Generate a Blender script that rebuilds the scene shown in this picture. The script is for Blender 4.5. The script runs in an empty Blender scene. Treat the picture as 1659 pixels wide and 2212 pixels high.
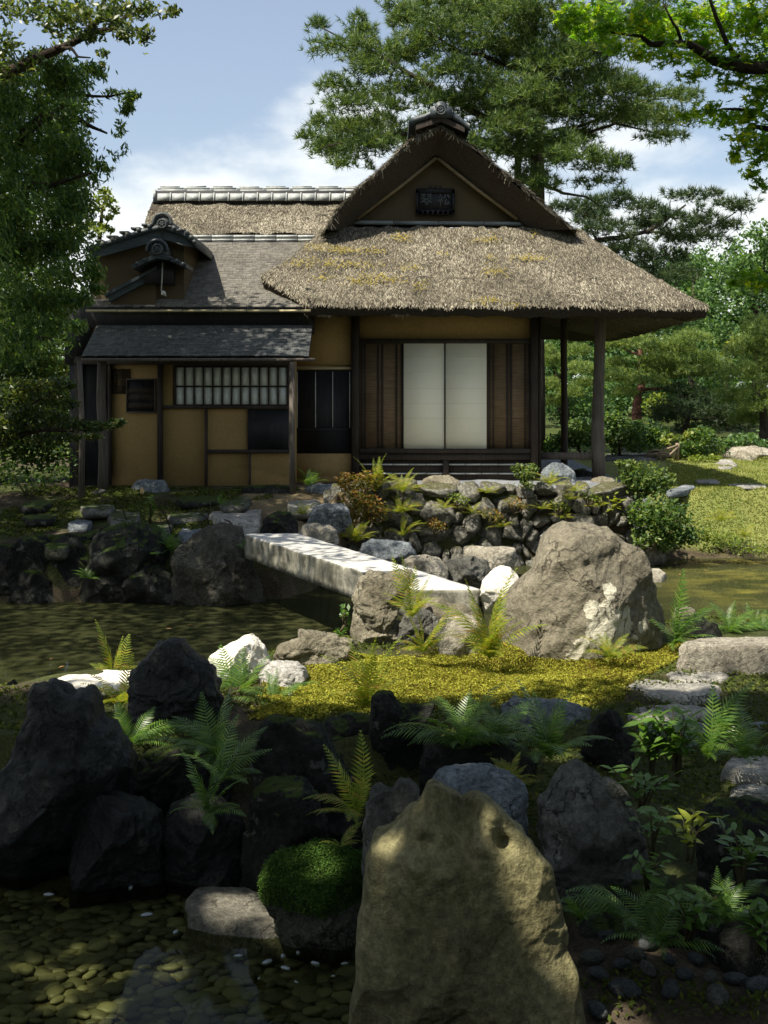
import bpy, math, random
import numpy as np
from mathutils import Vector, Matrix

random.seed(7)
RNG = np.random.default_rng(11)
scene = bpy.context.scene
COL = scene.collection
PI = math.pi

# ------------------------------------------------------------------ camera
EYE = 2.6            # metres above the pond
F = 2500.0           # focal length in layout units (the frame is 1659 units wide)
CU, CV = 830.0, 850.0
cam_data = bpy.data.cameras.new('camera')
cam = bpy.data.objects.new('camera', cam_data)
COL.objects.link(cam)
cam.location = (0, 0, EYE)
cam.rotation_euler = (PI / 2, 0, 0)
cam_data.sensor_fit = 'HORIZONTAL'
cam_data.sensor_width = 36.0
cam_data.lens = 36.0 * F / 1659.0
cam_data.shift_x = 0.0
cam_data.shift_y = -(1106.0 - 850.0) / 1659.0
cam_data.clip_start = 0.05
cam_data.clip_end = 3000.0
scene.camera = cam

# ------------------------------------------------------------------ sun and sky
SUN = np.array([-0.42, -0.345, 0.865]); SUN /= np.linalg.norm(SUN)
KX, KY = -SUN[0] / SUN[2], -SUN[1] / SUN[2]      # shadow drift per metre of height
sun_data = bpy.data.lights.new('sun', 'SUN')
sun_data.energy = 5.0
sun_data.angle = math.radians(0.53)
sun_data.color = (1.0, 0.93, 0.80)
sun = bpy.data.objects.new('sun', sun_data)
COL.objects.link(sun)
sun.rotation_euler = Vector((-SUN[0], -SUN[1], -SUN[2])).to_track_quat('-Z', 'Y').to_euler()

world = bpy.data.worlds.new('World')
scene.world = world
world.use_nodes = True
wn, wl = world.node_tree.nodes, world.node_tree.links
wn.clear()
w_out = wn.new('ShaderNodeOutputWorld')
w_bg = wn.new('ShaderNodeBackground')
w_sky = wn.new('ShaderNodeTexSky')
w_sky.sky_type = 'NISHITA'
w_sky.sun_disc = False
w_sky.sun_elevation = math.asin(SUN[2])
w_sky.sun_rotation = math.atan2(SUN[0], SUN[1])
w_sky.altitude = 50
w_sky.air_density = 1.0
w_sky.dust_density = 1.6
w_sky.ozone_density = 1.0
w_bg.inputs['Strength'].default_value = 0.078
w_tc = wn.new('ShaderNodeTexCoord')
w_sep = wn.new('ShaderNodeSeparateXYZ')
wl.new(w_tc.outputs['Generated'], w_sep.inputs[0])
w_map = wn.new('ShaderNodeMapping')
w_map.inputs['Scale'].default_value = (4.5, 4.5, 9.0)
w_map.inputs['Location'].default_value = (0.35, 0.2, 0.0)
wl.new(w_tc.outputs['Generated'], w_map.inputs[0])
w_noise = wn.new('ShaderNodeTexNoise')
w_noise.inputs['Scale'].default_value = 1.0
w_noise.inputs['Detail'].default_value = 7.0
w_noise.inputs['Roughness'].default_value = 0.55
wl.new(w_map.outputs[0], w_noise.inputs['Vector'])
# cover falls off with height above the horizon
w_h = wn.new('ShaderNodeMapRange')
w_h.inputs['From Min'].default_value = 0.12
w_h.inputs['From Max'].default_value = 0.31
w_h.inputs['To Min'].default_value = 0.30
w_h.inputs['To Max'].default_value = -0.20
wl.new(w_sep.outputs['Z'], w_h.inputs['Value'])
w_add = wn.new('ShaderNodeMath'); w_add.operation = 'ADD'
wl.new(w_noise.outputs['Fac'], w_add.inputs[0]); wl.new(w_h.outputs[0], w_add.inputs[1])
w_ramp = wn.new('ShaderNodeMapRange')
w_ramp.interpolation_type = 'SMOOTHSTEP'
w_ramp.inputs['From Min'].default_value = 0.53
w_ramp.inputs['From Max'].default_value = 0.74
w_ramp.inputs['To Min'].default_value = 0.16
w_ramp.inputs['To Max'].default_value = 0.86
wl.new(w_add.outputs[0], w_ramp.inputs['Value'])
w_mix = wn.new('ShaderNodeMix'); w_mix.data_type = 'RGBA'
wl.new(w_ramp.outputs[0], w_mix.inputs['Factor'])
wl.new(w_sky.outputs[0], w_mix.inputs[6])
w_mix.inputs[7].default_value = (7.3, 7.5, 7.4, 1)
wl.new(w_mix.outputs[2], w_bg.inputs['Color'])
wl.new(w_bg.outputs[0], w_out.inputs['Surface'])

scene.view_settings.view_transform = 'Standard'
scene.view_settings.look = 'None'
scene.view_settings.gamma = 1.0
scene.view_settings.use_curve_mapping = False
scene.view_settings.exposure = 1.0
scene.cycles.max_bounces = 8
scene.cycles.transparent_max_bounces = 12
scene.cycles.use_denoising = True

# ------------------------------------------------------------------ layout helpers
def at(u, v, y):
    return np.array([(u - CU) / F * y, y, EYE - (v - CV) / F * y])
def ground_at(u, v, z):
    y = (EYE - z) * F / (v - CV)
    return np.array([(u - CU) / F * y, y, z])
def project(P):
    P = np.asarray(P, float)
    return CU + F * P[..., 0] / P[..., 1], CV + F * (EYE - P[..., 2]) / P[..., 1]

# ------------------------------------------------------------------ noise (numpy)
def _hash(ix, iy, iz, seed):
    h = (ix * 374761393 + iy * 668265263 + iz * 2147483647 + seed * 974711) & 0xffffffff
    h = ((h ^ (h >> 13)) * 1274126177) & 0xffffffff
    h = ((h ^ (h >> 16)) * 2246822519) & 0xffffffff
    return ((h ^ (h >> 15)) & 0xffff) / 65535.0
def vnoise(P, seed=0):
    P = np.asarray(P, float)
    i = np.floor(P).astype(np.int64); f = P - i
    f = f * f * f * (f * (f * 6 - 15) + 10)
    r = 0
    for dx in (0, 1):
        wx = f[:, 0] if dx else 1 - f[:, 0]
        for dy in (0, 1):
            wy = f[:, 1] if dy else 1 - f[:, 1]
            for dz in (0, 1):
                wz = f[:, 2] if dz else 1 - f[:, 2]
                r = r + wx * wy * wz * _hash(i[:, 0] + dx, i[:, 1] + dy, i[:, 2] + dz, seed)
    return r * 2 - 1
def fbm(P, seed=0, octv=4, gain=0.5):
    a, s, r = 1.0, 1.0, 0
    for k in range(octv):
        r = r + a * vnoise(np.asarray(P) * s + 17.3 * k, seed + k * 31)
        a *= gain; s *= 2.03
    return r
def ridged(P, seed=0, octv=3):
    a, s, r = 1.0, 1.0, 0
    for k in range(octv):
        r = r + a * (1 - np.abs(vnoise(np.asarray(P) * s + 9.1 * k, seed + k * 17)) * 2)
        a *= 0.5; s *= 2.1
    return r

# ------------------------------------------------------------------ mesh helpers
def mesh_from(name, verts, faces, smooth=False):
    """faces: an (M,k) array, or a list of such arrays with different k"""
    me = bpy.data.meshes.new(name)
    verts = np.ascontiguousarray(verts, dtype=np.float32)
    fl = faces if isinstance(faces, list) else [faces]
    fl = [np.ascontiguousarray(f, dtype=np.int32) for f in fl if len(f)]
    nl = sum(f.size for f in fl); nf = sum(len(f) for f in fl)
    me.vertices.add(len(verts)); me.loops.add(nl); me.polygons.add(nf)
    me.vertices.foreach_set('co', verts.ravel())
    me.loops.foreach_set('vertex_index', np.concatenate([f.ravel() for f in fl]))
    starts, o = [], 0
    for f in fl:
        k = f.shape[1]
        starts.append(o + np.arange(len(f)) * k); o += f.size
    me.polygons.foreach_set('loop_start', np.concatenate(starts).astype(np.int32))
    if smooth:
        me.polygons.foreach_set('use_smooth', np.ones(nf, dtype=bool))
    me.update(calc_edges=True)
    return me

class MB:
    """collects shapes for one mesh"""
    def __init__(self):
        self.v, self.q, self.t, self.n = [], [], [], 0
    def add(self, v, q=None, t=None):
        v = np.asarray(v, float)
        self.v.append(v)
        if q is not None and len(q): self.q.append(np.asarray(q, int) + self.n)
        if t is not None and len(t): self.t.append(np.asarray(t, int) + self.n)
        self.n += len(v)
    def box(self, x0, x1, y0, y1, z0, z1):
        v = [(x, y, z) for z in (z0, z1) for y in (y0, y1) for x in (x0, x1)]
        self.add(v, [(0, 2, 3, 1), (4, 5, 7, 6), (0, 1, 5, 4), (2, 6, 7, 3), (0, 4, 6, 2), (1, 3, 7, 5)])
    def hexa(self, bottom, top):
        self.add(list(bottom) + list(top), [(3, 2, 1, 0), (4, 5, 6, 7), (0, 1, 5, 4), (1, 2, 6, 5), (2, 3, 7, 6), (3, 0, 4, 7)])
    def tube(self, pts, radii, k=8, cap=True):
        pts = [np.asarray(p, float) for p in pts]
        n = len(pts)
        if not hasattr(radii, '__len__'): radii = [radii] * n
        vs = []
        up = np.array([0.13, 0.21, 1.0])
        for i in range(n):
            d = pts[min(i + 1, n - 1)] - pts[max(i - 1, 0)]
            d = d / (np.linalg.norm(d) + 1e-9)
            a = np.cross(d, up)
            if np.linalg.norm(a) < 0.05: a = np.cross(d, np.array([1.0, 0.2, 0]))
            a /= np.linalg.norm(a); b = np.cross(d, a)
            for j in range(k):
                t = 2 * PI * j / k
                vs.append(pts[i] + radii[i] * (math.cos(t) * a + math.sin(t) * b))
        q = [(i * k + j, i * k + (j + 1) % k, (i + 1) * k + (j + 1) % k, (i + 1) * k + j) for i in range(n - 1) for j in range(k)]
        t = []
        if cap:
            vs.append(pts[0]); vs.append(pts[-1])
            c0, c1 = n * k, n * k + 1
            t += [(c0, (j + 1) % k, j) for j in range(k)]
            t += [(c1, (n - 1) * k + j, (n - 1) * k + (j + 1) % k) for j in range(k)]
        self.add(vs, q, t)
    def mesh(self, name, smooth=False):
        fl = []
        if self.q: fl.append(np.concatenate(self.q))
        if self.t: fl.append(np.concatenate(self.t))
        return mesh_from(name, np.concatenate(self.v), fl, smooth)

def tag(o, label=None, cat=None, group=None, kind=None):
    if label: o['label'] = label
    if cat: o['category'] = cat
    if group: o['group'] = group
    if kind: o['kind'] = kind
    return o

def link(name, me, m, parent=None, base=None, label=None, cat=None, group=None, kind=None, mat4=None):
    """one mesh object. A child's mesh is in world coordinates; a top-level mesh gets its origin at `base`"""
    if m is not None and len(me.materials) == 0: me.materials.append(m)
    if parent is None and base is not None:
        b = Vector([float(c) for c in base])
        me.transform(Matrix.Translation(-b))
    o = bpy.data.objects.new(name, me)
    COL.objects.link(o)
    if parent is not None:
        o.parent = parent
        o.matrix_parent_inverse = ROOT_INV.get(parent.name, Matrix.Identity(4))
    elif base is not None:
        o.location = b
    if mat4 is not None:
        o.matrix_basis = mat4
    return tag(o, label, cat, group, kind)

ROOT_INV = {}
def thing(name, label, cat, loc, group=None):
    o = bpy.data.objects.new(name, None)
    o.empty_display_size = 0.1
    COL.objects.link(o)
    o.location = [float(c) for c in loc]
    ROOT_INV[o.name] = Matrix.Translation(-Vector(o.location))
    return tag(o, label, cat, group)

def grid_faces(nu, nv):
    i, j = np.meshgrid(np.arange(nu - 1), np.arange(nv - 1), indexing='ij')
    a = (i * nv + j).ravel()
    return np.stack([a, a + nv, a + nv + 1, a + 1], 1)

_ICO = {}
def ico(sub):
    if sub not in _ICO:
        import bmesh
        bm = bmesh.new()
        bmesh.ops.create_icosphere(bm, subdivisions=sub, radius=1.0)
        bm.verts.ensure_lookup_table()
        v = np.array([w.co[:] for w in bm.verts]); f = np.array([[w.index for w in g.verts] for g in bm.faces])
        bm.free()
        _ICO[sub] = (v / np.linalg.norm(v, axis=1)[:, None], f)
    return _ICO[sub]

# ------------------------------------------------------------------ materials
def newmat(name):
    m = bpy.data.materials.new(name); m.use_nodes = True
    nt = m.node_tree
    b = nt.nodes['Principled BSDF']
    return m, nt.nodes, nt.links, b
def nnoise(n, l, vec, scale, detail=4, rough=0.55, kind=None):
    t = n.new('ShaderNodeTexNoise')
    t.inputs['Scale'].default_value = scale
    t.inputs['Detail'].default_value = detail
    t.inputs['Roughness'].default_value = rough
    if kind: t.noise_type = kind
    if vec is not None: l.new(vec, t.inputs['Vector'])
    return t
def nramp(n, l, fac, stops, interp='LINEAR'):
    r = n.new('ShaderNodeValToRGB')
    r.color_ramp.interpolation = interp
    e = r.color_ramp.elements
    while len(e) < len(stops): e.new(0.5)
    for k, (p, c) in enumerate(stops):
        e[k].position = p
        e[k].color = (c[0], c[1], c[2], 1) if hasattr(c, '__len__') else (c, c, c, 1)
    l.new(fac, r.inputs['Fac'])
    return r
def nmix(n, l, fac, a, b, mode='MIX'):
    x = n.new('ShaderNodeMix'); x.data_type = 'RGBA'; x.blend_type = mode
    if hasattr(fac, 'is_linked'): l.new(fac, x.inputs['Factor'])
    else: x.inputs['Factor'].default_value = fac
    for s, k in ((a, 6), (b, 7)):
        if hasattr(s, 'is_linked'): l.new(s, x.inputs[k])
        else: x.inputs[k].default_value = (s[0], s[1], s[2], 1)
    return x.outputs[2]
def nmap(n, l, scale, coord='Object', rot=(0, 0, 0)):
    tc = n.new('ShaderNodeTexCoord'); mp = n.new('ShaderNodeMapping')
    mp.inputs['Scale'].default_value = scale
    mp.inputs['Rotation'].default_value = rot
    l.new(tc.outputs[coord], mp.inputs[0])
    return mp.outputs[0]
def nbump(n, l, h, b, strength, dist=0.02, prev=None):
    k = n.new('ShaderNodeBump')
    k.inputs['Strength'].default_value = strength
    k.inputs['Distance'].default_value = dist
    l.new(h, k.inputs['Height'])
    if prev is not None: l.new(prev.outputs[0], k.inputs['Normal'])
    l.new(k.outputs[0], b.inputs['Normal'])
    return k

def leaf_mat(name, stops, transl=0.35, tcol=(1.0, 1.0, 0.45), rough=0.5, spec=0.35):
    m, n, l, b = newmat(name)
    g = n.new('ShaderNodeNewGeometry')
    big = nnoise(n, l, nmap(n, l, (1, 1, 1)), 1.3, 2)
    ad = n.new('ShaderNodeMath'); ad.operation = 'MULTIPLY_ADD'
    l.new(big.outputs['Fac'], ad.inputs[0]); ad.inputs[1].default_value = 0.9; ad.inputs[2].default_value = -0.45
    a2 = n.new('ShaderNodeMath'); a2.operation = 'ADD'; a2.use_clamp = True
    l.new(ad.outputs[0], a2.inputs[0]); l.new(g.outputs['Random Per Island'], a2.inputs[1])
    r = nramp(n, l, a2.outputs[0], stops)
    l.new(r.outputs[0], b.inputs['Base Color'])
    b.inputs['Roughness'].default_value = rough
    b.inputs['Specular IOR Level'].default_value = spec
    tr = n.new('ShaderNodeBsdfTranslucent')
    tint = nmix(n, l, 1.0, r.outputs[0], tcol, 'MULTIPLY')
    sc = n.new('ShaderNodeVectorMath'); sc.operation = 'SCALE'; sc.inputs['Scale'].default_value = 2.2
    l.new(tint, sc.inputs[0]); l.new(sc.outputs[0], tr.inputs['Color'])
    mx = n.new('ShaderNodeMixShader'); mx.inputs[0].default_value = transl
    l.new(b.outputs[0], mx.inputs[1]); l.new(tr.outputs[0], mx.inputs[2])
    l.new(mx.outputs[0], n['Material Output'].inputs['Surface'])
    return m

def rock_mat(name, c0, c1, c2, scale=1.0, bump=0.6, rough=0.85, lichen=0.0, lich_col=(0.62, 0.6, 0.5), moss=0.0, wet=0.0, stretch=(1, 1, 1), vein=0.0, mosscol=(0.05, 0.075, 0.015), crack=0.75):
    m, n, l, b = newmat(name)
    v = nmap(n, l, stretch)
    big = nnoise(n, l, v, 2.2 * scale, 3)
    fine = nnoise(n, l, v, 22 * scale, 6, 0.65)
    sp = nnoise(n, l, v, 90 * scale, 3, 0.6)
    r = nramp(n, l, big.outputs['Fac'], [(0.3, c0), (0.5, c1), (0.7, c2)])
    col = nmix(n, l, 0.75, r.outputs[0], nramp(n, l, fine.outputs['Fac'], [(0.25, 0.12), (0.5, 0.52), (0.75, 1.0)]).outputs[0], 'OVERLAY')
    col = nmix(n, l, 0.4, col, nramp(n, l, sp.outputs['Fac'], [(0.3, 0.25), (0.7, 0.8)]).outputs[0], 'OVERLAY')
    if vein:
        vn = nnoise(n, l, v, 5 * scale, 5, 0.6, 'RIDGED_MULTIFRACTAL')
        col = nmix(n, l, nramp(n, l, vn.outputs['Fac'], [(0.55, 0.0), (0.95, vein)]).outputs[0], col, (c2[0] * 1.5, c2[1] * 1.5, c2[2] * 1.5))
    if lichen:
        ln = nnoise(n, l, v, 3.1 * scale, 6, 0.6)
        col = nmix(n, l, nramp(n, l, ln.outputs['Fac'], [(0.66 - 0.16 * lichen, 0.0), (0.69 - 0.16 * lichen, 0.85)]).outputs[0], col, lich_col)
    if moss:
        g = n.new('ShaderNodeNewGeometry'); s = n.new('ShaderNodeSeparateXYZ')
        l.new(g.outputs['Normal'], s.inputs[0])
        mn = nnoise(n, l, v, 6 * scale, 5)
        mu = n.new('ShaderNodeMath'); mu.operation = 'MULTIPLY'
        l.new(s.outputs['Z'], mu.inputs[0]); l.new(mn.outputs['Fac'], mu.inputs[1])
        col = nmix(n, l, nramp(n, l, mu.outputs[0], [(0.42 - 0.25 * moss, 0.0), (0.52 - 0.25 * moss, 0.9)]).outputs[0], col, mosscol)
    l.new(col, b.inputs['Base Color'])
    b.inputs['Roughness'].default_value = rough - wet
    b.inputs['Specular IOR Level'].default_value = 0.12 + wet * 0.8
    # fractures: warped cell edges, only here and there
    wv = n.new('ShaderNodeVectorMath'); wv.operation = 'MULTIPLY_ADD'
    l.new(nnoise(n, l, v, 3.2 * scale, 4, 0.6).outputs['Color'], wv.inputs[0]); wv.inputs[1].default_value = (0.55 / scale,) * 3; l.new(v, wv.inputs[2])
    vo = n.new('ShaderNodeTexVoronoi'); vo.feature = 'DISTANCE_TO_EDGE'; vo.inputs['Scale'].default_value = 3.4 * scale
    l.new(wv.outputs[0], vo.inputs['Vector'])
    crk = nramp(n, l, vo.outputs['Distance'], [(0.0, 0.0), (0.035, 1.0)])
    msk = nramp(n, l, nnoise(n, l, v, 2.6 * scale, 3).outputs['Fac'], [(0.46, 0.0), (0.58, 1.0)])
    cm = nmix(n, l, msk.outputs[0], (1, 1, 1), crk.outputs[0])
    col = nmix(n, l, crack, col, cm, 'MULTIPLY')
    l.new(col, b.inputs['Base Color'])
    ck = nnoise(n, l, v, 4.5 * scale, 6, 0.62, 'RIDGED_MULTIFRACTAL')
    k0 = nbump(n, l, cm, b, crack * 0.9, 0.03)
    k1 = nbump(n, l, ck.outputs['Fac'], b, min(1, bump * 0.6), 0.05, k0)
    k2 = nbump(n, l, fine.outputs['Fac'], b, min(1, bump * 1.1), 0.035, k1)
    nbump(n, l, sp.outputs['Fac'], b, min(1, bump * 0.9), 0.010, k2)
    return m

def wood_mat(name, c0, c1, grain=(60, 60, 3), rough=0.75, bump=0.25):
    m, n, l, b = newmat(name)
    v = nmap(n, l, grain)
    t = nnoise(n, l, v, 1.0, 5, 0.6)
    t2 = nnoise(n, l, nmap(n, l, (1, 1, 1)), 3.0, 3)
    r = nramp(n, l, t.outputs['Fac'], [(0.3, c0), (0.7, c1)])
    col = nmix(n, l, 0.5, r.outputs[0], nramp(n, l, t2.outputs['Fac'], [(0.3, 0.3), (0.7, 0.7)]).outputs[0], 'OVERLAY')
    l.new(col, b.inputs['Base Color'])
    b.inputs['Roughness'].default_value = rough
    b.inputs['Specular IOR Level'].default_value = 0.25
    nbump(n, l, t.outputs['Fac'], b, bump, 0.004)
    return m

def plain_mat(name, c, var=0.25, scale=14.0, rough=0.8, bump=0.1, spec=0.25, stain=0.0, stain_col=(0.05, 0.05, 0.04)):
    m, n, l, b = newmat(name)
    v = nmap(n, l, (1, 1, 1))
    t = nnoise(n, l, v, scale, 6, 0.65)
    lo = [x * (1 - var) for x in c]; hi = [min(1, x * (1 + var)) for x in c]
    col = nramp(n, l, t.outputs['Fac'], [(0.3, lo), (0.7, hi)]).outputs[0]
    if stain:
        s = nnoise(n, l, v, 1.7, 5, 0.6)
        col = nmix(n, l, nramp(n, l, s.outputs['Fac'], [(0.5, 0.0), (0.75, stain)]).outputs[0], col, stain_col)
    l.new(col, b.inputs['Base Color'])
    b.inputs['Roughness'].default_value = rough
    b.inputs['Specular IOR Level'].default_value = spec
    nbump(n, l, t.outputs['Fac'], b, bump, 0.01)
    return m
# ------------------------------------------------------------------ material library
M = {}
M['thatch_edge'] = plain_mat('thatch_edge', (0.05, 0.041, 0.03), 0.75, 55, 0.95, 1.0)
M['plaster'] = plain_mat('ochre_plaster', (0.335, 0.228, 0.096), 0.14, 30, 0.95, 0.25, 0.1, 0.55, (0.20, 0.135, 0.06))
M['dark_wood'] = wood_mat('dark_wood', (0.022, 0.017, 0.013), (0.055, 0.042, 0.032))
M['post_wood'] = wood_mat('post_wood', (0.05, 0.042, 0.034), (0.13, 0.11, 0.09), (40, 40, 2.5), 0.8, 0.5)
M['door_wood'] = wood_mat('door_wood', (0.10, 0.066, 0.034), (0.20, 0.135, 0.074), (3, 30, 55))
M['black_board'] = wood_mat('black_board', (0.012, 0.012, 0.014), (0.025, 0.024, 0.026), (30, 30, 3), 0.6)
M['blue_wood'] = wood_mat('weathered_wood', (0.035, 0.045, 0.05), (0.07, 0.085, 0.09), (4, 20, 20), 0.65)
M['paper'] = plain_mat('white_paper', (0.90, 0.85, 0.66), 0.02, 60, 0.9, 0.02)
M['pane_paper'] = plain_mat('window_paper', (0.66, 0.70, 0.68), 0.05, 40, 0.9, 0.02)
M['bamboo'] = wood_mat('bamboo', (0.30, 0.25, 0.13), (0.46, 0.40, 0.24), (3, 40, 40), 0.45, 0.1)
M['pale_bamboo'] = wood_mat('pale_bamboo', (0.30, 0.31, 0.28), (0.46, 0.47, 0.42), (3, 40, 40), 0.5, 0.1)
M['tile'] = plain_mat('roof_tile', (0.06, 0.068, 0.068), 0.45, 25, 0.55, 0.25, 0.4, 0.5, (0.2, 0.2, 0.13))
M['dark_tile'] = plain_mat('dark_tile', (0.035, 0.045, 0.05), 0.5, 25, 0.5, 0.3, 0.4)
M['ridge_pale'] = plain_mat('pale_ridge_tile', (0.30, 0.315, 0.30), 0.35, 18, 0.6, 0.25, 0.35, 0.5, (0.12, 0.13, 0.12))
M['shaded_plaster'] = plain_mat('gable_shade_plaster', (0.09, 0.07, 0.04), 0.15, 30, 0.95, 0.15, 0.1, 0.4, (0.06, 0.05, 0.03))  # ochre plaster darkened to carry the shade inside the gables
M['gravel'] = plain_mat('gravel', (0.22, 0.24, 0.26), 0.5, 60, 0.95, 0.9)
M['screen'] = wood_mat('brush_screen', (0.012, 0.010, 0.008), (0.05, 0.040, 0.028), (90, 10, 1.5), 0.9, 0.8)

# ------------------------------------------------------------------ terrain
def smooth(t):
    t = np.clip(t, 0, 1); return t * t * (3 - 2 * t)
def near_shore(x):
    return np.interp(x, [-60, -3.5, -2.5, -1.2, -0.5, 0.5, 2, 4, 60], [9.4, 9.6, 10.0, 10.5, 11.3, 11.8, 12.0, 12.4, 14])
def far_shore(x):
    return np.interp(x, [-60, -3.5, -1.3, -0.95, -0.6, 3.9, 4.5, 6, 60], [14, 14.4, 14.6, 15.2, 17.4, 17.5, 17.8, 18, 20])
def terrain(x, y, rough=True):
    x = np.asarray(x, float); y = np.asarray(y, float)
    mid = (near_shore(x) + far_shore(x)) / 2
    dn = near_shore(x) - y
    zn = -0.55 + smooth((dn + 0.5) / 2.0) * 1.04
    # descent towards the camera
    left = smooth((0.75 - x) / 0.6)
    zl = np.interp(y, [4.3, 6.25, 6.5, 7.0, 7.7], [-0.13, -0.12, 0.0, 0.25, 9])
    zr = np.interp(y, [4.4, 5.3, 6.2, 7.2, 7.8], [0.0, 0.06, 0.25, 0.42, 9])
    zn = np.minimum(zn, zl * left + zr * (1 - left))
    zn = np.where(y < 4.0, np.maximum(zn, np.interp(y, [2.2, 3.0, 4.0], [1.0, 0.75, -0.13])), zn)
    df = y - far_shore(x)
    zfl = -0.55 + smooth((df + 0.30) / 0.7) * 1.20 + smooth((df - 0.1) / 4.0) * 0.44
    zfw = -0.55 + smooth((df - 0.02) / 0.25) * 1.68
    zfr = -0.55 + smooth((df + 0.3) / 1.7) * 1.55 + np.clip(df - 1.4, 0, 14) * 0.012
    wl_ = smooth((x + 1.0) / 0.35); wr = smooth((x - 3.6) / 0.5)
    zf = (zfl * (1 - wl_) + zfw * wl_) * (1 - wr) + zfr * wr
    zf = zf + np.clip(y - 34, 0, 60) * 0.03
    z = np.where(y < mid, zn, zf)
    if rough:
        P = np.stack([x, y, np.zeros_like(x)], -1).reshape(-1, 3)
        amp = np.where(z > 0.02, 0.05, 0.015) * np.where(y > 25, 1.6, 1)
        z = z + amp * fbm(P * 1.7, 5, 4).reshape(z.shape) * np.where((np.abs(x - 1.3) < 5.0) & (y > 17.3), 0.35, 1.0)
    return z

def ray_ground(u, v):
    ys = np.linspace(3.5, 45, 4200)
    z = EYE - (v - CV) / F * ys; t = terrain((u - CU) / F * ys, ys)
    k = np.argmax(z <= t)
    return ys[k], t[k]
def poly_mask(px, py, poly):
    inside = np.zeros(px.shape, bool); n = len(poly)
    for i in range(n):
        x0, y0 = poly[i]; x1, y1 = poly[(i + 1) % n]
        c = ((y0 > py) != (y1 > py)) & (px < (x1 - x0) * (py - y0) / (y1 - y0 + 1e-12) + x0)
        inside ^= c
    return inside

gx = np.concatenate([-np.geomspace(7, 300, 26)[::-1], np.arange(-6.9, 8.0, 0.085), np.geomspace(8.1, 300, 26)])
gy = np.concatenate([np.linspace(-60, 1.5, 14), np.arange(1.8, 24, 0.085), np.geomspace(24.2, 900, 50)])
GX, GY = np.meshgrid(gx, gy, indexing='ij')
GZ = terrain(GX, GY)
tv = np.stack([GX, GY, GZ], -1).reshape(-1, 3)
tf = grid_faces(len(gx), len(gy))
MOSS_POLY = [tuple(ground_at(u, v, 0.47)[:2]) for u, v in [(590, 1550), (640, 1462), (700, 1436), (830, 1420), (1050, 1412), (1240, 1418), (1430, 1412), (1470, 1432), (1380, 1470), (1340, 1530), (1180, 1535), (900, 1545), (760, 1552)]]
def terrain_colour(x, y, z):
    P = np.stack([x, y, 0 * x], -1)
    n1 = fbm(P * 1.1, 3, 4); n2 = fbm(P * 6.0, 8, 3)
    soil = np.array([0.065, 0.05, 0.033])[None] * (1 + 0.35 * n2[:, None])
    c = soil.copy()
    moss = np.array([0.12, 0.11, 0.016])[None] * (1 + 0.3 * n2[:, None])
    dk = np.array([0.045, 0.06, 0.014])[None] * (1 + 0.3 * n2[:, None])
    def put(mask, col):
        nonlocal c
        c = c * (1 - mask[:, None]) + col * mask[:, None]
    near = (y < 13)
    put(np.where(near & (z > 0.1), smooth((n1 + 0.7) / 0.6), 0) * 0.8, dk)
    mm = poly_mask(x, y, MOSS_POLY).astype(float)
    put(mm * smooth((n1 + 1.4) / 0.7), moss)
    farl = (y > 13.5) & (x < 3.7) & (z > 0.3)
    put(np.where(farl, smooth((n1 + 0.25) / 0.5), 0) * 0.8, dk * 1.1)
    path = np.array([0.20, 0.155, 0.09])[None] * (1 + 0.25 * n2[:, None])
    put(np.where((y > 15.4) & (x > -2.2) & (x < -0.3) & (z > 0.5), smooth((n1 + 0.9) / 0.6), 0) * 0.8, path)
    gr = np.array([0.20, 0.21, 0.22])[None] * (1 + 0.3 * n2[:, None])
    put(np.where((x > -0.6) & (x < 4.4) & (y > 18.0) & (y < 27), 1.0, 0), gr)
    bed = np.array([0.11, 0.095, 0.05])[None] * (1 + 0.3 * n2[:, None])
    put(np.where(z < 0.0, 1.0, 0.0), bed)
    gra = np.array([0.185, 0.20, 0.058])[None] * (1 + 0.18 * n2[:, None] + 0.22 * n1[:, None])
    gr2 = np.array([0.12, 0.155, 0.04])[None] * (1 + 0.2 * n2[:, None])
    lawn = (x > 4.3 - 0.0 * y) & (y > 17.6) & (z > 0.15) & (y < 27.5 + 0.6 * n1)
    put(np.where(lawn, 1.0, 0), gra); put(np.where(lawn, smooth((n1 + 0.1) / 0.5), 0) * 0.6, gr2)
    put(np.where((y > 27.5 + 0.6 * n1), 1.0, 0), dk)
    return np.clip(c, 0.004, 1)
tcol = terrain_colour(tv[:, 0], tv[:, 1], tv[:, 2])
def ground_material():
    m, n, l, b = newmat('ground')
    a = n.new('ShaderNodeAttribute'); a.attribute_name = 'soil'
    v = nmap(n, l, (1, 1, 1))
    t = nnoise(n, l, v, 45, 5, 0.7)
    col = nmix(n, l, 0.8, a.outputs['Color'], nramp(n, l, t.outputs['Fac'], [(0.3, 0.15), (0.7, 0.85)]).outputs[0], 'OVERLAY')
    l.new(col, b.inputs['Base Color'])
    b.inputs['Roughness'].default_value = 0.95
    b.inputs['Specular IOR Level'].default_value = 0.15
    nbump(n, l, t.outputs['Fac'], b, 0.9, 0.03)
    return m
M['ground'] = ground_material()
fc = tv[tf].mean(1)
is_lawn = (fc[:, 0] > 4.3) & (fc[:, 1] > 17.6) & (fc[:, 2] > 0.1) & (fc[:, 1] < 28.2)
is_pebble = (fc[:, 2] < 0.0) & (fc[:, 1] < 7.5) & (fc[:, 1] > 3.0)
is_bed = (fc[:, 2] < -0.02) & ~is_pebble & ~is_lawn
terrain_objs = {}
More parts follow.
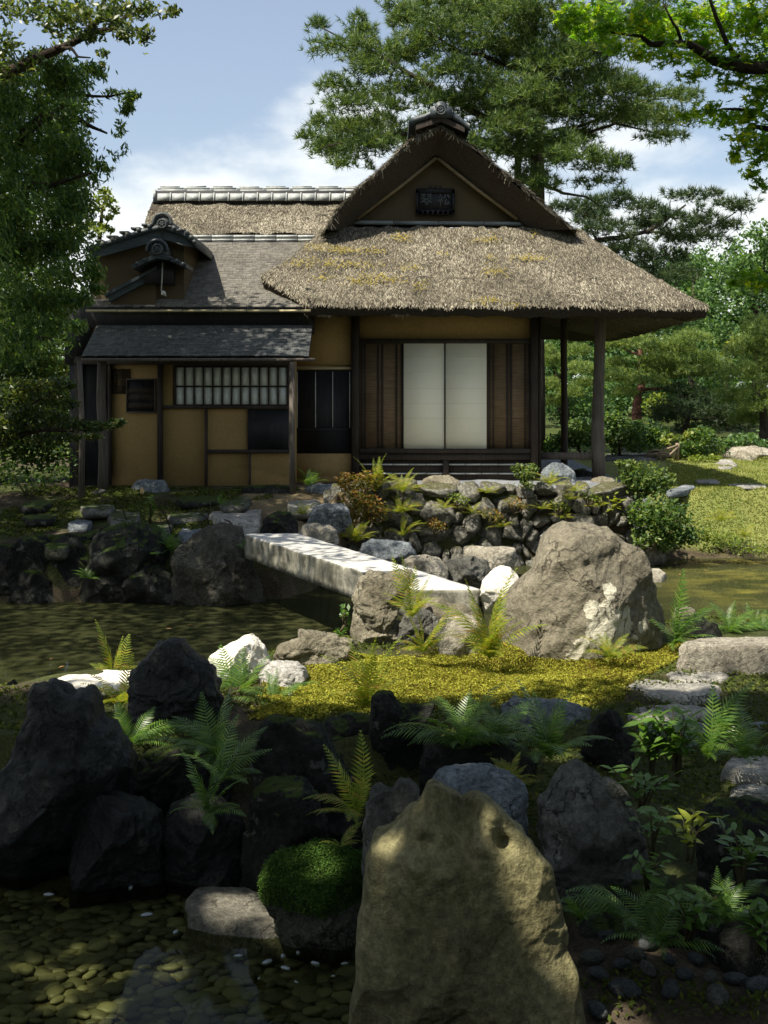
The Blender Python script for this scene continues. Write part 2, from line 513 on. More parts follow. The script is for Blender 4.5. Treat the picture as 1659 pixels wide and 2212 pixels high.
for nm, mk in (('lawn', is_lawn), ('pebble_bed', is_pebble), ('pond_bed', is_bed), ('ground', ~(is_lawn | is_pebble | is_bed))):
    f = tf[mk]
    ids = np.unique(f); rm = np.full(len(tv), -1); rm[ids] = np.arange(len(ids))
    me = mesh_from(nm, tv[ids], rm[f], True)
    ca = me.color_attributes.new('soil', 'FLOAT_COLOR', 'POINT')
    ca.data.foreach_set('color', np.concatenate([tcol[ids], np.ones((len(ids), 1))], 1).astype(np.float32).ravel())
    terrain_objs[nm] = link(nm, me, M['ground'], kind='structure')

# ------------------------------------------------------------------ water
def water_material():
    m, n, l, b = newmat('pond_water')
    n.remove(b)
    v = nmap(n, l, (1, 1, 1))
    s = n.new('ShaderNodeSeparateXYZ'); l.new(v, s.inputs[0])
    mur = n.new('ShaderNodeMapRange'); mur.interpolation_type = 'SMOOTHSTEP'
    mur.inputs['From Min'].default_value = 6.6; mur.inputs['From Max'].default_value = 9.2
    mur.inputs['To Min'].default_value = 0.04; mur.inputs['To Max'].default_value = 0.80
    l.new(s.outputs['Y'], mur.inputs['Value'])
    big = nnoise(n, l, v, 0.55, 4, 0.6)
    alg = nnoise(n, l, nmap(n, l, (1.0, 1.6, 1)), 1.1, 5, 0.65)
    c = nramp(n, l, big.outputs['Fac'], [(0.35, (0.026, 0.029, 0.012)), (0.65, (0.050, 0.053, 0.022))]).outputs[0]
    # algae near the sunny bank
    ax = n.new('ShaderNodeMapRange'); ax.inputs['From Min'].default_value = 3.2; ax.inputs['From Max'].default_value = 5.0
    l.new(s.outputs['X'], ax.inputs['Value'])
    am = n.new('ShaderNodeMath'); am.operation = 'MULTIPLY'
    l.new(ax.outputs[0], am.inputs[0])
    l.new(nramp(n, l, alg.outputs['Fac'], [(0.48, 0.0), (0.66, 0.75)]).outputs[0], am.inputs[1])
    c = nmix(n, l, am.outputs[0], c, (0.20, 0.175, 0.04))
    df = n.new('ShaderNodeBsdfDiffuse'); l.new(c, df.inputs['Color'])
    tr = n.new('ShaderNodeBsdfTransparent'); tr.inputs['Color'].default_value = (0.66, 0.70, 0.52, 1)
    body = n.new('ShaderNodeMixShader')
    l.new(mur.outputs[0], body.inputs[0]); l.new(tr.outputs[0], body.inputs[1]); l.new(df.outputs[0], body.inputs[2])
    gl = n.new('ShaderNodeBsdfGlossy'); gl.inputs['Roughness'].default_value = 0.03
    fr = n.new('ShaderNodeFresnel'); fr.inputs['IOR'].default_value = 1.33
    w1 = nnoise(n, l, nmap(n, l, (1.0, 2.2, 1)), 3.0, 3, 0.5)
    bp = n.new('ShaderNodeBump'); bp.inputs['Strength'].default_value = 0.016; bp.inputs['Distance'].default_value = 0.02
    l.new(w1.outputs['Fac'], bp.inputs['Height'])
    l.new(bp.outputs[0], gl.inputs['Normal']); l.new(bp.outputs[0], fr.inputs['Normal'])
    mx = n.new('ShaderNodeMixShader')
    fs = n.new('ShaderNodeMath'); fs.operation = 'MULTIPLY'; fs.inputs[1].default_value = 0.42; l.new(fr.outputs[0], fs.inputs[0]); l.new(fs.outputs[0], mx.inputs[0]); l.new(body.outputs[0], mx.inputs[1]); l.new(gl.outputs[0], mx.inputs[2])
    l.new(mx.outputs[0], n['Material Output'].inputs['Surface'])
    return m
wx = np.linspace(-40, 40, 41); wy = np.linspace(3.35, 19.0, 17)
WX, WY = np.meshgrid(wx, wy, indexing='ij')
link('pond_water', mesh_from('pond_water', np.stack([WX, WY, 0 * WX], -1).reshape(-1, 3), grid_faces(41, 17)), water_material(), kind='structure')
# ------------------------------------------------------------------ teahouse
YM, YL = 19.6, 18.9
house = thing('teahouse', 'rustic wooden teahouse with thatched gable roof, ochre walls and white paper doors', 'teahouse', (1.0, 20.5, 1.1))
def fbox(name, u0, v0, u1, v1, y, d, m, parent=None, **k):
    a, b = at(u0, v1, y), at(u1, v0, y)
    mb = MB(); mb.box(a[0], b[0], y, y + d, a[2], b[2])
    return link(name, mb.mesh(name), M[m] if isinstance(m, str) else m, parent or house, **k)
def wbox(name, x0, x1, y0, y1, z0, z1, m, parent=None, **k):
    mb = MB(); mb.box(x0, x1, y0, y1, z0, z1)
    return link(name, mb.mesh(name), M[m] if isinstance(m, str) else m, parent or house, **k)
def wtube(name, pts, r, m, parent=None, k=8, **kw):
    mb = MB(); mb.tube(pts, r, k)
    return link(name, mb.mesh(name, True), M[m] if isinstance(m, str) else m, parent or house, **kw)

# ---- thatch
M['soffit'] = plain_mat('soffit', (0.035, 0.028, 0.02), 0.5, 30, 0.95, 0.8)  # thatch underside darkened to hold the eave shade
def thatch_material():
    m, n, l, b = newmat('thatch')
    v = nmap(n, l, (1, 1, 1))
    t = nnoise(n, l, nmap(n, l, (24, 11, 11)), 1.0, 6, 0.75)
    big = nnoise(n, l, v, 1.1, 4)
    c = nramp(n, l, t.outputs['Fac'], [(0.32, (0.02, 0.018, 0.014)), (0.52, (0.10, 0.09, 0.067)), (0.72, (0.245, 0.222, 0.17))]).outputs[0]
    c = nmix(n, l, nramp(n, l, big.outputs['Fac'], [(0.4, 0.0), (0.7, 0.5)]).outputs[0], c, (0.13, 0.115, 0.085))
    l.new(c, b.inputs['Base Color'])
    b.inputs['Roughness'].default_value = 1.0; b.inputs['Specular IOR Level'].default_value = 0.05
    nbump(n, l, t.outputs['Fac'], b, 1.0, 0.05)
    return m
M['thatch'] = thatch_material()
M['straw'] = leaf_mat('straw', [(0.0, (0.026, 0.022, 0.016)), (0.35, (0.105, 0.091, 0.066)), (0.7, (0.22, 0.195, 0.143)), (1.0, (0.42, 0.38, 0.29))], 0.0, rough=0.9, spec=0.1)
M['roof_moss'] = leaf_mat('roof_moss', [(0.0, (0.14, 0.115, 0.02)), (0.6, (0.23, 0.185, 0.03)), (1.0, (0.33, 0.26, 0.06))], 0.15, rough=0.95, spec=0.05)

def resample(P, n):
    P = np.asarray(P, float); out = []
    for i in range(len(P) - 1):
        for k in range(n[i] if hasattr(n, '__len__') else n):
            t = k / (n[i] if hasattr(n, '__len__') else n)
            out.append(P[i] * (1 - t) + P[i + 1] * t)
    out.append(P[-1]); return np.array(out)
E = [(-2.02, 26.2, 4.52), (-2.02, 19.1, 4.57), (-1.25, 18.5, 4.08), (5.18, 18.5, 4.02), (5.18, 26.2, 3.98), (-2.02, 26.2, 4.2)]
T = [(-1.05, 24.3, 5.5), (-1.05, 20.2, 5.51), (-0.75, 20.2, 5.51), (3.39, 20.2, 5.50), (3.39, 24.3, 5.5), (-1.05, 24.3, 5.5)]
seg = [50, 12, 80, 60, 40]
Er, Tr = resample(E, seg), resample(T, seg)
rows = []
nt_ = 30
cen = np.array([1.2, 22.3, 0])
inw = (cen - Er) * np.array([1, 1, 0]); inw /= np.linalg.norm(inw, axis=1)[:, None]
inw2 = inw * 1.0
# underside, lip, slope
rows.append(Er + inw2 * 2.3 + np.array([0, 0, 0.30]))
rows.append(Er + inw2 * 1.15 + np.array([0, 0, 0.22]))
rows.append(Er + inw2 * 0.16 + np.array([0, 0, -0.21]))
rows.append(Er + inw2 * 0.05 + np.array([0, 0, -0.21]))
rows.append(Er + inw2 * -0.01 + np.array([0, 0, -0.06]))
for k in range(nt_ + 1):
    t = k / nt_
    r = Er * (1 - t) + Tr * t
    r = r + np.array([0, 0, -0.07]) * math.sin(PI * t)
    if k == 0: r = r + inw2 * 0.03
    rows.append(r)
R = np.array(rows)                      # rows x perimeter
sv = R.reshape(-1, 3)
nz = fbm(sv * 3.2, 21, 4) * 0.035 + fbm(sv * 14, 4, 2) * 0.016
wgt = np.repeat(np.array([0, 0, 0.7, 0.8, 1] + [1] * (nt_ + 1)), R.shape[1])
sv = sv + np.array([0, 0, 1.0])[None] * (nz * wgt)[:, None]
SK = (sv, grid_faces(R.shape[0], R.shape[1])[:, ::-1])
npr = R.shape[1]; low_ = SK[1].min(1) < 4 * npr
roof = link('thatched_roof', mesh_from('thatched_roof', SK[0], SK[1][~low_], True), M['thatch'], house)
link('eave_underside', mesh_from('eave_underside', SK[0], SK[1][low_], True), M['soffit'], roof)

# upper gable roof: outer and inner profile extruded backwards, with a rounded verge
YV = 19.72
def px(u, v, y=YV): p = at(u, v, y); return (p[0], p[2])
YI = YV + 0.58
def pi_(u, v): p = at(u, v, YI); return (p[0], p[2])
outer = [px(699, 497), px(722, 455), px(765, 408), px(806, 374), px(846, 336), px(880, 303), px(915, 280), px(953, 263), px(985, 281), px(1012, 302), px(1062, 341), px(1113, 384), px(1175, 436), px(1252, 497)]
inner = [pi_(755, 497), pi_(780, 470), pi_(815, 444), pi_(849, 417), pi_(878, 393), pi_(904, 371), pi_(925, 353), pi_(944, 336), pi_(963, 351), pi_(985, 369), pi_(1020, 397), pi_(1055, 425), pi_(1095, 458), pi_(1140, 497)]
def prof(P, n=4): return resample([(a, 0, b) for a, b in P], n)
O, I = prof(outer), prof(inner)
# gentle bevel on the verge: the outer skin starts further back than the inner edge
sh = (I - O); 
lay = []
yb = 24.3
for y in np.linspace(yb, YV + 0.34, 30): lay.append(O + np.array([0, y, 0]))
for f, dy in ((0.02, 0.18), (0.06, 0.07), (0.11, 0.0), (0.19, 0.01)):
    lay.append(O + sh * f + np.array([0, YV + dy, 0]))
L_ = np.array(lay); gv = L_.reshape(-1, 3)
gv = gv + (fbm(gv * 3.0, 61, 4) * 0.035 + fbm(gv * 15, 62, 2) * 0.018)[:, None] * np.array([0.5, 0.3, 1.0])
GB = (gv, grid_faces(L_.shape[0], L_.shape[1]))
gable_r = link('gable_roof', mesh_from('gable_roof', GB[0], GB[1], True), M['thatch'], house)
lay2 = []
for f, dy in ((0.18, 0.02), (0.3, 0.12), (0.5, 0.28), (0.75, 0.44), (1.0, 0.58)): lay2.append(O + sh * f + np.array([0, YV + dy, 0]))
for y in np.linspace(YV + 0.7, yb, 6): lay2.append(I + np.array([0, y, 0]))
L2 = np.array(lay2); g2 = L2.reshape(-1, 3); g2 = g2 + (fbm(g2 * 4.0, 71, 3) * 0.02 + fbm(g2 * 22, 72, 2) * 0.012)[:, None] * np.array([0.4, 0.6, 0.8])
link('verge_face', mesh_from('verge_face', g2, grid_faces(L2.shape[0], L2.shape[1]), True), M['thatch_edge'], gable_r)  # darker thatch colour carries the shade under the verge

def sample_faces(v, f, n, keep=None):
    P = v[f]
    c = P.mean(1); nr = np.cross(P[:, 2] - P[:, 0], P[:, 3] - P[:, 1]); ar = np.linalg.norm(nr, axis=1) / 2
    nr = nr / (2 * ar[:, None] + 1e-12)
    if keep is not None: ar = ar * keep(c, nr)
    idx = RNG.choice(len(f), n, p=ar / ar.sum())
    a, b = RNG.random(n)[:, None], RNG.random(n)[:, None]
    Q = P[idx]
    p = (Q[:, 0] * (1 - a) + Q[:, 1] * a) * (1 - b) + (Q[:, 3] * (1 - a) + Q[:, 2] * a) * b
    return p, nr[idx]
def straw_mesh(name, p, nr, L=(0.06, 0.16), w=(0.010, 0.022), lift=0.25, spread=0.5):
    n = len(p)
    nr = np.where(nr[:, 2:3] < 0, -nr, nr)
    down = np.array([0, 0, -1.0]) - nr * (-nr[:, 2:3])
    down /= np.linalg.norm(down, axis=1)[:, None] + 1e-9
    side = np.cross(nr, down)
    d = down + side * RNG.normal(0, spread, (n, 1)) + nr * RNG.uniform(-0.05, lift, (n, 1))
    d /= np.linalg.norm(d, axis=1)[:, None]
    s = np.cross(d, nr); s /= np.linalg.norm(s, axis=1)[:, None]
    l = RNG.uniform(*L, (n, 1)); ww = RNG.uniform(*w, (n, 1))
    p0 = p + nr * 0.004
    v = np.stack([p0 - s * ww / 2, p0 + s * ww / 2, p0 + s * ww * 0.3 + d * l, p0 - s * ww * 0.3 + d * l], 1).reshape(-1, 3)
    return mesh_from(name, v, np.arange(4 * n).reshape(-1, 4))
up_ = lambda c, n: ((np.abs(n[:, 2]) > 0.25) & (c[:, 2] > 3.95)) * np.where(n[:, 1] > 0.0, 1.0, 1.0)
vis = lambda c, n: ((c[:, 2] > 3.93) & (c[:, 1] < 20.6)) * 1.0
p, nr = sample_faces(SK[0], SK[1], 85000, vis)
link('thatch_straw', straw_mesh('thatch_straw', p, nr, (0.03, 0.09), (0.004, 0.009), 0.12, 0.42), M['straw'], house, kind='stuff')
p, nr = sample_faces(GB[0], GB[1], 11000, lambda c, n: (c[:, 1] < 20.6) * 1.0 * (c[:, 1] > YV - 0.05) * (np.abs(n[:, 2]) > 0.2))
link('verge_straw', straw_mesh('verge_straw', p, nr, (0.05, 0.15), (0.008, 0.018), 0.5, 0.6), M['straw'], house, kind='stuff')
# ragged fringe under the eave edge
ed = np.concatenate([R[4][48:-40], R[5][48:-40]])
ii = RNG.integers(0, len(ed), 1100)
p = ed[ii] + RNG.normal(0, 0.02, (1100, 3)) * np.array([1.2, 0.5, 0.6])
link('eave_fringe', straw_mesh('eave_fringe', p, np.tile([0, -0.9, 0.43], (1100, 1)), (0.02, 0.055), (0.006, 0.013), 0.3, 0.4), M['straw'], house, kind='stuff')
# moss on the thatch
def on_slope(u, v):
    y = (EYE - 4.04 + 0.865 * 18.5) / (0.865 + (v - CV) / F)
    return at(u, v, y)
ms = []
for (u, v, ru, rv) in [(762, 542, 34, 5), (722, 569, 26, 6), (805, 603, 30, 8), (777, 572, 34, 5), (735, 539, 24, 4), (686, 535, 26, 5), (812, 543, 16, 5), (860, 511, 14, 6), (651, 568, 24, 6), (872, 516, 14, 5), (1045, 521, 22, 4), (1064, 519, 12, 6), (1135, 558, 24, 5), (1162, 559, 22, 4), (1078, 588, 18, 5), (1056, 587, 12, 5), (912, 617, 14, 6), (855, 605, 18, 5), (1157, 505, 9, 6), (1055, 650, 24, 5), (883, 580, 18, 5), (700, 600, 18, 4), (770, 607, 18, 5), (1059, 560, 8, 6), (960, 548, 12, 3), (1110, 660, 14, 3)]:
    k = int(ru * rv * 0.6)
    uu = u + RNG.normal(0, ru * 0.8, k); vv = v + RNG.normal(0, rv * 1.0, k)
    ms += [on_slope(a, b) + np.array([0, -0.01, 0.012]) for a, b in zip(uu, vv)]
ms = np.array(ms)
link('roof_moss', straw_mesh('roof_moss', ms, np.tile([0, -0.65, 0.76], (len(ms), 1)), (0.015, 0.035), (0.010, 0.02), 0.2, 1.5), M['roof_moss'], house, kind='stuff')

M['ledge_bamboo'] = wood_mat('ledge_bamboo', (0.13, 0.145, 0.14), (0.22, 0.24, 0.23), (3, 40, 40), 0.5, 0.1)  # pale bamboo darkened and blued for the gable shade
M['dull_bamboo'] = wood_mat('dull_bamboo', (0.13, 0.10, 0.05), (0.22, 0.17, 0.09), (3, 40, 40), 0.5, 0.1)  # duller copy of the bamboo for the gable poles
# gable wall, bamboo, ledge
def fpoly(name, pts, y, d, m, parent=None):
    P = [at(u, v, y) for u, v in pts]; n = len(P)
    v = np.array(P + [q + np.array([0, d, 0]) for q in P])
    f = [tuple(range(n)), tuple(range(2 * n - 1, n - 1, -1))]
    me = bpy.data.meshes.new(name)
    fs = [list(x) for x in f] + [[i, i + n, (i + 1) % n + n, (i + 1) % n] for i in range(n)]
    me.from_pydata([tuple(q) for q in v], [], fs); me.update()
    return link(name, me, M[m], parent or house)
fpoly('gable_wall', [(760, 486), (944, 330), (1140, 486)], 20.5, 0.3, 'shaded_plaster')
for (a, b) in (((943, 341), (772, 474)), ((946, 342), (1118, 474))):
    p0, p1 = at(*a, 20.27), at(*b, 20.27)
    wtube('gable_bamboo', [p0, (p0 + p1) / 2 + np.array([0, 0, -0.015]), p1], 0.030, 'dull_bamboo')
for k in range(4):
    u0, u1 = 754 + k * 97.5, 754 + (k + 1) * 97.5 - 1.5
    wtube('gable_ledge', [at(u0, 481 + k * 0.8, 20.34), at(u1, 481.6 + k * 0.8, 20.34)], 0.04, 'ledge_bamboo')

# ridge end ornament
cap = []
prof_c = [(884, 259), (897, 254), (915, 249), (933, 241), (943, 234), (953, 231), (964, 234), (976, 243), (994, 254), (1003, 261), (1015, 269)]
for i, y in enumerate((19.35, 24.5)):
    pass
mb = MB()
up_line = np.array([at(u, v - 2, 19.6) for u, v in prof_c]); lo_line = np.array([at(u, v + 10, 19.6) for u, v in prof_c])
n = len(prof_c)
for A in (0,):
    fr = np.concatenate([up_line, lo_line]); bk = fr + np.array([0, 4.6, 0])
    V = np.concatenate([fr, bk]); Q = []
    for i in range(n - 1):
        Q += [(i, i + 1, n + i + 1, n + i)[::-1], (i, 2 * n + i, 2 * n + i + 1, i + 1)[::-1], (n + i, n + i + 1, 3 * n + i + 1, 3 * n + i)[::-1], (2 * n + i, 3 * n + i, 3 * n + i + 1, 2 * n + i + 1)[::-1]]
    Q += [(0, n, 3 * n, 2 * n), (n - 1, 3 * n - 1, 4 * n - 1, 2 * n - 1)]
    mb.add(V, Q)
cap = link('ridge_cap', mb.mesh('ridge_cap'), M['dark_tile'], house)
def disc(name, c, r, y, d, m, parent, petals=0):
    mb = MB(); k = 20
    mb.tube([np.array([c[0], y + d, c[2]]), np.array([c[0], y, c[2]])], r, k)
    o = link(name, mb.mesh(name), M[m], parent)
    mb = MB()      # raised ring and flower
    ring = [np.array([c[0] + 0.86 * r * math.cos(t), y - 0.004, c[2] + 0.86 * r * math.sin(t)]) for t in np.linspace(0, 2 * PI, 21)]
    mb.tube(ring, r * 0.13, 6, False)
    for q in range(petals):
        t = 2 * PI * q / petals
        p0 = np.array([c[0] + 0.18 * r * math.cos(t), y - 0.003, c[2] + 0.18 * r * math.sin(t)]); p1 = np.array([c[0] + 0.58 * r * math.cos(t), y - 0.003, c[2] + 0.58 * r * math.sin(t)])
        mb.tube([p0, p1], [r * 0.05, r * 0.13], 6)
    link('crest', mb.mesh('crest', True), M['tile'], o)
    return o
disc('end_tile', at(953, 237, 19.45), 0.088, 19.45, 0.15, 'dark_tile', cap, 8)
mb = MB(); a, b = at(930, 252, 19.55), at(977, 226, 19.55); mb.box(a[0], b[0], 19.56, 20.0, a[2], b[2] - 0.03)
mb.tube([np.array([at(953, 231, 19.56)[0], 19.56, at(953, 231, 19.56)[2]]), np.array([at(953, 231, 19.56)[0], 24, at(953, 231, 19.56)[2]])], 0.10, 12)
link('ridge_block', mb.mesh('ridge_block'), M['dark_tile'], cap)
fpoly('ridge_board', [(899, 268), (953, 250), (1004, 275), (1004, 285), (953, 262), (899, 280)], 19.62, 0.3, 'dark_wood')

# name plaque (top-level sign)
pl_c = at(941, 456, 20.4)
plaque = thing('name_plaque', 'dark wooden name plaque with two faint characters hanging in the thatched gable', 'sign', pl_c)
a, b = at(902, 455, 20.40), at(981, 409, 20.40)
mb = MB(); mb.box(a[0], b[0], 20.40, 20.44, a[2], b[2]); link('board', mb.mesh('board'), M['black_board'], plaque)
mb = MB()
for (u0, v0, u1, v1) in ((900, 407, 983, 411), (900, 453, 983, 458), (900, 411, 904, 453), (979, 411, 983, 453)):
    q0, q1 = at(u0, v1, 20.1), at(u1, v0, 20.38); mb.box(q0[0], q1[0], 20.38, 20.42, q0[2], q1[2])
for k in range(7):      # scalloped foot and top
    q = at(908 + k * 11, 459, 20.38); mb.tube([q, q + np.array([0, 0.035, 0])], 0.03, 8)
    if 1 < k < 5:
        q = at(908 + k * 11, 405, 20.38); mb.tube([q, q + np.array([0, 0.035, 0])], 0.03, 8)
link('frame', mb.mesh('frame'), M['black_board'], plaque)
M['gold'] = plain_mat('faded_gold', (0.085, 0.10, 0.095), 0.3, 60, 0.6, 0.1)
def strokes(name, cu, cv, s, segs):
    mb = MB()
    for (x0, y0, x1, y1) in segs:
        p0, p1 = at(cu + x0 * s, cv - y0 * s, 20.392), at(cu + x1 * s, cv - y1 * s, 20.392)
        d = p1 - p0; d /= np.linalg.norm(d); nrm = np.array([-d[2], 0, d[0]]) * 0.011
        y2 = np.array([0, 0.012, 0])
        mb.hexa([p0 - nrm, p1 - nrm, p1 - nrm + y2, p0 - nrm + y2], [p0 + nrm, p1 + nrm, p1 + nrm + y2, p0 + nrm + y2])
    link(name, mb.mesh(name), M['gold'], plaque)
strokes('character', 959, 431, 13, [(-0.95, 0.35, -0.15, 0.35), (-0.55, 0.95, -0.55, -0.95), (-0.55, 0.3, -0.95, -0.4), (-0.55, 0.3, -0.15, -0.3), (0.35, 0.85, 0.02, 0.15), (0.6, 0.85, 0.98, 0.2), (0.45, 0.1, 0.1, -0.75), (0.1, -0.75, 0.9, -0.65), (0.65, -0.2, 0.98, -0.85)])
strokes('character', 921, 431, 13, [(-0.9, 0.85, -0.1, 0.85), (-0.85, 0.5, -0.15, 0.5), (-0.95, 0.15, -0.1, 0.15), (-0.5, 0.85, -0.5, 0.15), (0.1, 0.85, 0.9, 0.85), (0.15, 0.5, 0.85, 0.5), (0.1, 0.15, 0.95, 0.15), (0.5, 0.85, 0.5, 0.15), (0, 0.05, -0.95, -0.5), (0, 0.05, 0.95, -0.5), (-0.4, -0.45, 0.45, -0.45), (0.4, -0.45, -0.05, -0.95)])

# ---- main facade
wbox('inner_wall', -0.52, 2.60, YM + 0.09, 25.6, 1.0, 4.75, 'plaster')
fbox('plaster_panel', 777, 640, 1147, 732, YM + 0.05, 0.03, 'plaster')
for u0, u1 in ((760, 776.5), (1147.5, 1163)):
    fbox('post', u0, 640, u1, 1036, YM - 0.05, 0.13, 'dark_wood')
fbox('post', 1163.5, 640, 1170, 1030, YM + 0.10, 0.1, 'dark_wood')
fbox('lintel', 777, 732, 1147, 741.5, YM - 0.02, 0.1, 'dark_wood')
fbox('threshold', 777, 969.5, 1147, 979, YM - 0.07, 0.15, 'dark_wood')
fbox('sill_beam', 777, 980, 1147, 993, YM - 0.03, 0.1, 'dark_wood')
for (u0, u1, st) in ((777.5, 871.5, ((781, 786), (787.5, 790), (815, 820), (824, 829), (856, 859.5), (867, 871))), (1053.5, 1146.5, ((1055, 1059), (1064.5, 1067), (1094, 1099), (1102, 1107), (1134, 1137.5), (1141, 1146)))):
    d = fbox('wooden_door', u0, 742, u1, 969, YM + 0.03, 0.02, 'door_wood')
    for a, b in st:
        fbox('stile', a, 743, b, 968.5, YM + 0.012, 0.018, 'dark_wood', d)
    for vv in (838, 905):
        fbox('rail', u0 + 13, vv, u1 - 13, vv + 2.2, YM + 0.02, 0.012, 'door_wood', d)
for u0, u1 in ((872.5, 960.2), (963, 1051.5)):
    d = fbox('paper_door', u0, 742, u1, 969, YM + 0.005, 0.02, 'paper')
    mb = MB()
    for k in range(1, 7):
        q0, q1 = at(u0 + 0.5, 742 + k * 32.4 + 0.55, YM), at(u1 - 0.5, 742 + k * 32.4 - 0.55, YM); mb.box(q0[0], q1[0], YM + 0.0035, YM + 0.006, q0[2], q1[2])
    link('paper_seam', mb.mesh('paper_seam'), plain_mat('paper_seam', (0.79, 0.75, 0.59), 0.02), d)
fbox('meeting_stile', 960.4, 742, 962.8, 969, YM - 0.005, 0.03, 'dark_wood')
fbox('door_edge', 871.7, 742, 872.3, 969, YM - 0.003, 0.03, 'dark_wood')
for (u0, u1) in ((777, 957), (970, 1147)):
    sc_ = fbox('brush_skirting', u0, 994, u1, 1040, YM + 0.03, 0.03, 'screen')
    for vv in (1003.5, 1023):
        nseg = 5
        for k in range(nseg):
            a, b = u0 + (u1 - u0) * k / nseg + 0.6, u0 + (u1 - u0) * (k + 1) / nseg - 0.6
            wtube('bamboo_rail', [at(a, vv, YM + 0.01), at(b, vv + RNG.normal(0, 0.4), YM + 0.01)], 0.014, 'pale_bamboo', sc_, 6)
fbox('short_post', 957.5, 993.5, 969.5, 1040, YM - 0.02, 0.08, 'dark_wood')
# bay between the wings
wbox('inner_wall', -2.4, -0.55, YM + 0.09, 20.2, 1.0, 4.5, 'plaster')
fbox('plaster_panel', 640, 640, 759.5, 789, YM + 0.05, 0.03, 'plaster')
fbox('dark_boarding', 636, 800, 759.5, 979, YM + 0.05, 0.03, 'black_board')
fbox('boarding_rail', 636, 925, 759.5, 931, YM + 0.03, 0.02, 'black_board')
wtube('bamboo_rail', [at(636, 795.5, YM + 0.02), at(759, 795.5, YM + 0.02)], 0.022, 'bamboo')
for u in (642.5, 682, 719, 756):
    fbox('batten', u - 1, 803, u + 1, 924, YM + 0.03, 0.02, 'pale_bamboo')
fbox('plaster_panel', 636, 980, 759.5, 1040, YM + 0.05, 0.03, 'plaster')

# ---- left wing
wbox('inner_wall', -5.05, at(634, 0, YL)[0], YL + 0.06, 21.5, 0.8, 3.72, 'plaster')
for (u0, u1, v0) in ((340, 351, 780), (442.5, 447.5, 883), (537.5, 541.5, 980), (233, 239, 780), (162, 178, 770)):
    fbox('post', u0, v0, u1, 1066, YL - 0.03, 0.08, 'dark_wood')
fbox('tie_beam', 351.5, 875.5, 632, 883, YL - 0.02, 0.07, 'dark_wood')
fbox('tie_beam', 448, 971.5, 632, 979.5, YL - 0.02, 0.07, 'dark_wood')
fbox('top_beam', 160, 776, 634, 787, YL - 0.04, 0.09, 'dark_wood')
fbox('dark_shutter', 535.5, 884, 630, 971, YL + 0.02, 0.03, 'black_board')
fbox('base_beam', 239, 1050, 634, 1056, YL - 0.01, 0.06, 'dark_wood')
win = fbox('paper_window', 374, 788, 627, 875, YL + 0.035, 0.02, 'dark_wood')
for i in range(12):
    for (v0, v1) in ((794, 832.8), (837, 873.5)):
        fbox('pane', 380.8 + i * 20.15, v0, 380.8 + i * 20.15 + 17.2, v1, YL + 0.025, 0.008, 'pane_paper', win)
for i in range(13):
    fbox('muntin', 378 + i * 20.15, 791, 380.6 + i * 20.15, 874.5, YL + 0.005, 0.028, 'dark_wood', win)
fbox('muntin', 378, 833.3, 624, 836.6, YL + 0.012, 0.02, 'dark_wood', win)
fbox('window_head', 374, 788, 627, 790.8, YL + 0.0, 0.033, 'dark_wood', win)
lat = fbox('lattice_window', 243, 797, 281, 851, YL + 0.05, 0.005, plain_mat('recess', (0.10, 0.07, 0.035), 0.2))
for vv in (801, 806, 811, 816, 836, 842, 848):
    wtube('bamboo_lath', [at(241, vv, YL + 0.04), at(283, vv - 1, YL + 0.04)], 0.009, 'dark_wood', lat, 5)
for uu in (264, 250):
    wtube('bamboo_lath', [at(uu, 795, YL + 0.03), at(uu, 851, YL + 0.03)], 0.008, 'dark_wood', lat, 5)
hat = fbox('wall_hatch', 275, 821, 334, 889, YL + 0.02, 0.035, 'black_board')
for (u0, v0, u1, v1) in ((272.5, 818, 336.5, 821), (272.5, 889, 336.5, 892), (272.5, 821, 275, 889), (334, 821, 336.5, 889)):
    fbox('hatch_frame', u0, v0, u1, v1, YL + 0.0, 0.05, 'post_wood', hat)
for v0 in (838, 853, 870):
    fbox('hatch_board', 276, v0, 333, v0 + 12, YL + 0.012, 0.007, 'dark_wood', hat)
fbox('shaded_side_wall', 150, 787, 233, 1066, YL + 0.02, 0.06, 'black_board')  # black sheets stand in for shade on the far left wall
fbox('shaded_side_wall', 140, 640, 196, 787, YL + 0.01, 0.4, 'black_board')
# log posts that stand forward
def log_post(pts, r):
    wtube('log_post', pts, r, 'post_wood', None, 10)
p0, p1 = at(633, 1076, 17.9), at(632, 782, 17.9)
log_post([p0 + np.array([0, 0, -0.15]), p0 * 0.6 + p1 * 0.4 + np.array([-0.012, 0, 0]), p1], [0.052, 0.048, 0.045])
p0, p1 = at(222, 1058, 18.2), at(221, 775, 18.2)
log_post([p0 + np.array([0, 0, -0.1]), p0 * 0.7 + p1 * 0.3 + np.array([0.02, 0, 0]), p0 * 0.3 + p1 * 0.7 + np.array([-0.02, 0, 0]), p1], [0.085, 0.078, 0.076, 0.07])
p0, p1 = at(176, 1066, 17.6), at(172, 780, 17.6)
log_post([p0 + np.array([0, 0, -0.1]), (p0 + p1) / 2 + np.array([0.03, 0, 0]), p1], [0.05, 0.045, 0.04])

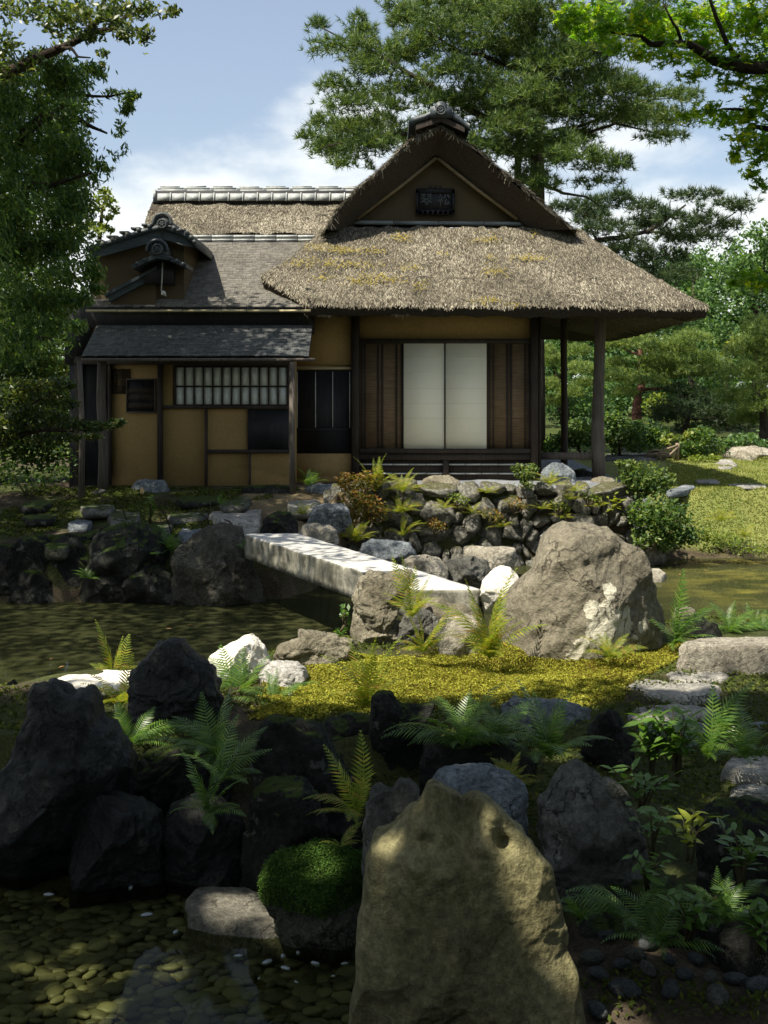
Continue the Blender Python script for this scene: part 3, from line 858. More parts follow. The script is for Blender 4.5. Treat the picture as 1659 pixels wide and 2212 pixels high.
# shingle roofs: overlapping courses with broken lower edges
def shingle_material(nm='shingle', tone=(1, 1, 1)):
    m, n, l, b = newmat(nm)
    g = n.new('ShaderNodeNewGeometry')
    v = nmap(n, l, (30, 4, 4)); t = nnoise(n, l, v, 1.0, 5, 0.7)
    big = nnoise(n, l, nmap(n, l, (1, 1, 1)), 1.4, 3)
    ad = n.new('ShaderNodeMath'); ad.operation = 'MULTIPLY_ADD'; ad.use_clamp = True
    l.new(t.outputs['Fac'], ad.inputs[0]); ad.inputs[1].default_value = 0.9
    rs_ = n.new('ShaderNodeMath'); rs_.operation = 'MULTIPLY'; rs_.inputs[1].default_value = 0.6; l.new(g.outputs['Random Per Island'], rs_.inputs[0]); l.new(rs_.outputs[0], ad.inputs[2]); 
    a2 = n.new('ShaderNodeMath'); a2.operation = 'MULTIPLY'; l.new(ad.outputs[0], a2.inputs[0]); a2.inputs[1].default_value = 0.58
    c = nramp(n, l, a2.outputs[0], [(0.15, (0.085, 0.08, 0.07)), (0.5, (0.15, 0.14, 0.12)), (0.9, (0.24, 0.222, 0.185))]).outputs[0]
    c = nmix(n, l, 0.4, c, nramp(n, l, big.outputs['Fac'], [(0.3, 0.25), (0.7, 0.75)]).outputs[0], 'OVERLAY')
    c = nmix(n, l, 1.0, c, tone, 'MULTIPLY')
    l.new(c, b.inputs['Base Color']); b.inputs['Roughness'].default_value = 0.85
    b.inputs['Specular IOR Level'].default_value = 0.2
    nbump(n, l, t.outputs['Fac'], b, 0.5, 0.01)
    return m
M['shingle'] = shingle_material()
M['shaded_shingle'] = shingle_material('shaded_shingle', (0.62, 0.70, 0.80))  # shingle darkened and blued: pent roof shade and skylight in the colour
def shingle_roof(name, x0, x1, y0, z0, y1, z1, courses, w=0.11, m='shingle'):
    r = link(name, (lambda mb: (mb.hexa([(x0, y0, z0 - 0.06), (x1, y0, z0 - 0.06), (x1, y1, z1 - 0.06), (x0, y1, z1 - 0.06)], [(x0, y0, z0 - 0.012), (x1, y0, z0 - 0.012), (x1, y1, z1 - 0.012), (x0, y1, z1 - 0.012)]), mb.mesh(name))[1])(MB()), M['dark_wood'], house)
    d = np.array([0, y1 - y0, z1 - z0]); Ls = np.linalg.norm(d); d /= Ls; nn = np.array([0, -d[2], d[1]])
    pitch = Ls / courses
    V, Fq = [], []; k = 0
    for c in range(courses):
        xs = x0
        while xs < x1 - 1e-6:
            ww = min(RNG.uniform(0.5, 1.5) * w, x1 - xs)
            low = c * pitch - RNG.uniform(0.0, 0.35) * pitch - (0.02 if c == 0 else 0)
            hi = low + pitch * 2.0
            hi = min(hi, Ls)
            t = RNG.uniform(0.010, 0.017)
            b0 = np.array([xs, y0, z0]); b1 = np.array([xs + ww - 0.004, y0, z0])
            for bb in (b0, b1): V.append(bb + d * low + nn * t)
            for bb in (b1, b0): V.append(bb + d * hi - nn * 0.002)
            for bb in (b0, b1): V.append(bb + d * low + nn * (-0.004))
            Fq += [(k, k + 1, k + 2, k + 3), (k + 4, k + 5, k + 1, k), (k + 4, k, k + 3, k + 3), (k + 1, k + 5, k + 2, k + 2)][:2]
            k += 6; xs += ww
    link('shingle', mesh_from('shingle', np.array(V), np.array(Fq)), M[m], r, kind='stuff')
    return r
XU0, XU1 = at(196, 0, 18.6)[0], at(672, 0, 18.6)[0]
zU0, zU1 = at(0, 661, 18.6)[2], at(0, 522, 21.0)[2]
shingle_roof('shingle_roof', XU0, XU1, 18.6, zU0, 21.0, zU1, 36, 0.08)
shingle_roof('shingle_roof', XU1 + 0.003, -0.6, 19.3, zU0 + (zU1 - zU0) * 0.7 / 2.4 - 0.01, 21.0, zU1 - 0.01, 25, 0.08)
XP0, XP1 = at(178, 0, 17.9)[0], at(668, 0, 17.9)[0]
shingle_roof('pent_roof', XP0, XP1, 17.9, at(0, 767, 17.9)[2], 18.84, at(0, 702, 18.84)[2], 18, 0.08, 'shaded_shingle')
wbox('recess_shade', XU0 - 0.3, at(668, 0, 18.85)[0], 18.84, 18.93, at(0, 704, 18.84)[2] - 0.02, zU0 + 0.1, 'black_board')  # black sheet standing in for the shadow under the upper eave
fbox('eave_board', 190, 664.5, 671, 669, 18.58, 0.35, 'black_board')
fbox('eave_board', 176, 770, 669, 774.5, 17.9, 0.3, 'black_board')
for k in range(7):
    a, b = 186 + k * 69.5, 186 + (k + 1) * 69.5 - 1
    wtube('bamboo_gutter', [at(a, 671.5, 18.45), at(b, 671.3, 18.45)], 0.021, 'bamboo', None, 7)
for k in range(6):
    a, b = 176 + k * 84.4, 176 + (k + 1) * 84.4 - 1
    wtube('bamboo_gutter', [at(a, 777, 17.75), at(b, 776.6, 17.75)], 0.026, 'post_wood', None, 7)
wbox('under_roof', XP0, XP1 - 0.02, 18.9, 21.0, 3.6, zU0 - 0.05, 'black_board')

# ---- small tiled gable over the left wing
YG = 18.5
mb = MB()
gp = [(189, 541), (253, 521), (300, 505), (350, 492), (376, 500), (402, 510), (424, 533)]
gu = np.array([at(u, v - 8, YG) for u, v in gp]); gl = np.array([at(u, v + 2, YG) for u, v in gp]); n = len(gp)
V = np.concatenate([gu, gl, gu + np.array([0, 2.4, 0]), gl + np.array([0, 2.4, 0])]); Q = []
for i in range(n - 1):
    Q += [(n + i, n + i + 1, i + 1, i), (i, i + 1, 2 * n + i + 1, 2 * n + i), (n + i + 1, n + i, 3 * n + i, 3 * n + i + 1), (2 * n + i, 2 * n + i + 1, 3 * n + i + 1, 3 * n + i)]
Q += [(0, 2 * n, 3 * n, n), (n - 1, 2 * n - 1, 4 * n - 1, 3 * n - 1)]
mb.add(V, Q)
tg = link('tiled_gable_roof', mb.mesh('tiled_gable_roof'), M['dark_tile'], house)
tiles = [(200, 531), (222, 524), (243, 516), (253, 512), (275, 504), (299, 495), (322, 487), (376, 491), (390, 495), (403, 501), (413, 511), (420, 521)]
for (u, v) in tiles:
    p0 = at(u, v + 1, YG - 0.02); mb = MB()
    mb.tube([p0, p0 + np.array([0, 2.4, 0.0])], 0.034, 9)
    link('verge_tile', mb.mesh('verge_tile', True), M['tile'], tg)
for k in range(7):      # flat pan tiles between the rolls, showing as a stepped edge
    u0, u1 = (205, 230, 258, 283, 306, 355, 381)[k], (222, 250, 278, 303, 330, 376, 401)[k]
    v0 = np.interp((u0 + u1) / 2, [189, 253, 300, 350, 376, 402, 424], [531, 510, 494, 481, 489, 498, 522])
    sl = -0.33 if u1 < 350 else 0.36
    a, b = at(u0, v0 - sl * (u0 - u1) / 2 + 2, YG - 0.01), at(u1, v0 + sl * (u1 - u0) / 2 + 2, YG - 0.01)
    mb = MB(); yy = np.array([0, 2.3, 0]); hh = np.array([0, 0, 0.035])
    mb.hexa([a, b, b + yy, a + yy], [a + hh, b + hh, b + hh + yy, a + hh + yy]); link('pan_tile', mb.mesh('pan_tile'), M['tile'], tg)
disc('end_tile', at(350, 483, YG - 0.05), 0.078, YG - 0.05, 0.12, 'tile', tg, 6)
mb = MB(); c0 = at(351, 481, YG + 0.02)
arc = [c0 + np.array([0.145 * math.cos(t), 0, 0.145 * math.sin(t)]) for t in np.linspace(-0.25, PI + 0.25, 16)]
mb.tube(arc, 0.028, 8); mb.tube([c0, c0 + np.array([0, 2.3, 0])], 0.12, 12)
link('ridge_arch', mb.mesh('ridge_arch', True), M['tile'], tg)
fpoly('barge_board', [(190, 543), (350, 496), (350, 517), (196, 561)], YG + 0.06, 0.06, 'blue_wood')
fpoly('barge_board', [(351, 496), (404, 513), (422, 534), (396, 530), (351, 516)], YG + 0.063, 0.06, 'blue_wood')
# body under the gable
xa, xb = at(208, 0, 18.8)[0], at(398, 0, 18.8)[0]
za = at(0, 663, 18.8)[2]
v = [(xa, 18.8, za + 0.02), (xb, 18.8, za + 0.02), (xb, 18.8, at(0, 512, 18.8)[2]), (at(350, 0, 18.8)[0], 18.8, at(0, 497, 18.8)[2]), (xa, 18.8, at(0, 540, 18.8)[2])]
me = bpy.data.meshes.new('gable_wall'); nv_ = len(v)
me.from_pydata(v + [(a, 20.9, c) for a, b, c in v], [], [list(range(nv_)), list(range(2 * nv_ - 1, nv_ - 1, -1))] + [[i, i + nv_, (i + 1) % nv_ + nv_, (i + 1) % nv_] for i in range(nv_)]); me.update()
link('gable_wall', me, M['shaded_plaster'], house)
# small hood in front of it
YH = 18.2
hood = fpoly('hood_roof', [(283, 572), (316, 556), (339, 548), (362, 552), (404, 570), (402, 578), (362, 561), (339, 558), (318, 565), (287, 581)], YH, 0.65, 'dark_tile')
disc('end_tile', at(340, 538, YH - 0.06), 0.085, YH - 0.06, 0.1, 'dark_tile', hood, 6)
mb = MB(); c0 = at(340, 540, YH + 0.02)
arc = [c0 + np.array([0.155 * math.cos(t), 0, 0.155 * math.sin(t)]) for t in np.linspace(-0.15, PI + 0.15, 16)]
mb.tube(arc, 0.03, 8); mb.tube([c0, c0 + np.array([0, 0.6, 0])], 0.14, 12)
link('ridge_arch', mb.mesh('ridge_arch', True), M['dark_tile'], hood)
for (u, v_) in ((296, 569), (312, 561), (366, 556), (382, 563), (396, 570)):
    p0 = at(u, v_, YH - 0.02); mb = MB(); mb.tube([p0, p0 + np.array([0, 0.66, 0.0])], 0.03, 8)
    link('verge_tile', mb.mesh('verge_tile', True), M['dark_tile'], hood)
mb = MB(); a, b = at(314, 640, YH + 0.3), at(372, 565, YH + 0.3); mb.box(a[0], b[0], YH + 0.25, YH + 0.62, b[2] - 0.35, b[2]); link('hood_bracket', mb.mesh('hood_bracket'), M['black_board'], hood)
fpoly('lower_barge', [(232, 634), (338, 580), (338, 598), (236, 652)], 18.5, 0.32, 'blue_wood')
fpoly('lower_barge', [(226, 634), (339, 575), (339, 581), (228, 641)], 18.44, 0.40, 'dark_tile')
fpoly('plaster_panel', [(240, 651), (336, 600), (336, 663), (240, 663)], 18.64, 0.1, 'shaded_plaster')
wtube('rain_chain', [at(352, 566, 18.42), at(350.5, 600, 18.42), at(349, 627, 18.42)], 0.012, 'pale_bamboo', None, 6)
mb = MB(); c0 = at(353, 633, 18.4); mb.tube([c0 + np.array([-0.03, 0, 0.05]), c0, c0 + np.array([0.05, 0, -0.05])], [0.006, 0.045, 0.008], 6); link('chain_cup', mb.mesh('chain_cup'), M['pale_bamboo'], house)

# ---- rear hall: thatch slope with tiled ridge
YR = 22.0
xl, xr = at(329, 0, YR)[0], 1.2
zb, zt = at(0, 503, 21.05)[2], at(0, 436, YR)[2]
nu, nv = 70, 14
xs = np.linspace(xl, xr, nu)
rows = []
for t in np.linspace(0, 1, nv):
    rows.append(np.stack([xs, np.full(nu, 21.05 + (YR - 21.05) * t), np.full(nu, zb + (zt - zb) * t)], 1))
for t in np.linspace(0.1, 1, 8):
    rows.append(np.stack([xs, np.full(nu, YR + 0.4 + 2.5 * t), np.full(nu, zt - (zt - zb + 1.0) * t)], 1))
RR = np.array(rows); rv = RR.reshape(-1, 3)
rv = rv + np.array([0, 0, 1.0]) * (fbm(rv * 3.2, 31, 4) * 0.035 + fbm(rv * 14, 34, 2) * 0.016)[:, None]
RH = (rv, grid_faces(RR.shape[0], nu)[:, ::-1])
rear = link('rear_thatch', mesh_from('rear_thatch', RH[0], RH[1], True), M['thatch'], house)
fpoly_end = [(xl, 21.05, zb - 0.4), (xl, 21.05, zb), (xl, YR, zt), (xl, YR + 0.4, zt), (xl, 24.9, zb - 1.0)]
me = bpy.data.meshes.new('thatch_end'); k = len(fpoly_end)
me.from_pydata(fpoly_end + [(a + 0.3, b, c - 0.02) for a, b, c in fpoly_end], [], [list(range(k)), list(range(2 * k - 1, k - 1, -1))] + [[i, i + k, (i + 1) % k + k, (i + 1) % k] for i in range(k)]); me.update()
link('thatch_end', me, M['thatch_edge'], rear)
p, nr = sample_faces(RH[0], RH[1], 24000, lambda c, n: (c[:, 1] < YR) * 1.0)
link('thatch_straw', straw_mesh('thatch_straw', p, nr, (0.03, 0.09), (0.005, 0.010), 0.12, 0.42), M['straw'], rear, kind='stuff')
mb = MB(); mb.hexa([(xl + 0.03, YR - 0.10, zt - 0.03), (xr, YR - 0.10, zt - 0.03), (xr, YR + 0.5, zt - 0.03), (xl + 0.03, YR + 0.5, zt - 0.03)], [(xl + 0.05, YR - 0.02, zt + 0.21), (xr, YR - 0.02, zt + 0.21), (xr, YR + 0.4, zt + 0.21), (xl + 0.05, YR + 0.4, zt + 0.21)])
rc = link('ridge_core', mb.mesh('ridge_core'), M['black_board'], rear)
for i in range(15):
    u0, u1 = 340 + i * 31.3, 340 + (i + 1) * 31.3 - 1.2
    a0, a1 = at(u0, 433, YR - 0.14), at(u1, 432.5, YR - 0.14); b0, b1 = at(u0 + 1, 418, YR - 0.06), at(u1 + 1, 417.6, YR - 0.06)
    mb = MB(); dd = np.array([0, 0.04, 0.0]); mb.hexa([a0, a1, a1 + dd, a0 + dd], [b0, b1, b1 + dd, b0 + dd])
    c0, c1 = at(u1 - 2, 434, YR - 0.17), at(u1 - 1, 416, YR - 0.08); mb.tube([c0, c1], 0.012, 6)
    link('ridge_tile', mb.mesh('ridge_tile'), M['ridge_pale'], rc)
for i in range(8):
    u0, u1 = 349 + i * 57, 349 + (i + 1) * 57 - 1
    for j, (vv, r) in enumerate(((412, 0.026), (407, 0.020), (403.5, 0.016))):
        wtube('ridge_pole', [at(u0 - j * 8 + (14 if j == 2 else 0), vv + RNG.normal(0, 0.3), YR + 0.0 + j * 0.10), at(u1 - j * 8, vv + RNG.normal(0, 0.3), YR + 0.0 + j * 0.1)], r, 'ridge_pale', rc, 7)
wtube('ridge_end', [at(334, 430, YR - 0.05), at(335, 410, YR - 0.02)], 0.03, 'ridge_pale', rc, 7)
for vv, r, m_ in ((511, 0.030, 'ridge_pale'), (518.5, 0.026, 'ridge_pale'), (524, 0.03, 'black_board')):
    for i in range(6):
        a, b = 412 + i * 46.5, 412 + (i + 1) * 46.5 - 1
        wtube('ledge_pole', [at(a, vv, 20.98), at(b, vv, 20.98)], r, m_, None, 7)

# ---- veranda on the right
def bent_post(name, x, y, z0, z1, r0, r1, bend, m='post_wood'):
    pts, rr = [], []
    for k in range(9):
        t = k / 8
        pts.append(np.array([x + bend * math.sin(t * 5.1) * (1 - t * 0.5), y, z0 + (z1 - z0) * t])); rr.append((r0 * (1 - t) + r1 * t) * (1 + 0.05 * math.sin(9 * t)))
    wtube(name, pts, rr, m, None, 12)
bent_post('log_post', 3.70, 19.9, 1.12, 4.25, 0.115, 0.09, -0.03)
bent_post('log_post', 3.64, 23.4, 1.1, 4.25, 0.07, 0.065, 0.01, 'dark_wood')
fbox('veranda_beam', 1170.5, 978, 1283, 993, 19.85, 0.12, 'post_wood')
wbox('eave_purlin', 2.65, 5.0, 19.84, 19.98, 4.10, 4.24, 'dark_wood')
wbox('eave_purlin', 3.63, 3.77, 19.99, 26.0, 4.13, 4.27, 'dark_wood')
for k in range(21):
    y = 19.45 + k * 0.31
    wtube('rafter', [np.array([2.66, y, 4.36]), np.array([5.02, y - 0.02, 3.82])], 0.03, 'post_wood', None, 6)
for k in range(18):
    x = -1.2 + k * 0.34
    if x < 2.6: wtube('rafter', [np.array([x, 19.6, 4.16]), np.array([x, 18.62, 3.88])], 0.024, 'dark_wood', None, 6)
# ------------------------------------------------------------------ rock materials
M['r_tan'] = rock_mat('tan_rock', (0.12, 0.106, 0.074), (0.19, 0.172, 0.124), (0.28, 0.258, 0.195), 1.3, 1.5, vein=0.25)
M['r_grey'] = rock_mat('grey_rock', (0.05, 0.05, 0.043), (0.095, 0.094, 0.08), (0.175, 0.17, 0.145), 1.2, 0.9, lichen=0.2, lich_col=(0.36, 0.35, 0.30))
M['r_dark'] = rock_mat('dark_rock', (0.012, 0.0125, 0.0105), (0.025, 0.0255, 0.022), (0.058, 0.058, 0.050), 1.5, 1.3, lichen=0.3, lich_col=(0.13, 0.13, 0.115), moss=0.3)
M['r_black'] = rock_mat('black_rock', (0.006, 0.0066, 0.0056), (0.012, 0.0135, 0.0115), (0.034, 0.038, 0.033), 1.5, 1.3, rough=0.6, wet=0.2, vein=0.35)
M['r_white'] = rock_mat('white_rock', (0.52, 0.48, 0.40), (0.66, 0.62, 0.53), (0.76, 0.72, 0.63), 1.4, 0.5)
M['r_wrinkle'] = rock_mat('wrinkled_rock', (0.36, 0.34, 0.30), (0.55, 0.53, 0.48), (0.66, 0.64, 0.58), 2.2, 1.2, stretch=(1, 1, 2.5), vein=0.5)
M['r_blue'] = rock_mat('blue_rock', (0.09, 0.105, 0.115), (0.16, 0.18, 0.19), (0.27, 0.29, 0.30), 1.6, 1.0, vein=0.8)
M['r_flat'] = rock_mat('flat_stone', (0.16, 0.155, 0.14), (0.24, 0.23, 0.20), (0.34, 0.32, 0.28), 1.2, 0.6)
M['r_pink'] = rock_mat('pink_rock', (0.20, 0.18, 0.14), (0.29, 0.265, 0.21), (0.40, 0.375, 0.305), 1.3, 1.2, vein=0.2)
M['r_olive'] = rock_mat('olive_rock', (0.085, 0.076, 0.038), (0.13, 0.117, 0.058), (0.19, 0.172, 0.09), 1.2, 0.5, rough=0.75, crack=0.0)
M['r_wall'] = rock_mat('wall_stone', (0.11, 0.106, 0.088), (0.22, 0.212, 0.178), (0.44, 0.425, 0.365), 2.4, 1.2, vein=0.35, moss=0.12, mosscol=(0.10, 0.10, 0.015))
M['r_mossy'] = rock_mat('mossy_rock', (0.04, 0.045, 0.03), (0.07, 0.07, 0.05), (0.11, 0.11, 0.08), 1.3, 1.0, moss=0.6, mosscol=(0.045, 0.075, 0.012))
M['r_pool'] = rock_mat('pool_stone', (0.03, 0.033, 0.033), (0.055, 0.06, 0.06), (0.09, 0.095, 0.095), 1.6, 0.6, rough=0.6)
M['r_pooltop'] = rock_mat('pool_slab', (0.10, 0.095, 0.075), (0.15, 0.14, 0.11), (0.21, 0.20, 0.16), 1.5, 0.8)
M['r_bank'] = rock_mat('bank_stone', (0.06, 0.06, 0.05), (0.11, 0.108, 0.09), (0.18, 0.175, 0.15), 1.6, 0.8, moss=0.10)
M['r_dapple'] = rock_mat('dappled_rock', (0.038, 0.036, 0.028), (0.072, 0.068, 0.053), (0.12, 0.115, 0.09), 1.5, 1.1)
def big_rock_mat():
    """tan boulder with white lichen plates on its lower right face"""
    m, n, l, b = newmat('lichened_boulder')
    v = nmap(n, l, (1, 1, 1))
    big = nnoise(n, l, v, 2.0, 4); fine = nnoise(n, l, v, 26, 6, 0.68); sp = nnoise(n, l, v, 110, 2)
    c = nramp(n, l, big.outputs['Fac'], [(0.3, (0.125, 0.112, 0.080)), (0.5, (0.17, 0.152, 0.11)), (0.7, (0.23, 0.205, 0.15))]).outputs[0]
    c = nmix(n, l, 0.7, c, nramp(n, l, fine.outputs['Fac'], [(0.3, 0.2), (0.7, 0.85)]).outputs[0], 'OVERLAY')
    s = n.new('ShaderNodeSeparateXYZ'); l.new(v, s.inputs[0])
    wob = nnoise(n, l, v, 5.5, 5, 0.65)
    tot = None
    for (cx, cz, r) in ((0.10, 0.27, 0.20), (0.20, 0.42, 0.13), (0.0, 0.12, 0.24), (-0.02, 0.0, 0.16), (-0.02, 0.55, 0.075), (0.09, 0.585, 0.035), (0.13, 0.68, 0.05), (0.27, 0.50, 0.06), (0.33, 0.22, 0.09), (0.43, 0.36, 0.05), (0.18, 0.20, 0.16)):
        vx = n.new('ShaderNodeMath'); vx.operation = 'SUBTRACT'; l.new(s.outputs['X'], vx.inputs[0]); vx.inputs[1].default_value = cx
        vz = n.new('ShaderNodeMath'); vz.operation = 'SUBTRACT'; l.new(s.outputs['Z'], vz.inputs[0]); vz.inputs[1].default_value = cz
        p1 = n.new('ShaderNodeMath'); p1.operation = 'MULTIPLY'; l.new(vx.outputs[0], p1.inputs[0]); l.new(vx.outputs[0], p1.inputs[1])
        p2 = n.new('ShaderNodeMath'); p2.operation = 'MULTIPLY_ADD'; l.new(vz.outputs[0], p2.inputs[0]); l.new(vz.outputs[0], p2.inputs[1]); l.new(p1.outputs[0], p2.inputs[2])
        sq = n.new('ShaderNodeMath'); sq.operation = 'SQRT'; l.new(p2.outputs[0], sq.inputs[0])
        dv = n.new('ShaderNodeMath'); dv.operation = 'DIVIDE'; l.new(sq.outputs[0], dv.inputs[0]); dv.inputs[1].default_value = r
        iv = n.new('ShaderNodeMath'); iv.operation = 'SUBTRACT'; iv.inputs[0].default_value = 1.0; l.new(dv.outputs[0], iv.inputs[1])
        if tot is None: tot = iv
        else:
            mx = n.new('ShaderNodeMath'); mx.operation = 'MAXIMUM'; l.new(tot.outputs[0], mx.inputs[0]); l.new(iv.outputs[0], mx.inputs[1]); tot = mx
    ad = n.new('ShaderNodeMath'); ad.operation = 'MULTIPLY_ADD'; l.new(wob.outputs['Fac'], ad.inputs[0]); ad.inputs[1].default_value = 2.6; l.new(tot.outputs[0], ad.inputs[2])
    c = nmix(n, l, nramp(n, l, ad.outputs[0], [(0.0, 0.0), (1.0, 0.0)]).outputs[0], c, (0.5, 0.5, 0.4))
    mr = n.new('ShaderNodeMapRange'); mr.inputs['From Min'].default_value = 1.26; mr.inputs['From Max'].default_value = 1.34; mr.inputs['To Max'].default_value = 0.9
    l.new(ad.outputs[0], mr.inputs['Value'])
    lc = nramp(n, l, fine.outputs['Fac'], [(0.3, (0.38, 0.36, 0.27)), (0.6, (0.60, 0.57, 0.45))]).outputs[0]
    c = nmix(n, l, mr.outputs[0], c, lc)
    wv = n.new('ShaderNodeVectorMath'); wv.operation = 'MULTIPLY_ADD'
    l.new(nnoise(n, l, v, 2.6, 5, 0.6).outputs['Color'], wv.inputs[0]); wv.inputs[1].default_value = (0.7,) * 3; l.new(v, wv.inputs[2])
    vo = n.new('ShaderNodeTexVoronoi'); vo.feature = 'DISTANCE_TO_EDGE'; vo.inputs['Scale'].default_value = 2.3
    l.new(wv.outputs[0], vo.inputs['Vector'])
    cm = nmix(n, l, nramp(n, l, nnoise(n, l, v, 2.2, 3).outputs['Fac'], [(0.45, 0.0), (0.58, 1.0)]).outputs[0], (1, 1, 1), nramp(n, l, vo.outputs['Distance'], [(0.0, 0.0), (0.03, 1.0)]).outputs[0])
    c = nmix(n, l, 0.7, c, cm, 'MULTIPLY')
    l.new(c, b.inputs['Base Color']); b.inputs['Roughness'].default_value = 0.9; b.inputs['Specular IOR Level'].default_value = 0.2
    kc = nbump(n, l, cm, b, 0.8, 0.04)
    ck = nnoise(n, l, v, 3.5, 6, 0.62, 'RIDGED_MULTIFRACTAL')
    k1 = nbump(n, l, ck.outputs['Fac'], b, 0.6, 0.05, kc)
    k2 = nbump(n, l, fine.outputs['Fac'], b, 1.0, 0.035, k1)
    nbump(n, l, sp.outputs['Fac'], b, 0.8, 0.010, k2)
    return m
M['r_big'] = big_rock_mat()

def radial(poly):
    """polygon (metres, about its centroid) -> 360 radii"""
    P = np.array(poly, float); n = len(P); out = np.zeros(360)
    for k in range(360):
        t = math.radians(k); d = np.array([math.cos(t), math.sin(t)]); best = 0
        for i in range(n):
            a, b = P[i], P[(i + 1) % n]; e = b - a
            det = d[0] * -e[1] + d[1] * e[0]
            if abs(det) < 1e-12: continue
            s = (a[0] * -e[1] + a[1] * e[0]) / det; w = (d[0] * a[1] - d[1] * a[0]) / det
            if s > 0 and -1e-9 <= w <= 1 + 1e-9: best = max(best, s)
        out[k] = best
    for k in range(360):
        if out[k] == 0: out[k] = out[k - 1]
    sm = sum(np.roll(out, s) * w for s, w in ((-2, .1), (-1, .2), (0, .4), (1, .2), (2, .1)))
    return sm
def centroid(P):
    P = np.array(P, float); x, y = P[:, 0], P[:, 1]; x1, y1 = np.roll(x, -1), np.roll(y, -1)
    c = x * y1 - x1 * y; A = c.sum() / 2
    return np.array([((x + x1) * c).sum(), ((y + y1) * c).sum()]) / (6 * A)
def rlookup(r, a, b):
    t = np.degrees(np.arctan2(b, a)) % 360; i = np.floor(t).astype(int) % 360; f = t - np.floor(t)
    return r[i] * (1 - f) + r[(i + 1) % 360] * f
ROCKS = {}
def rock(label, outline, y, m, depth=0.8, sub=5, seed=1, rough=0.06, facets=7, name='boulder', cat='boulder', group=None, pn=2.4, sink=0.10, facet_in=(0.62, 0.92), dents=()):
    if y is None:
        us = [p[0] for p in outline]; vs = [p[1] for p in outline]
        y0 = ray_ground((min(us) + max(us)) / 2, max(vs) - 0.08 * (max(vs) - min(vs)))[0]
        y = y0 + 0.22 * depth * (max(us) - min(us)) / F * y0
    if 'far bank' in label or 'far water line' in label or 'wedged' in label:      # boulders of the bank touch one another
        uc = sum(p[0] for p in outline) / len(outline); vb = max(p[1] for p in outline)
        outline = [(uc + (u - uc) * 1.28, vb + (v - vb) * 1.08) for u, v in outline]
    pts = [((u - CU) / F * y, EYE - (v - CV) / F * y) for u, v in outline]
    c = centroid(pts)
    P = np.array(pts) - c
    zmin = P[:, 1].min(); hgt = P[:, 1].max() - zmin
    P[:, 1] = np.where(P[:, 1] < zmin + 0.18 * hgt, P[:, 1] - sink, P[:, 1])
    wid = P[:, 0].max() - P[:, 0].min()
    r = radial(P)
    s, f = ico(sub)
    a, b, cc = s[:, 0], s[:, 1], s[:, 2]
    rho = np.sqrt(a * a + cc * cc)
    # superellipse between the outline plane and the depth axis
    den = (rho ** pn + np.abs(b) ** pn) ** (1 / pn)
    rho2, b2 = rho / den, b / den
    rg = np.random.default_rng(seed)
    Q = np.stack([a / (rho + 1e-9) * rho2, b2, cc / (rho + 1e-9) * rho2], 1)
    for k in range(facets):      # flat broken faces, mostly towards the front and back
        nrm = np.array([rg.normal(0, 0.75), -1.0 if rg.random() < 0.75 else 1.0, rg.normal(0.15, 0.7)]); nrm /= np.linalg.norm(nrm)
        h = rg.uniform(*facet_in); d = Q @ nrm - h
        Q = Q - np.maximum(d, 0)[:, None] * nrm * 0.9
    rr = rlookup(r, Q[:, 0], Q[:, 2])
    D = depth * wid / 2
    V = np.stack([Q[:, 0] * rr, Q[:, 1] * D, Q[:, 2] * rr], 1)
    size = (wid * hgt) ** 0.5
    dirn = Q / (np.linalg.norm(Q, axis=1)[:, None] + 1e-9)
    W = V / size
    W = W * np.array([1, 1, 1]) + 0.25 * np.stack([fbm(W * 1.3 + 3, seed + 8, 2), fbm(W * 1.3 + 7, seed + 9, 2), fbm(W * 1.3 + 11, seed + 10, 2)], 1)
    strat = np.abs(vnoise(W * np.array([1.5, 1.5, 5.5]) + seed, seed + 4))      # layered ledges
    disp = rough * size * (0.8 * fbm(W * 2.3 + seed * 3.7, seed, 4) - 0.7 * np.maximum(0, ridged(W * 1.9 + seed, seed + 5, 3) - 0.9) + 0.35 * strat + 0.30 * fbm(W * 11, seed + 2, 4) - 0.22 * np.maximum(0, ridged(W * 6.5 + seed, seed + 6, 2) - 0.8))
    V = V + dirn * disp[:, None]
    for (du, dv, dr, dd) in dents:
        xx, zz_ = (du - CU) / F * y - c[0], EYE - (dv - CV) / F * y - c[1]
        g = np.exp(-(((V[:, 0] - xx) ** 2 + (V[:, 2] - zz_) ** 2) / (dr / F * y) ** 2)) * (V[:, 1] < 0.3 * D)
        V[:, 1] += dd * g
    V = V + np.array([c[0], y, c[1]])
    zb = EYE - (max(v for u, v in outline) - CV) / F * y
    me = mesh_from(name, V, f, True)
    o = link(name, me, M[m] if isinstance(m, str) else m, None, base=(c[0], y, zb), label=label, cat=cat, group=group)
    ROCKS[label] = o
    return o
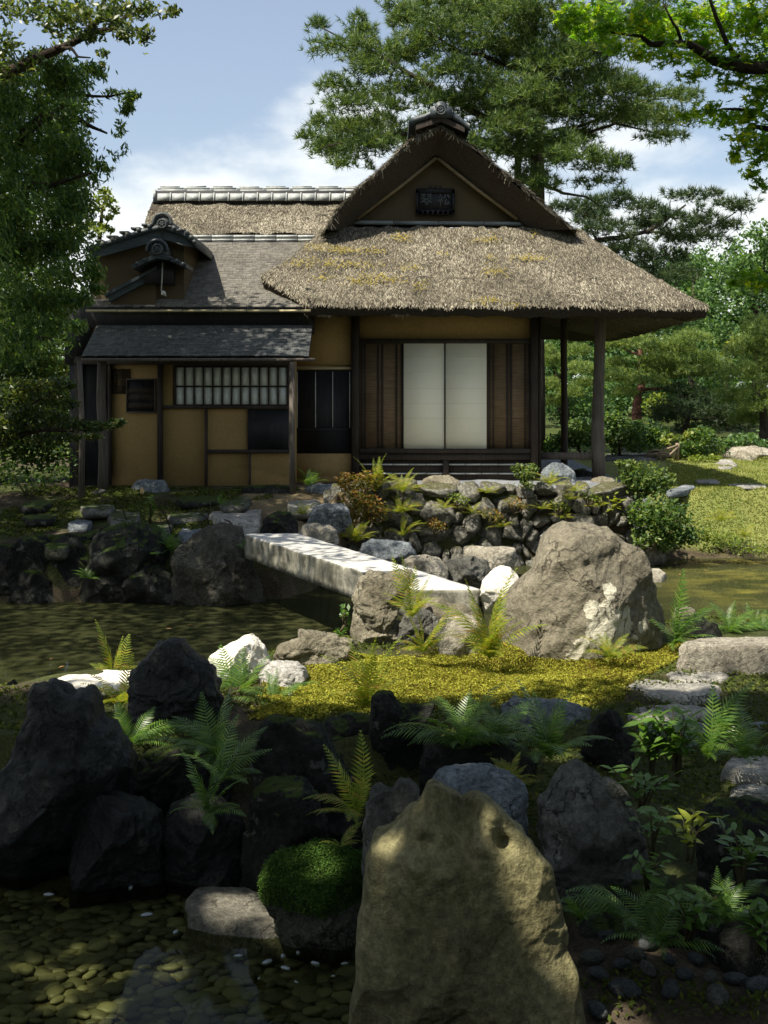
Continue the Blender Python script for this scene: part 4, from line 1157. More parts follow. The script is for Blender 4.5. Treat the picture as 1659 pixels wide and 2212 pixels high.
def slab(label, top, z, th, m, sub=4, seed=1, rough=0.02, name='stepping_stone', cat='stepping stone', group=None):
    """flat stone; `top` is the outline of its upper face, laid at height z"""
    if z is None:
        us = [p[0] for p in top]; vs = [p[1] for p in top]
        z = ray_ground((min(us) + max(us)) / 2, (min(vs) + max(vs)) / 2)[1] + (0.03 if name == 'lawn_stone' else 0.015)
    pts = [tuple(ground_at(u, v, z)[:2]) for u, v in top]
    c = centroid(pts); P = np.array(pts) - c
    K = 120; ang = np.arange(K) * 2 * PI / K
    r = rlookup(radial(P), np.cos(ang), np.sin(ang))
    size = (np.ptp(P[:, 0]) * np.ptp(P[:, 1])) ** 0.5
    bev = min(0.02, th * 0.12) / max(size, 0.1) * 2
    prof = [(0.25, 0), (0.5, 0), (0.72, 0), (0.88, 0), (0.97 - bev, 0), (1.0 - bev * 0.7, -0.004), (1.0, -0.10 * th), (1.03, -0.3 * th), (1.05, -0.5 * th), (1.03, -0.75 * th), (0.97, -th), (0.4, -th * 1.02)]
    V = [np.array([[0, 0, 0.0]])]
    for q, (sc, dz) in enumerate(prof):
        V.append(np.stack([np.cos(ang) * r * sc, np.sin(ang) * r * sc, np.full(K, dz)], 1))
    V = np.concatenate(V); W = V / size
    g = np.random.default_rng(seed); tilt = g.normal(0, 0.02, 2)
    edge = np.concatenate([[0]] + [np.full(K, max(0.0, sc - 0.75) * 4 if dz > -0.01 else 1.0) for sc, dz in prof])
    n1 = fbm(W * 3 + seed * 2.1, seed, 4); n2 = fbm(W * 11 + seed, seed + 1, 3)
    rad = V.copy(); rad[:, 2] = 0; rad = rad / (np.linalg.norm(rad, axis=1)[:, None] + 1e-9)
    V = V + rad * (edge * size * (0.020 * n1 + 0.012 * n2))[:, None]
    V[:, 2] += rough * size * (0.45 * n1 + 0.25 * n2) - edge * np.maximum(0, n2) * 0.012 + V[:, 0] * tilt[0] + V[:, 1] * tilt[1]
    F_ = [np.array([(0, 1 + k, 1 + (k + 1) % K) for k in range(K)])]
    Qd = [(1 + q * K + k, 1 + (q + 1) * K + k, 1 + (q + 1) * K + (k + 1) % K, 1 + q * K + (k + 1) % K) for q in range(len(prof) - 1) for k in range(K)]
    V = V + np.array([c[0], c[1], z])
    return link(name, mesh_from(name, V, [np.array(Qd), F_[0]], True), M[m] if isinstance(m, str) else m, None, base=(c[0], c[1], z - th), label=label, cat=cat, group=group)

# ------------------------------------------------------------------ stone bridge
def bridge():
    zt, th = 0.86, 0.255
    A, B = ground_at(529, 1154, zt), ground_at(641, 1151, zt)
    C, D = ground_at(1038, 1273, zt), ground_at(903, 1274, zt)
    nx, ny, nz_ = 90, 14, 8
    V, Fq = [], []; idx = {}
    def pt(i, j, k):
        key = (i, j, k)
        if key in idx: return idx[key]
        s, t = i / nx, j / ny
        p = (A * (1 - s) + D * s) * (1 - t) + (B * (1 - s) + C * s) * t
        p = p + np.array([0, 0, -th * (1 - k / nz_)])
        idx[key] = len(V); V.append(p); return idx[key]
    for i in range(nx):
        for j in range(ny):
            for k, w in ((nz_, 1), (0, -1)):
                q = [pt(i, j, k), pt(i + 1, j, k), pt(i + 1, j + 1, k), pt(i, j + 1, k)]; Fq.append(q if w > 0 else q[::-1])
        for k in range(nz_):
            Fq.append([pt(i, 0, k), pt(i + 1, 0, k), pt(i + 1, 0, k + 1), pt(i, 0, k + 1)]); Fq.append([pt(i, ny, k), pt(i + 1, ny, k), pt(i + 1, ny, k + 1), pt(i, ny, k + 1)][::-1])
    for j in range(ny):
        for k in range(nz_):
            Fq.append([pt(0, j, k), pt(0, j, k + 1), pt(0, j + 1, k + 1), pt(0, j + 1, k)]); Fq.append([pt(nx, j, k), pt(nx, j, k + 1), pt(nx, j + 1, k + 1), pt(nx, j + 1, k)][::-1])
    V = np.array(V); cen = V.mean(0)
    top = smooth((V[:, 2] - (zt - 0.02)) / 0.02)
    n1 = fbm(V * 6, 3, 4); n2 = fbm(V * 22, 9, 3)
    side = np.array([-(B - A)[0], -(B - A)[1], 0]); side /= np.linalg.norm(side)
    V = V + side[None] * ((n1 * 0.018 + n2 * 0.010) * (1 - top))[:, None] + np.array([0, 0, 1.0])[None] * (n1 * 0.004 + n2 * 0.002 - 0.035 * (1 - top) * (V[:, 2] < zt - 0.25))[:, None]
    m, n, l, b = newmat('bridge_stone')
    v = nmap(n, l, (1, 1, 1)); vs = nmap(n, l, (5, 5, 3.0))
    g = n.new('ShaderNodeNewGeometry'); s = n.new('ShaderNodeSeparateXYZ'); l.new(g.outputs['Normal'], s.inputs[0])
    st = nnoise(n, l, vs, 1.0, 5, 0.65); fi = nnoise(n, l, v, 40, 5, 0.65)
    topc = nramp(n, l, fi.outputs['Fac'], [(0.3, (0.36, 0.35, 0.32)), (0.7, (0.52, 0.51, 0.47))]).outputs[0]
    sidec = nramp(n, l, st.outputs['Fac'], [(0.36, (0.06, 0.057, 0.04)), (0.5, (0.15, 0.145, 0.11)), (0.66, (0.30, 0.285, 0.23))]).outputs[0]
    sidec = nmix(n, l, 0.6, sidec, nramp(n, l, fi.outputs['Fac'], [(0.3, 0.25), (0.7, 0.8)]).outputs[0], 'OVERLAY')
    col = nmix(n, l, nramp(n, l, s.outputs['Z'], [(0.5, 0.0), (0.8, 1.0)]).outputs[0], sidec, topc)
    l.new(col, b.inputs['Base Color']); b.inputs['Roughness'].default_value = 0.85
    nbump(n, l, fi.outputs['Fac'], b, 0.5, 0.01)
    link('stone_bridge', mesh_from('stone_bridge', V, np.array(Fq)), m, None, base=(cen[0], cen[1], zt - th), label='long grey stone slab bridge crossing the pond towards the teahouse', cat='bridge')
bridge()

# ------------------------------------------------------------------ hero rocks
rock('tall pale olive pointed rock standing in the pebble pool, with a hollow in its shoulder',
     [(748, 2260), (764, 2150), (772, 2060), (782, 1985), (804, 1885), (810, 1826), (826, 1812), (856, 1800), (884, 1762), (906, 1728), (932, 1686), (956, 1700), (984, 1728), (1006, 1756), (1018, 1738), (1038, 1718), (1066, 1732), (1092, 1756), (1132, 1806), (1190, 1882), (1212, 1945), (1230, 2015), (1246, 2110), (1256, 2260)],
     4.62, 'r_olive', 0.56, 7, 3, 0.026, 9, facet_in=(0.70, 0.95), dents=((1086, 1812, 14, 0.06), (1074, 1792, 20, 0.03), (835, 1765, 42, 0.12), (862, 1745, 30, 0.05), (1000, 1745, 40, 0.10), (985, 1800, 40, 0.05), (955, 1930, 80, 0.06), (905, 1770, 20, -0.06), (885, 1840, 26, -0.04), (1055, 1745, 26, -0.05), (1040, 1800, 30, -0.04), (870, 1850, 16, 0.03), (930, 2060, 90, 0.04), (1180, 1960, 60, -0.03)))
rock('huge tan boulder with white lichen patches beside the bridge',
     [(1085, 1420), (1090, 1345), (1105, 1290), (1125, 1258), (1148, 1234), (1156, 1208), (1172, 1175), (1195, 1150), (1222, 1134), (1258, 1136), (1290, 1140), (1318, 1146), (1342, 1172), (1370, 1190), (1385, 1216), (1390, 1236), (1407, 1270), (1409, 1290), (1428, 1316), (1434, 1350), (1428, 1385), (1390, 1408), (1330, 1424), (1220, 1430), (1120, 1432)],
     9.6, 'r_big', 0.85, 7, 12, 0.036, 9, pn=3.2, facet_in=(0.8, 0.97), dents=((1250, 1205, 10, 0.03), (1300, 1215, 30, 0.06), (1340, 1240, 26, 0.07), (1372, 1262, 22, 0.07), (1345, 1310, 30, 0.05), (1210, 1215, 40, 0.03)))
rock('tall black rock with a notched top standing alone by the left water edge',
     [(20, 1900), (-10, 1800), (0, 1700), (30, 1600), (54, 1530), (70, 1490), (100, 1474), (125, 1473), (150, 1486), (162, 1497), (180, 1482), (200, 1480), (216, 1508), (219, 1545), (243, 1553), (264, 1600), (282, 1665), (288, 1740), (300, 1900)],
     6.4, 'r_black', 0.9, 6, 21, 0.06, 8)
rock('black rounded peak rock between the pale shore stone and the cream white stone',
     [(276, 1560), (280, 1500), (290, 1452), (308, 1425), (331, 1397), (360, 1388), (392, 1391), (413, 1418), (440, 1434), (462, 1445), (466, 1470), (470, 1530), (470, 1580)],
     None, 'r_black', 0.85, 6, 31, 0.07, 8)
rock('large cream white stone with a smooth rounded top at the pond edge',
     [(452, 1420), (470, 1405), (500, 1388), (525, 1375), (545, 1374), (572, 1396), (588, 1430), (588, 1455), (540, 1462), (480, 1460), (455, 1445)], None, 'r_white', 1.3, 6, 41, 0.045, 5, pn=2.0)
rock('small white wrinkled stone at the corner of the moss',
     [(563, 1460), (575, 1440), (592, 1430), (612, 1432), (640, 1436), (658, 1447), (665, 1462), (652, 1480), (620, 1488), (580, 1488)], None, 'r_wrinkle', 1.3, 6, 51, 0.08, 4, pn=2.0)
rock('brown angular rock with a pointed corner between white stone and bridge block',
     [(597, 1425), (600, 1405), (615, 1388), (640, 1374), (646, 1358), (668, 1362), (690, 1366), (735, 1374), (768, 1376), (775, 1392), (760, 1420), (745, 1436), (700, 1444), (640, 1444), (605, 1440)], None, 'r_tan', 0.6, 6, 61, 0.075, 8)
rock('tall brown block rock propping the near end of the bridge',
     [(758, 1378), (763, 1320), (770, 1285), (785, 1258), (798, 1238), (822, 1234), (832, 1241), (862, 1236), (885, 1236), (895, 1246), (890, 1262), (870, 1285), (862, 1310), (852, 1345), (840, 1378), (800, 1390)], 9.95, 'r_tan', 0.9, 6, 71, 0.075, 9)
rock('low flat brown rock at the foot of the bridge block',
     [(764, 1386), (775, 1366), (800, 1352), (840, 1341), (868, 1346), (876, 1362), (862, 1380), (830, 1390), (790, 1394)], None, 'r_tan', 0.9, 6, 81, 0.075, 6)
rock('grey brown rock under the fern at the bridge end',
     [(858, 1386), (862, 1345), (878, 1325), (905, 1318), (930, 1326), (948, 1340), (952, 1370), (940, 1395), (890, 1400)], None, 'r_grey', 0.9, 6, 91, 0.075, 7)
rock('rock footing under the bridge near the water',
     [(880, 1340), (890, 1300), (930, 1286), (1000, 1284), (1036, 1292), (1050, 1330), (1030, 1360), (940, 1365)], 10.35, 'r_tan', 0.7, 4, 93, 0.05, 7)
rock('pale topped square stone step beside the big boulder',
     [(946, 1422), (948, 1370), (950, 1335), (975, 1330), (1010, 1327), (1040, 1336), (1046, 1360), (1046, 1424)], None, 'r_pink', 0.8, 4, 101, 0.035, 3, pn=5)
rock('bright white egg shaped stone leaning on the big boulder',
     [(1037, 1284), (1046, 1255), (1062, 1235), (1082, 1222), (1102, 1224), (1118, 1242), (1126, 1258), (1118, 1285), (1106, 1308), (1075, 1312), (1045, 1304)], 10.3, 'r_white', 1.1, 5, 111, 0.03, 5, pn=2.0)
rock('tiny white stone at the left foot of the big boulder',
     [(1093, 1372), (1098, 1352), (1110, 1348), (1122, 1358), (1124, 1376), (1112, 1384), (1098, 1384)], None, 'r_white', 0.8, 4, 113, 0.05, 5)
rock('small pale stone behind the dark rock right of the big boulder',
     [(1455, 1335), (1462, 1315), (1480, 1307), (1500, 1316), (1508, 1335), (1490, 1350), (1460, 1350)], 10.6, 'r_tan', 0.8, 4, 117, 0.05, 6)
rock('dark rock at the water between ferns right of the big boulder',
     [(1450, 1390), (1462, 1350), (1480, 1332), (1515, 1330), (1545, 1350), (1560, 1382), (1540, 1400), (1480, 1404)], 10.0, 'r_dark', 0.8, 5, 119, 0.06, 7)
slab('big squared stone block with a flat pale top at the right edge', [(1466, 1392), (1480, 1383), (1520, 1377), (1620, 1373), (1716, 1373), (1722, 1390), (1640, 1394), (1540, 1397), (1478, 1397)], 0.70, 0.36, 'r_pink', 6, 121, 0.025, name='stone_block', cat='stone')
rock('pointed grey rock with a sharp left shoulder among the dark plants',
     [(1165, 2040), (1164, 1900), (1166, 1780), (1168, 1720), (1180, 1680), (1198, 1645), (1222, 1628), (1238, 1612), (1262, 1622), (1290, 1655), (1330, 1690), (1356, 1715), (1372, 1755), (1392, 1820), (1405, 1900), (1410, 2040)], 5.75, 'r_grey', 0.9, 6, 131, 0.06, 9)
rock('ridged dark rock behind the pointed grey rock',
     [(1262, 1625), (1272, 1580), (1290, 1545), (1315, 1530), (1335, 1540), (1362, 1590), (1370, 1640), (1300, 1650)], 6.9, 'r_dark', 0.9, 5, 133, 0.07, 7)
rock('rough blue grey rock half hidden by the fern clump under the moss',
     [(1085, 1580), (1090, 1530), (1120, 1512), (1180, 1515), (1230, 1512), (1275, 1535), (1288, 1580), (1200, 1610)], 7.4, 'r_blue', 0.7, 5, 135, 0.08, 7)
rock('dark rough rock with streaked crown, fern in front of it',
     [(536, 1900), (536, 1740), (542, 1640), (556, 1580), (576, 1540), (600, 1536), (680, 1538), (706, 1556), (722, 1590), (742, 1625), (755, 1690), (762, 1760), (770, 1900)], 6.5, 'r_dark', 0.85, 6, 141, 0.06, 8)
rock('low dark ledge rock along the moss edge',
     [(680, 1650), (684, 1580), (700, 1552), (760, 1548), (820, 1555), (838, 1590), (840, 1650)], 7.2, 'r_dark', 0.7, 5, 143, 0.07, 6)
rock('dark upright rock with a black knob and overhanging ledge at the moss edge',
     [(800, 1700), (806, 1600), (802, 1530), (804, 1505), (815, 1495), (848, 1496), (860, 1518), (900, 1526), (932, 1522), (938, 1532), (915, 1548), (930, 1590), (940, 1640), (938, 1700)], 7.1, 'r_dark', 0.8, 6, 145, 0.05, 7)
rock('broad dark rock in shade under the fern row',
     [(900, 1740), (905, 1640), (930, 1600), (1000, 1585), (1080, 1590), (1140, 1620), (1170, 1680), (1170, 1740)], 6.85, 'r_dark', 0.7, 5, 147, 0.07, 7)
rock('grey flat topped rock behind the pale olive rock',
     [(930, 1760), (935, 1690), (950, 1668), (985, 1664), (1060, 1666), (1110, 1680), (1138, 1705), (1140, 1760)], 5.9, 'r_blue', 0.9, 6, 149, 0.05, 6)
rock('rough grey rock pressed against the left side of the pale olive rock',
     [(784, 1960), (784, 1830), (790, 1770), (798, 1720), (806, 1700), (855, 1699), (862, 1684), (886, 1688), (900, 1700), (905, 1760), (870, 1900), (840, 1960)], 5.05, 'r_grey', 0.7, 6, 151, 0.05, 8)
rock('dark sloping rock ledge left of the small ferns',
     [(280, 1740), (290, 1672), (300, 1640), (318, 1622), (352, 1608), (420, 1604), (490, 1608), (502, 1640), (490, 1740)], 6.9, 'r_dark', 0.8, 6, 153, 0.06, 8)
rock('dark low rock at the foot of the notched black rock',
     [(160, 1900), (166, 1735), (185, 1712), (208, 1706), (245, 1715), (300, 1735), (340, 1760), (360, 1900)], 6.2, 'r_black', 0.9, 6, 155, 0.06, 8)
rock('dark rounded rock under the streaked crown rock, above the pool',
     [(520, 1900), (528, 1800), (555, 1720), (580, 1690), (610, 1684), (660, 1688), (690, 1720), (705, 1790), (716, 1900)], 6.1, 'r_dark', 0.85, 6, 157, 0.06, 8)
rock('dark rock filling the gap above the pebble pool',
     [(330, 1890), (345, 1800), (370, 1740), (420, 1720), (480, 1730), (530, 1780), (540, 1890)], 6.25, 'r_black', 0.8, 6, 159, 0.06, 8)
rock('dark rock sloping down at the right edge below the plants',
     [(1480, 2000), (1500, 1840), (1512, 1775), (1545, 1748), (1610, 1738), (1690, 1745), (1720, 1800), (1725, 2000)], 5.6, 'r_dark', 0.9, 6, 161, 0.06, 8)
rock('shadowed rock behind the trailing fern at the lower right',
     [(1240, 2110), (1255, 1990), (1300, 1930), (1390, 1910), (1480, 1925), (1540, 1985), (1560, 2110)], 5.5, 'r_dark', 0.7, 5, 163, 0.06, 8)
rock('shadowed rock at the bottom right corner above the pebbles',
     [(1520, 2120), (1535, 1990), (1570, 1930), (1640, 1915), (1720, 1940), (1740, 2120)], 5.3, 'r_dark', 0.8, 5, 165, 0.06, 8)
rock('moss covered rounded stone in the pebble pool',
     [(576, 1940), (578, 1890), (592, 1862), (620, 1844), (690, 1835), (740, 1838), (782, 1858), (798, 1885), (790, 1960), (765, 2010), (700, 2022), (620, 2010), (590, 1980)], 5.55, 'r_mossy', 0.95, 6, 171, 0.06, 7)
rock('white stone at the left edge lit by sun',
     [(-20, 1560), (20, 1545), (40, 1520), (56, 1500), (62, 1520), (50, 1560), (10, 1580)], 8.6, 'r_white', 0.7, 4, 173, 0.05, 6)
rock('small dark stone at the water left edge above the white stone',
     [(-10, 1520), (10, 1480), (30, 1468), (48, 1490), (50, 1520)], 9.2, 'r_dark', 0.8, 4, 175, 0.05, 6)
slab('pale flat shore stone with a fern growing through it', [(104, 1484), (130, 1456), (165, 1443), (240, 1441), (300, 1443), (312, 1462), (290, 1484), (200, 1490)], None, 0.3, 'r_white', 5, 177, 0.03, name='shore_stone', cat='stone')
slab('flat topped pale stone lying in the pebble pool', [(405, 1935), (425, 1912), (530, 1910), (560, 1921), (605, 1952), (616, 1994), (570, 1998), (470, 1988), (412, 1974)], 0.065, 0.24, 'r_pooltop', 6, 179, 0.03, name='pool_stone', cat='stone')
# stepping stones on the right
slab('upper stepping stone beside the squared block', [(1440, 1452), (1462, 1446), (1530, 1444), (1578, 1452), (1572, 1462), (1510, 1472), (1450, 1466)], None, 0.12, 'r_flat', 4, 181, 0.03, group='stepping stones over the moss')
slab('large smooth stepping stone with a curved back edge', [(1354, 1478), (1372, 1464), (1415, 1466), (1450, 1473), (1530, 1474), (1558, 1482), (1545, 1496), (1480, 1503), (1400, 1496)], None, 0.14, 'r_flat', 5, 183, 0.02, group='stepping stones over the moss')
slab('rough stepping stone with a cracked edge below the large smooth one', [(1350, 1536), (1370, 1524), (1410, 1521), (1500, 1522), (1548, 1530), (1535, 1545), (1440, 1549), (1360, 1548)], None, 0.14, 'r_flat', 4, 185, 0.04, group='stepping stones over the moss')
slab('bluish stepping stone behind the leafy plants', [(1386, 1578), (1400, 1562), (1470, 1557), (1550, 1564), (1560, 1582), (1500, 1590), (1400, 1588)], None, 0.14, 'r_blue', 4, 187, 0.04, group='stepping stones over the moss')
slab('stepping stone at the right edge beyond the leafy plants', [(1576, 1572), (1590, 1560), (1650, 1556), (1680, 1566), (1670, 1580), (1600, 1582)], None, 0.14, 'r_blue', 4, 189, 0.04, group='stepping stones over the moss')
slab('broad grey slab at the right edge behind the fern stems', [(1560, 1655), (1580, 1632), (1640, 1622), (1720, 1620), (1730, 1665), (1640, 1672)], None, 0.16, 'r_flat', 4, 191, 0.03, group='stepping stones over the moss')
slab('lower grey slab at the right edge above the dark sloping rock', [(1574, 1704), (1590, 1694), (1660, 1690), (1730, 1692), (1730, 1714), (1640, 1716)], None, 0.16, 'r_flat', 4, 193, 0.03, group='stepping stones over the moss')

# ------------------------------------------------------------------ far bank stones
rock('round dappled boulder at the far end of the bridge',
     [(366, 1295), (372, 1262), (378, 1235), (372, 1205), (382, 1185), (402, 1170), (432, 1150), (458, 1138), (490, 1133), (516, 1142), (528, 1165), (532, 1198), (548, 1230), (562, 1262), (570, 1300), (500, 1308), (420, 1306)], 14.4, 'r_dapple', 0.8, 6, 201, 0.055, 9)
rock('rounded dark boulder with a flat shoulder on the far bank', [(214, 1225), (222, 1180), (240, 1152), (268, 1136), (310, 1133), (340, 1155), (354, 1180), (350, 1215), (330, 1235), (250, 1240)], 14.75, 'r_dark', 1.0, 5, 203, 0.06, 7)
rock('tall dark rock rising from the water on the far bank', [(116, 1290), (120, 1220), (126, 1178), (142, 1162), (165, 1170), (180, 1195), (188, 1240), (188, 1290)], 14.7, 'r_dark', 0.8, 5, 205, 0.06, 8)
rock('low pointed dark rock at the far water line', [(186, 1292), (192, 1255), (215, 1232), (248, 1219), (270, 1232), (282, 1262), (284, 1294)], 14.5, 'r_dark', 0.8, 5, 207, 0.06, 8)
rock('dark rock wedged left of the dappled boulder', [(272, 1296), (280, 1245), (300, 1225), (335, 1224), (362, 1245), (374, 1275), (372, 1298)], 14.45, 'r_dark', 0.8, 5, 209, 0.06, 8)
rock('dark rock at the left end of the far water line', [(20, 1296), (34, 1255), (55, 1236), (80, 1238), (100, 1260), (118, 1294)], 14.5, 'r_dark', 0.8, 5, 211, 0.06, 8)
rock('shaded dark rock above the left end of the far water line', [(20, 1250), (30, 1195), (55, 1165), (85, 1160), (108, 1185), (118, 1250)], 14.8, 'r_dark', 1.0, 5, 213, 0.06, 8)
BANK = 'flat edging stones on the far bank'
for lab, top, z, th, m_, sd in (
    ('flat pale edging stone under the leaning left post', [(170, 1088), (190, 1079), (230, 1079), (252, 1088), (240, 1100), (185, 1101)], None, 0.14, 'r_bank', 221),
    ('broad pale edging stone with a fern at its right side', [(236, 1108), (250, 1096), (285, 1095), (302, 1106), (296, 1122), (245, 1125)], None, 0.16, 'r_bank', 222),
    ('long thin edging stone in the middle of the far bank', [(362, 1112), (380, 1103), (440, 1102), (452, 1108), (440, 1116), (375, 1119)], None, 0.12, 'r_bank', 223),
    ('big square pale slab before the bridge', [(451, 1110), (470, 1091), (550, 1089), (568, 1098), (560, 1120), (480, 1124)], None, 0.2, 'r_flat', 224),
    ('small edging stone below the long thin one', [(333, 1136), (342, 1125), (365, 1123), (373, 1134), (365, 1144), (338, 1144)], None, 0.14, 'r_bank', 225),
    ('smooth light edging stone above the dappled boulder', [(387, 1150), (398, 1137), (430, 1136), (442, 1146), (434, 1157), (395, 1158)], None, 0.14, 'r_blue', 226),
    ('cracked slab at the far head of the bridge', [(501, 1146), (510, 1128), (540, 1125), (560, 1138), (552, 1151), (515, 1152)], None, 0.18, 'r_flat', 227),
    ('mossy flat stone farthest left on the far bank', [(43, 1088), (60, 1077), (100, 1076), (110, 1086), (95, 1093), (55, 1094)], None, 0.12, 'r_dark', 228),
    ('thin dark flat stone near the left edge of the far bank', [(47, 1114), (65, 1104), (115, 1104), (126, 1112), (110, 1120), (60, 1121)], None, 0.12, 'r_dark', 229),
    ('bluish flat stone in the moss of the far bank', [(147, 1130), (160, 1118), (190, 1117), (202, 1126), (190, 1134), (155, 1135)], None, 0.14, 'r_blue', 230),
    ('low mossy stone close to the left rocks of the far bank', [(93, 1172), (105, 1159), (140, 1158), (156, 1168), (145, 1177), (105, 1178)], None, 0.16, 'r_mossy', 231),
    ('flat stone lying just under the latticed wall', [(380, 1076), (400, 1065), (465, 1064), (482, 1072), (470, 1080), (395, 1081)], None, 0.12, 'r_dark', 232),
    ('flat stone between the shoe step and the square slab', [(476, 1085), (490, 1074), (530, 1073), (542, 1080), (530, 1089), (485, 1090)], None, 0.12, 'r_bank', 233),
    ('light flat stone between the front post and the fern', [(622, 1088), (632, 1075), (675, 1074), (692, 1084), (680, 1097), (630, 1098)], None, 0.16, 'r_flat', 234),
):
    slab(lab, top, z, th, m_, 4, sd, 0.03, name='edging_stone', cat='stone', group=BANK)
rock('dark stone block leaning on the ochre wall under the small hatch', [(286, 1078), (288, 1048), (300, 1036), (330, 1033), (355, 1038), (368, 1055), (370, 1080)], 18.1, 'r_blue', 0.6, 4, 241, 0.05, 6, name='stone_block', cat='stone')
rock('long low stone step at the foot of the wing wall', [(520, 1078), (523, 1055), (540, 1048), (600, 1047), (628, 1052), (632, 1078)], 18.0, 'r_dark', 0.45, 4, 243, 0.03, 4, pn=4, name='stone_step', cat='step')
rock('small rounded stone holding the leaning left post', [(196, 1078), (202, 1062), (216, 1055), (230, 1060), (236, 1078)], 17.9, 'r_grey', 0.9, 4, 245, 0.05, 5)
rock('angular dark rock right of the cracked slab by the bridge', [(560, 1152), (568, 1125), (582, 1112), (600, 1104), (625, 1106), (642, 1125), (646, 1152), (610, 1158)], 15.1, 'r_dark', 0.8, 5, 247, 0.06, 8)
rock('small boulder with a flat pale top touching the bridge rail side', [(642, 1172), (645, 1148), (655, 1134), (680, 1131), (712, 1132), (728, 1145), (730, 1172), (700, 1182), (660, 1180)], 14.9, 'r_pink', 0.8, 5, 249, 0.05, 7)
rock('veined blue grey boulder below the leafy wall shrub', [(666, 1130), (674, 1108), (690, 1092), (710, 1085), (738, 1088), (756, 1108), (762, 1130), (730, 1140), (690, 1138)], 16.0, 'r_blue', 0.8, 5, 251, 0.06, 7)
rock('long bluish grey boulder behind the middle of the bridge', [(776, 1200), (785, 1175), (805, 1166), (850, 1167), (885, 1172), (900, 1192), (902, 1206), (850, 1215), (790, 1212)], 15.6, 'r_blue', 0.6, 5, 253, 0.05, 7)
slab('pale flat stone showing behind the bridge slab', [(815, 1210), (830, 1199), (890, 1197), (906, 1208), (890, 1220), (840, 1222)], 0.30, 0.35, 'r_white', 4, 255, 0.03, name='shore_stone', cat='stone')
rock('tan boulder with a round nose behind the bridge slab', [(866, 1232), (870, 1212), (890, 1202), (920, 1198), (948, 1206), (968, 1226), (970, 1245), (930, 1248)], 14.6, 'r_pink', 0.7, 5, 257, 0.05, 7)
rock('dark cleft boulder in the shallows below the stone wall', [(954, 1235), (962, 1215), (985, 1203), (1020, 1200), (1050, 1212), (1063, 1235), (1050, 1254), (1000, 1256), (965, 1250)], 14.8, 'r_grey', 0.8, 5, 259, 0.07, 8)
rock('smooth reddish block at the foot of the stone wall', [(1000, 1215), (1004, 1188), (1020, 1180), (1070, 1180), (1114, 1183), (1118, 1205), (1100, 1228), (1040, 1228), (1005, 1226)], 16.3, 'r_pink', 0.6, 5, 261, 0.03, 4, pn=3.5)
slab('thin pale stone at the water beside the white egg stone', [(938, 1252), (955, 1240), (1005, 1239), (1018, 1248), (1000, 1258), (950, 1260)], 0.16, 0.2, 'r_pink', 4, 263, 0.03, name='shore_stone', cat='stone')
slab('flat pale stone lying in the water right of the big boulder', [(1385, 1238), (1395, 1228), (1425, 1227), (1440, 1236), (1430, 1245), (1395, 1246)], 0.08, 0.2, 'r_pink', 4, 265, 0.03, name='shore_stone', cat='stone')
rock('brown stone under the door skirting', [(905, 1060), (915, 1036), (935, 1026), (970, 1025), (992, 1038), (998, 1060)], 18.6, 'r_tan', 0.7, 4, 267, 0.06, 6)
rock('large bluish boulder under the veranda', [(1166, 1052), (1172, 1020), (1190, 1002), (1215, 1000), (1240, 1018), (1250, 1052)], 19.3, 'r_blue', 0.7, 5, 269, 0.05, 6)
rock('smaller dark boulder between the veranda posts', [(1228, 1040), (1236, 1018), (1256, 1012), (1280, 1020), (1284, 1040)], 20.3, 'r_dark', 0.8, 4, 271, 0.05, 6)
rock('brown footing stone under the near veranda post', [(1268, 1056), (1278, 1036), (1300, 1029), (1326, 1034), (1338, 1056)], 19.5, 'r_tan', 0.8, 4, 273, 0.05, 5)
rock('flat dark stone left of the fern by the front post', [(650, 1066), (660, 1050), (690, 1044), (730, 1046), (744, 1064)], 18.4, 'r_blue', 0.6, 4, 275, 0.05, 5)
rock('long low dark boulder behind the tall dark rock on the far bank', [(150, 1215), (158, 1175), (185, 1158), (215, 1155), (240, 1165), (250, 1215)], 15.1, 'r_dark', 0.9, 5, 297, 0.06, 7)
rock('mossy dark boulder filling the bank behind the left water line', [(60, 1260), (66, 1195), (90, 1170), (120, 1168), (140, 1190), (146, 1260)], 14.9, 'r_mossy', 0.9, 5, 299, 0.06, 7)
rock('shadowed boulder where the far bank meets the left frame', [(-30, 1290), (-26, 1215), (0, 1185), (30, 1190), (48, 1230), (52, 1290)], 14.6, 'r_dark', 0.9, 5, 301, 0.06, 7)
rock('dark boulder in the gap of the far bank left of the wedged rock', [(176, 1250), (182, 1205), (205, 1185), (235, 1190), (250, 1220), (252, 1250)], 14.75, 'r_dark', 0.9, 5, 303, 0.06, 7)
# stones on the far lawn
slab('long flat stone ledge on the lawn behind the veranda', [(1308, 990), (1312, 979), (1380, 976), (1424, 979), (1418, 988), (1360, 990)], None, 0.2, 'r_grey', 4, 281, 0.02, name='lawn_stone', cat='stone')
rock('squat grey stone behind the lawn ledge', [(1322, 982), (1326, 966), (1345, 958), (1375, 960), (1382, 982)], 30, 'r_grey', 0.8, 4, 283, 0.05, 5)
rock('pale upright stone at the far edge of the lawn', [(1518, 984), (1522, 966), (1534, 955), (1548, 962), (1552, 984)], 30, 'r_white', 0.8, 4, 285, 0.05, 6)
rock('reddish rock mound at the right end of the lawn', [(1560, 1008), (1570, 982), (1590, 968), (1630, 964), (1690, 975), (1700, 1010)], 27, 'r_pink', 0.8, 5, 287, 0.06, 8)
slab('white flat stone lying on the grass', [(1546, 1003), (1556, 997), (1582, 997), (1592, 1003), (1578, 1007), (1555, 1007)], None, 0.06, 'r_flat', 3, 289, 0.03, name='lawn_stone', cat='stone')
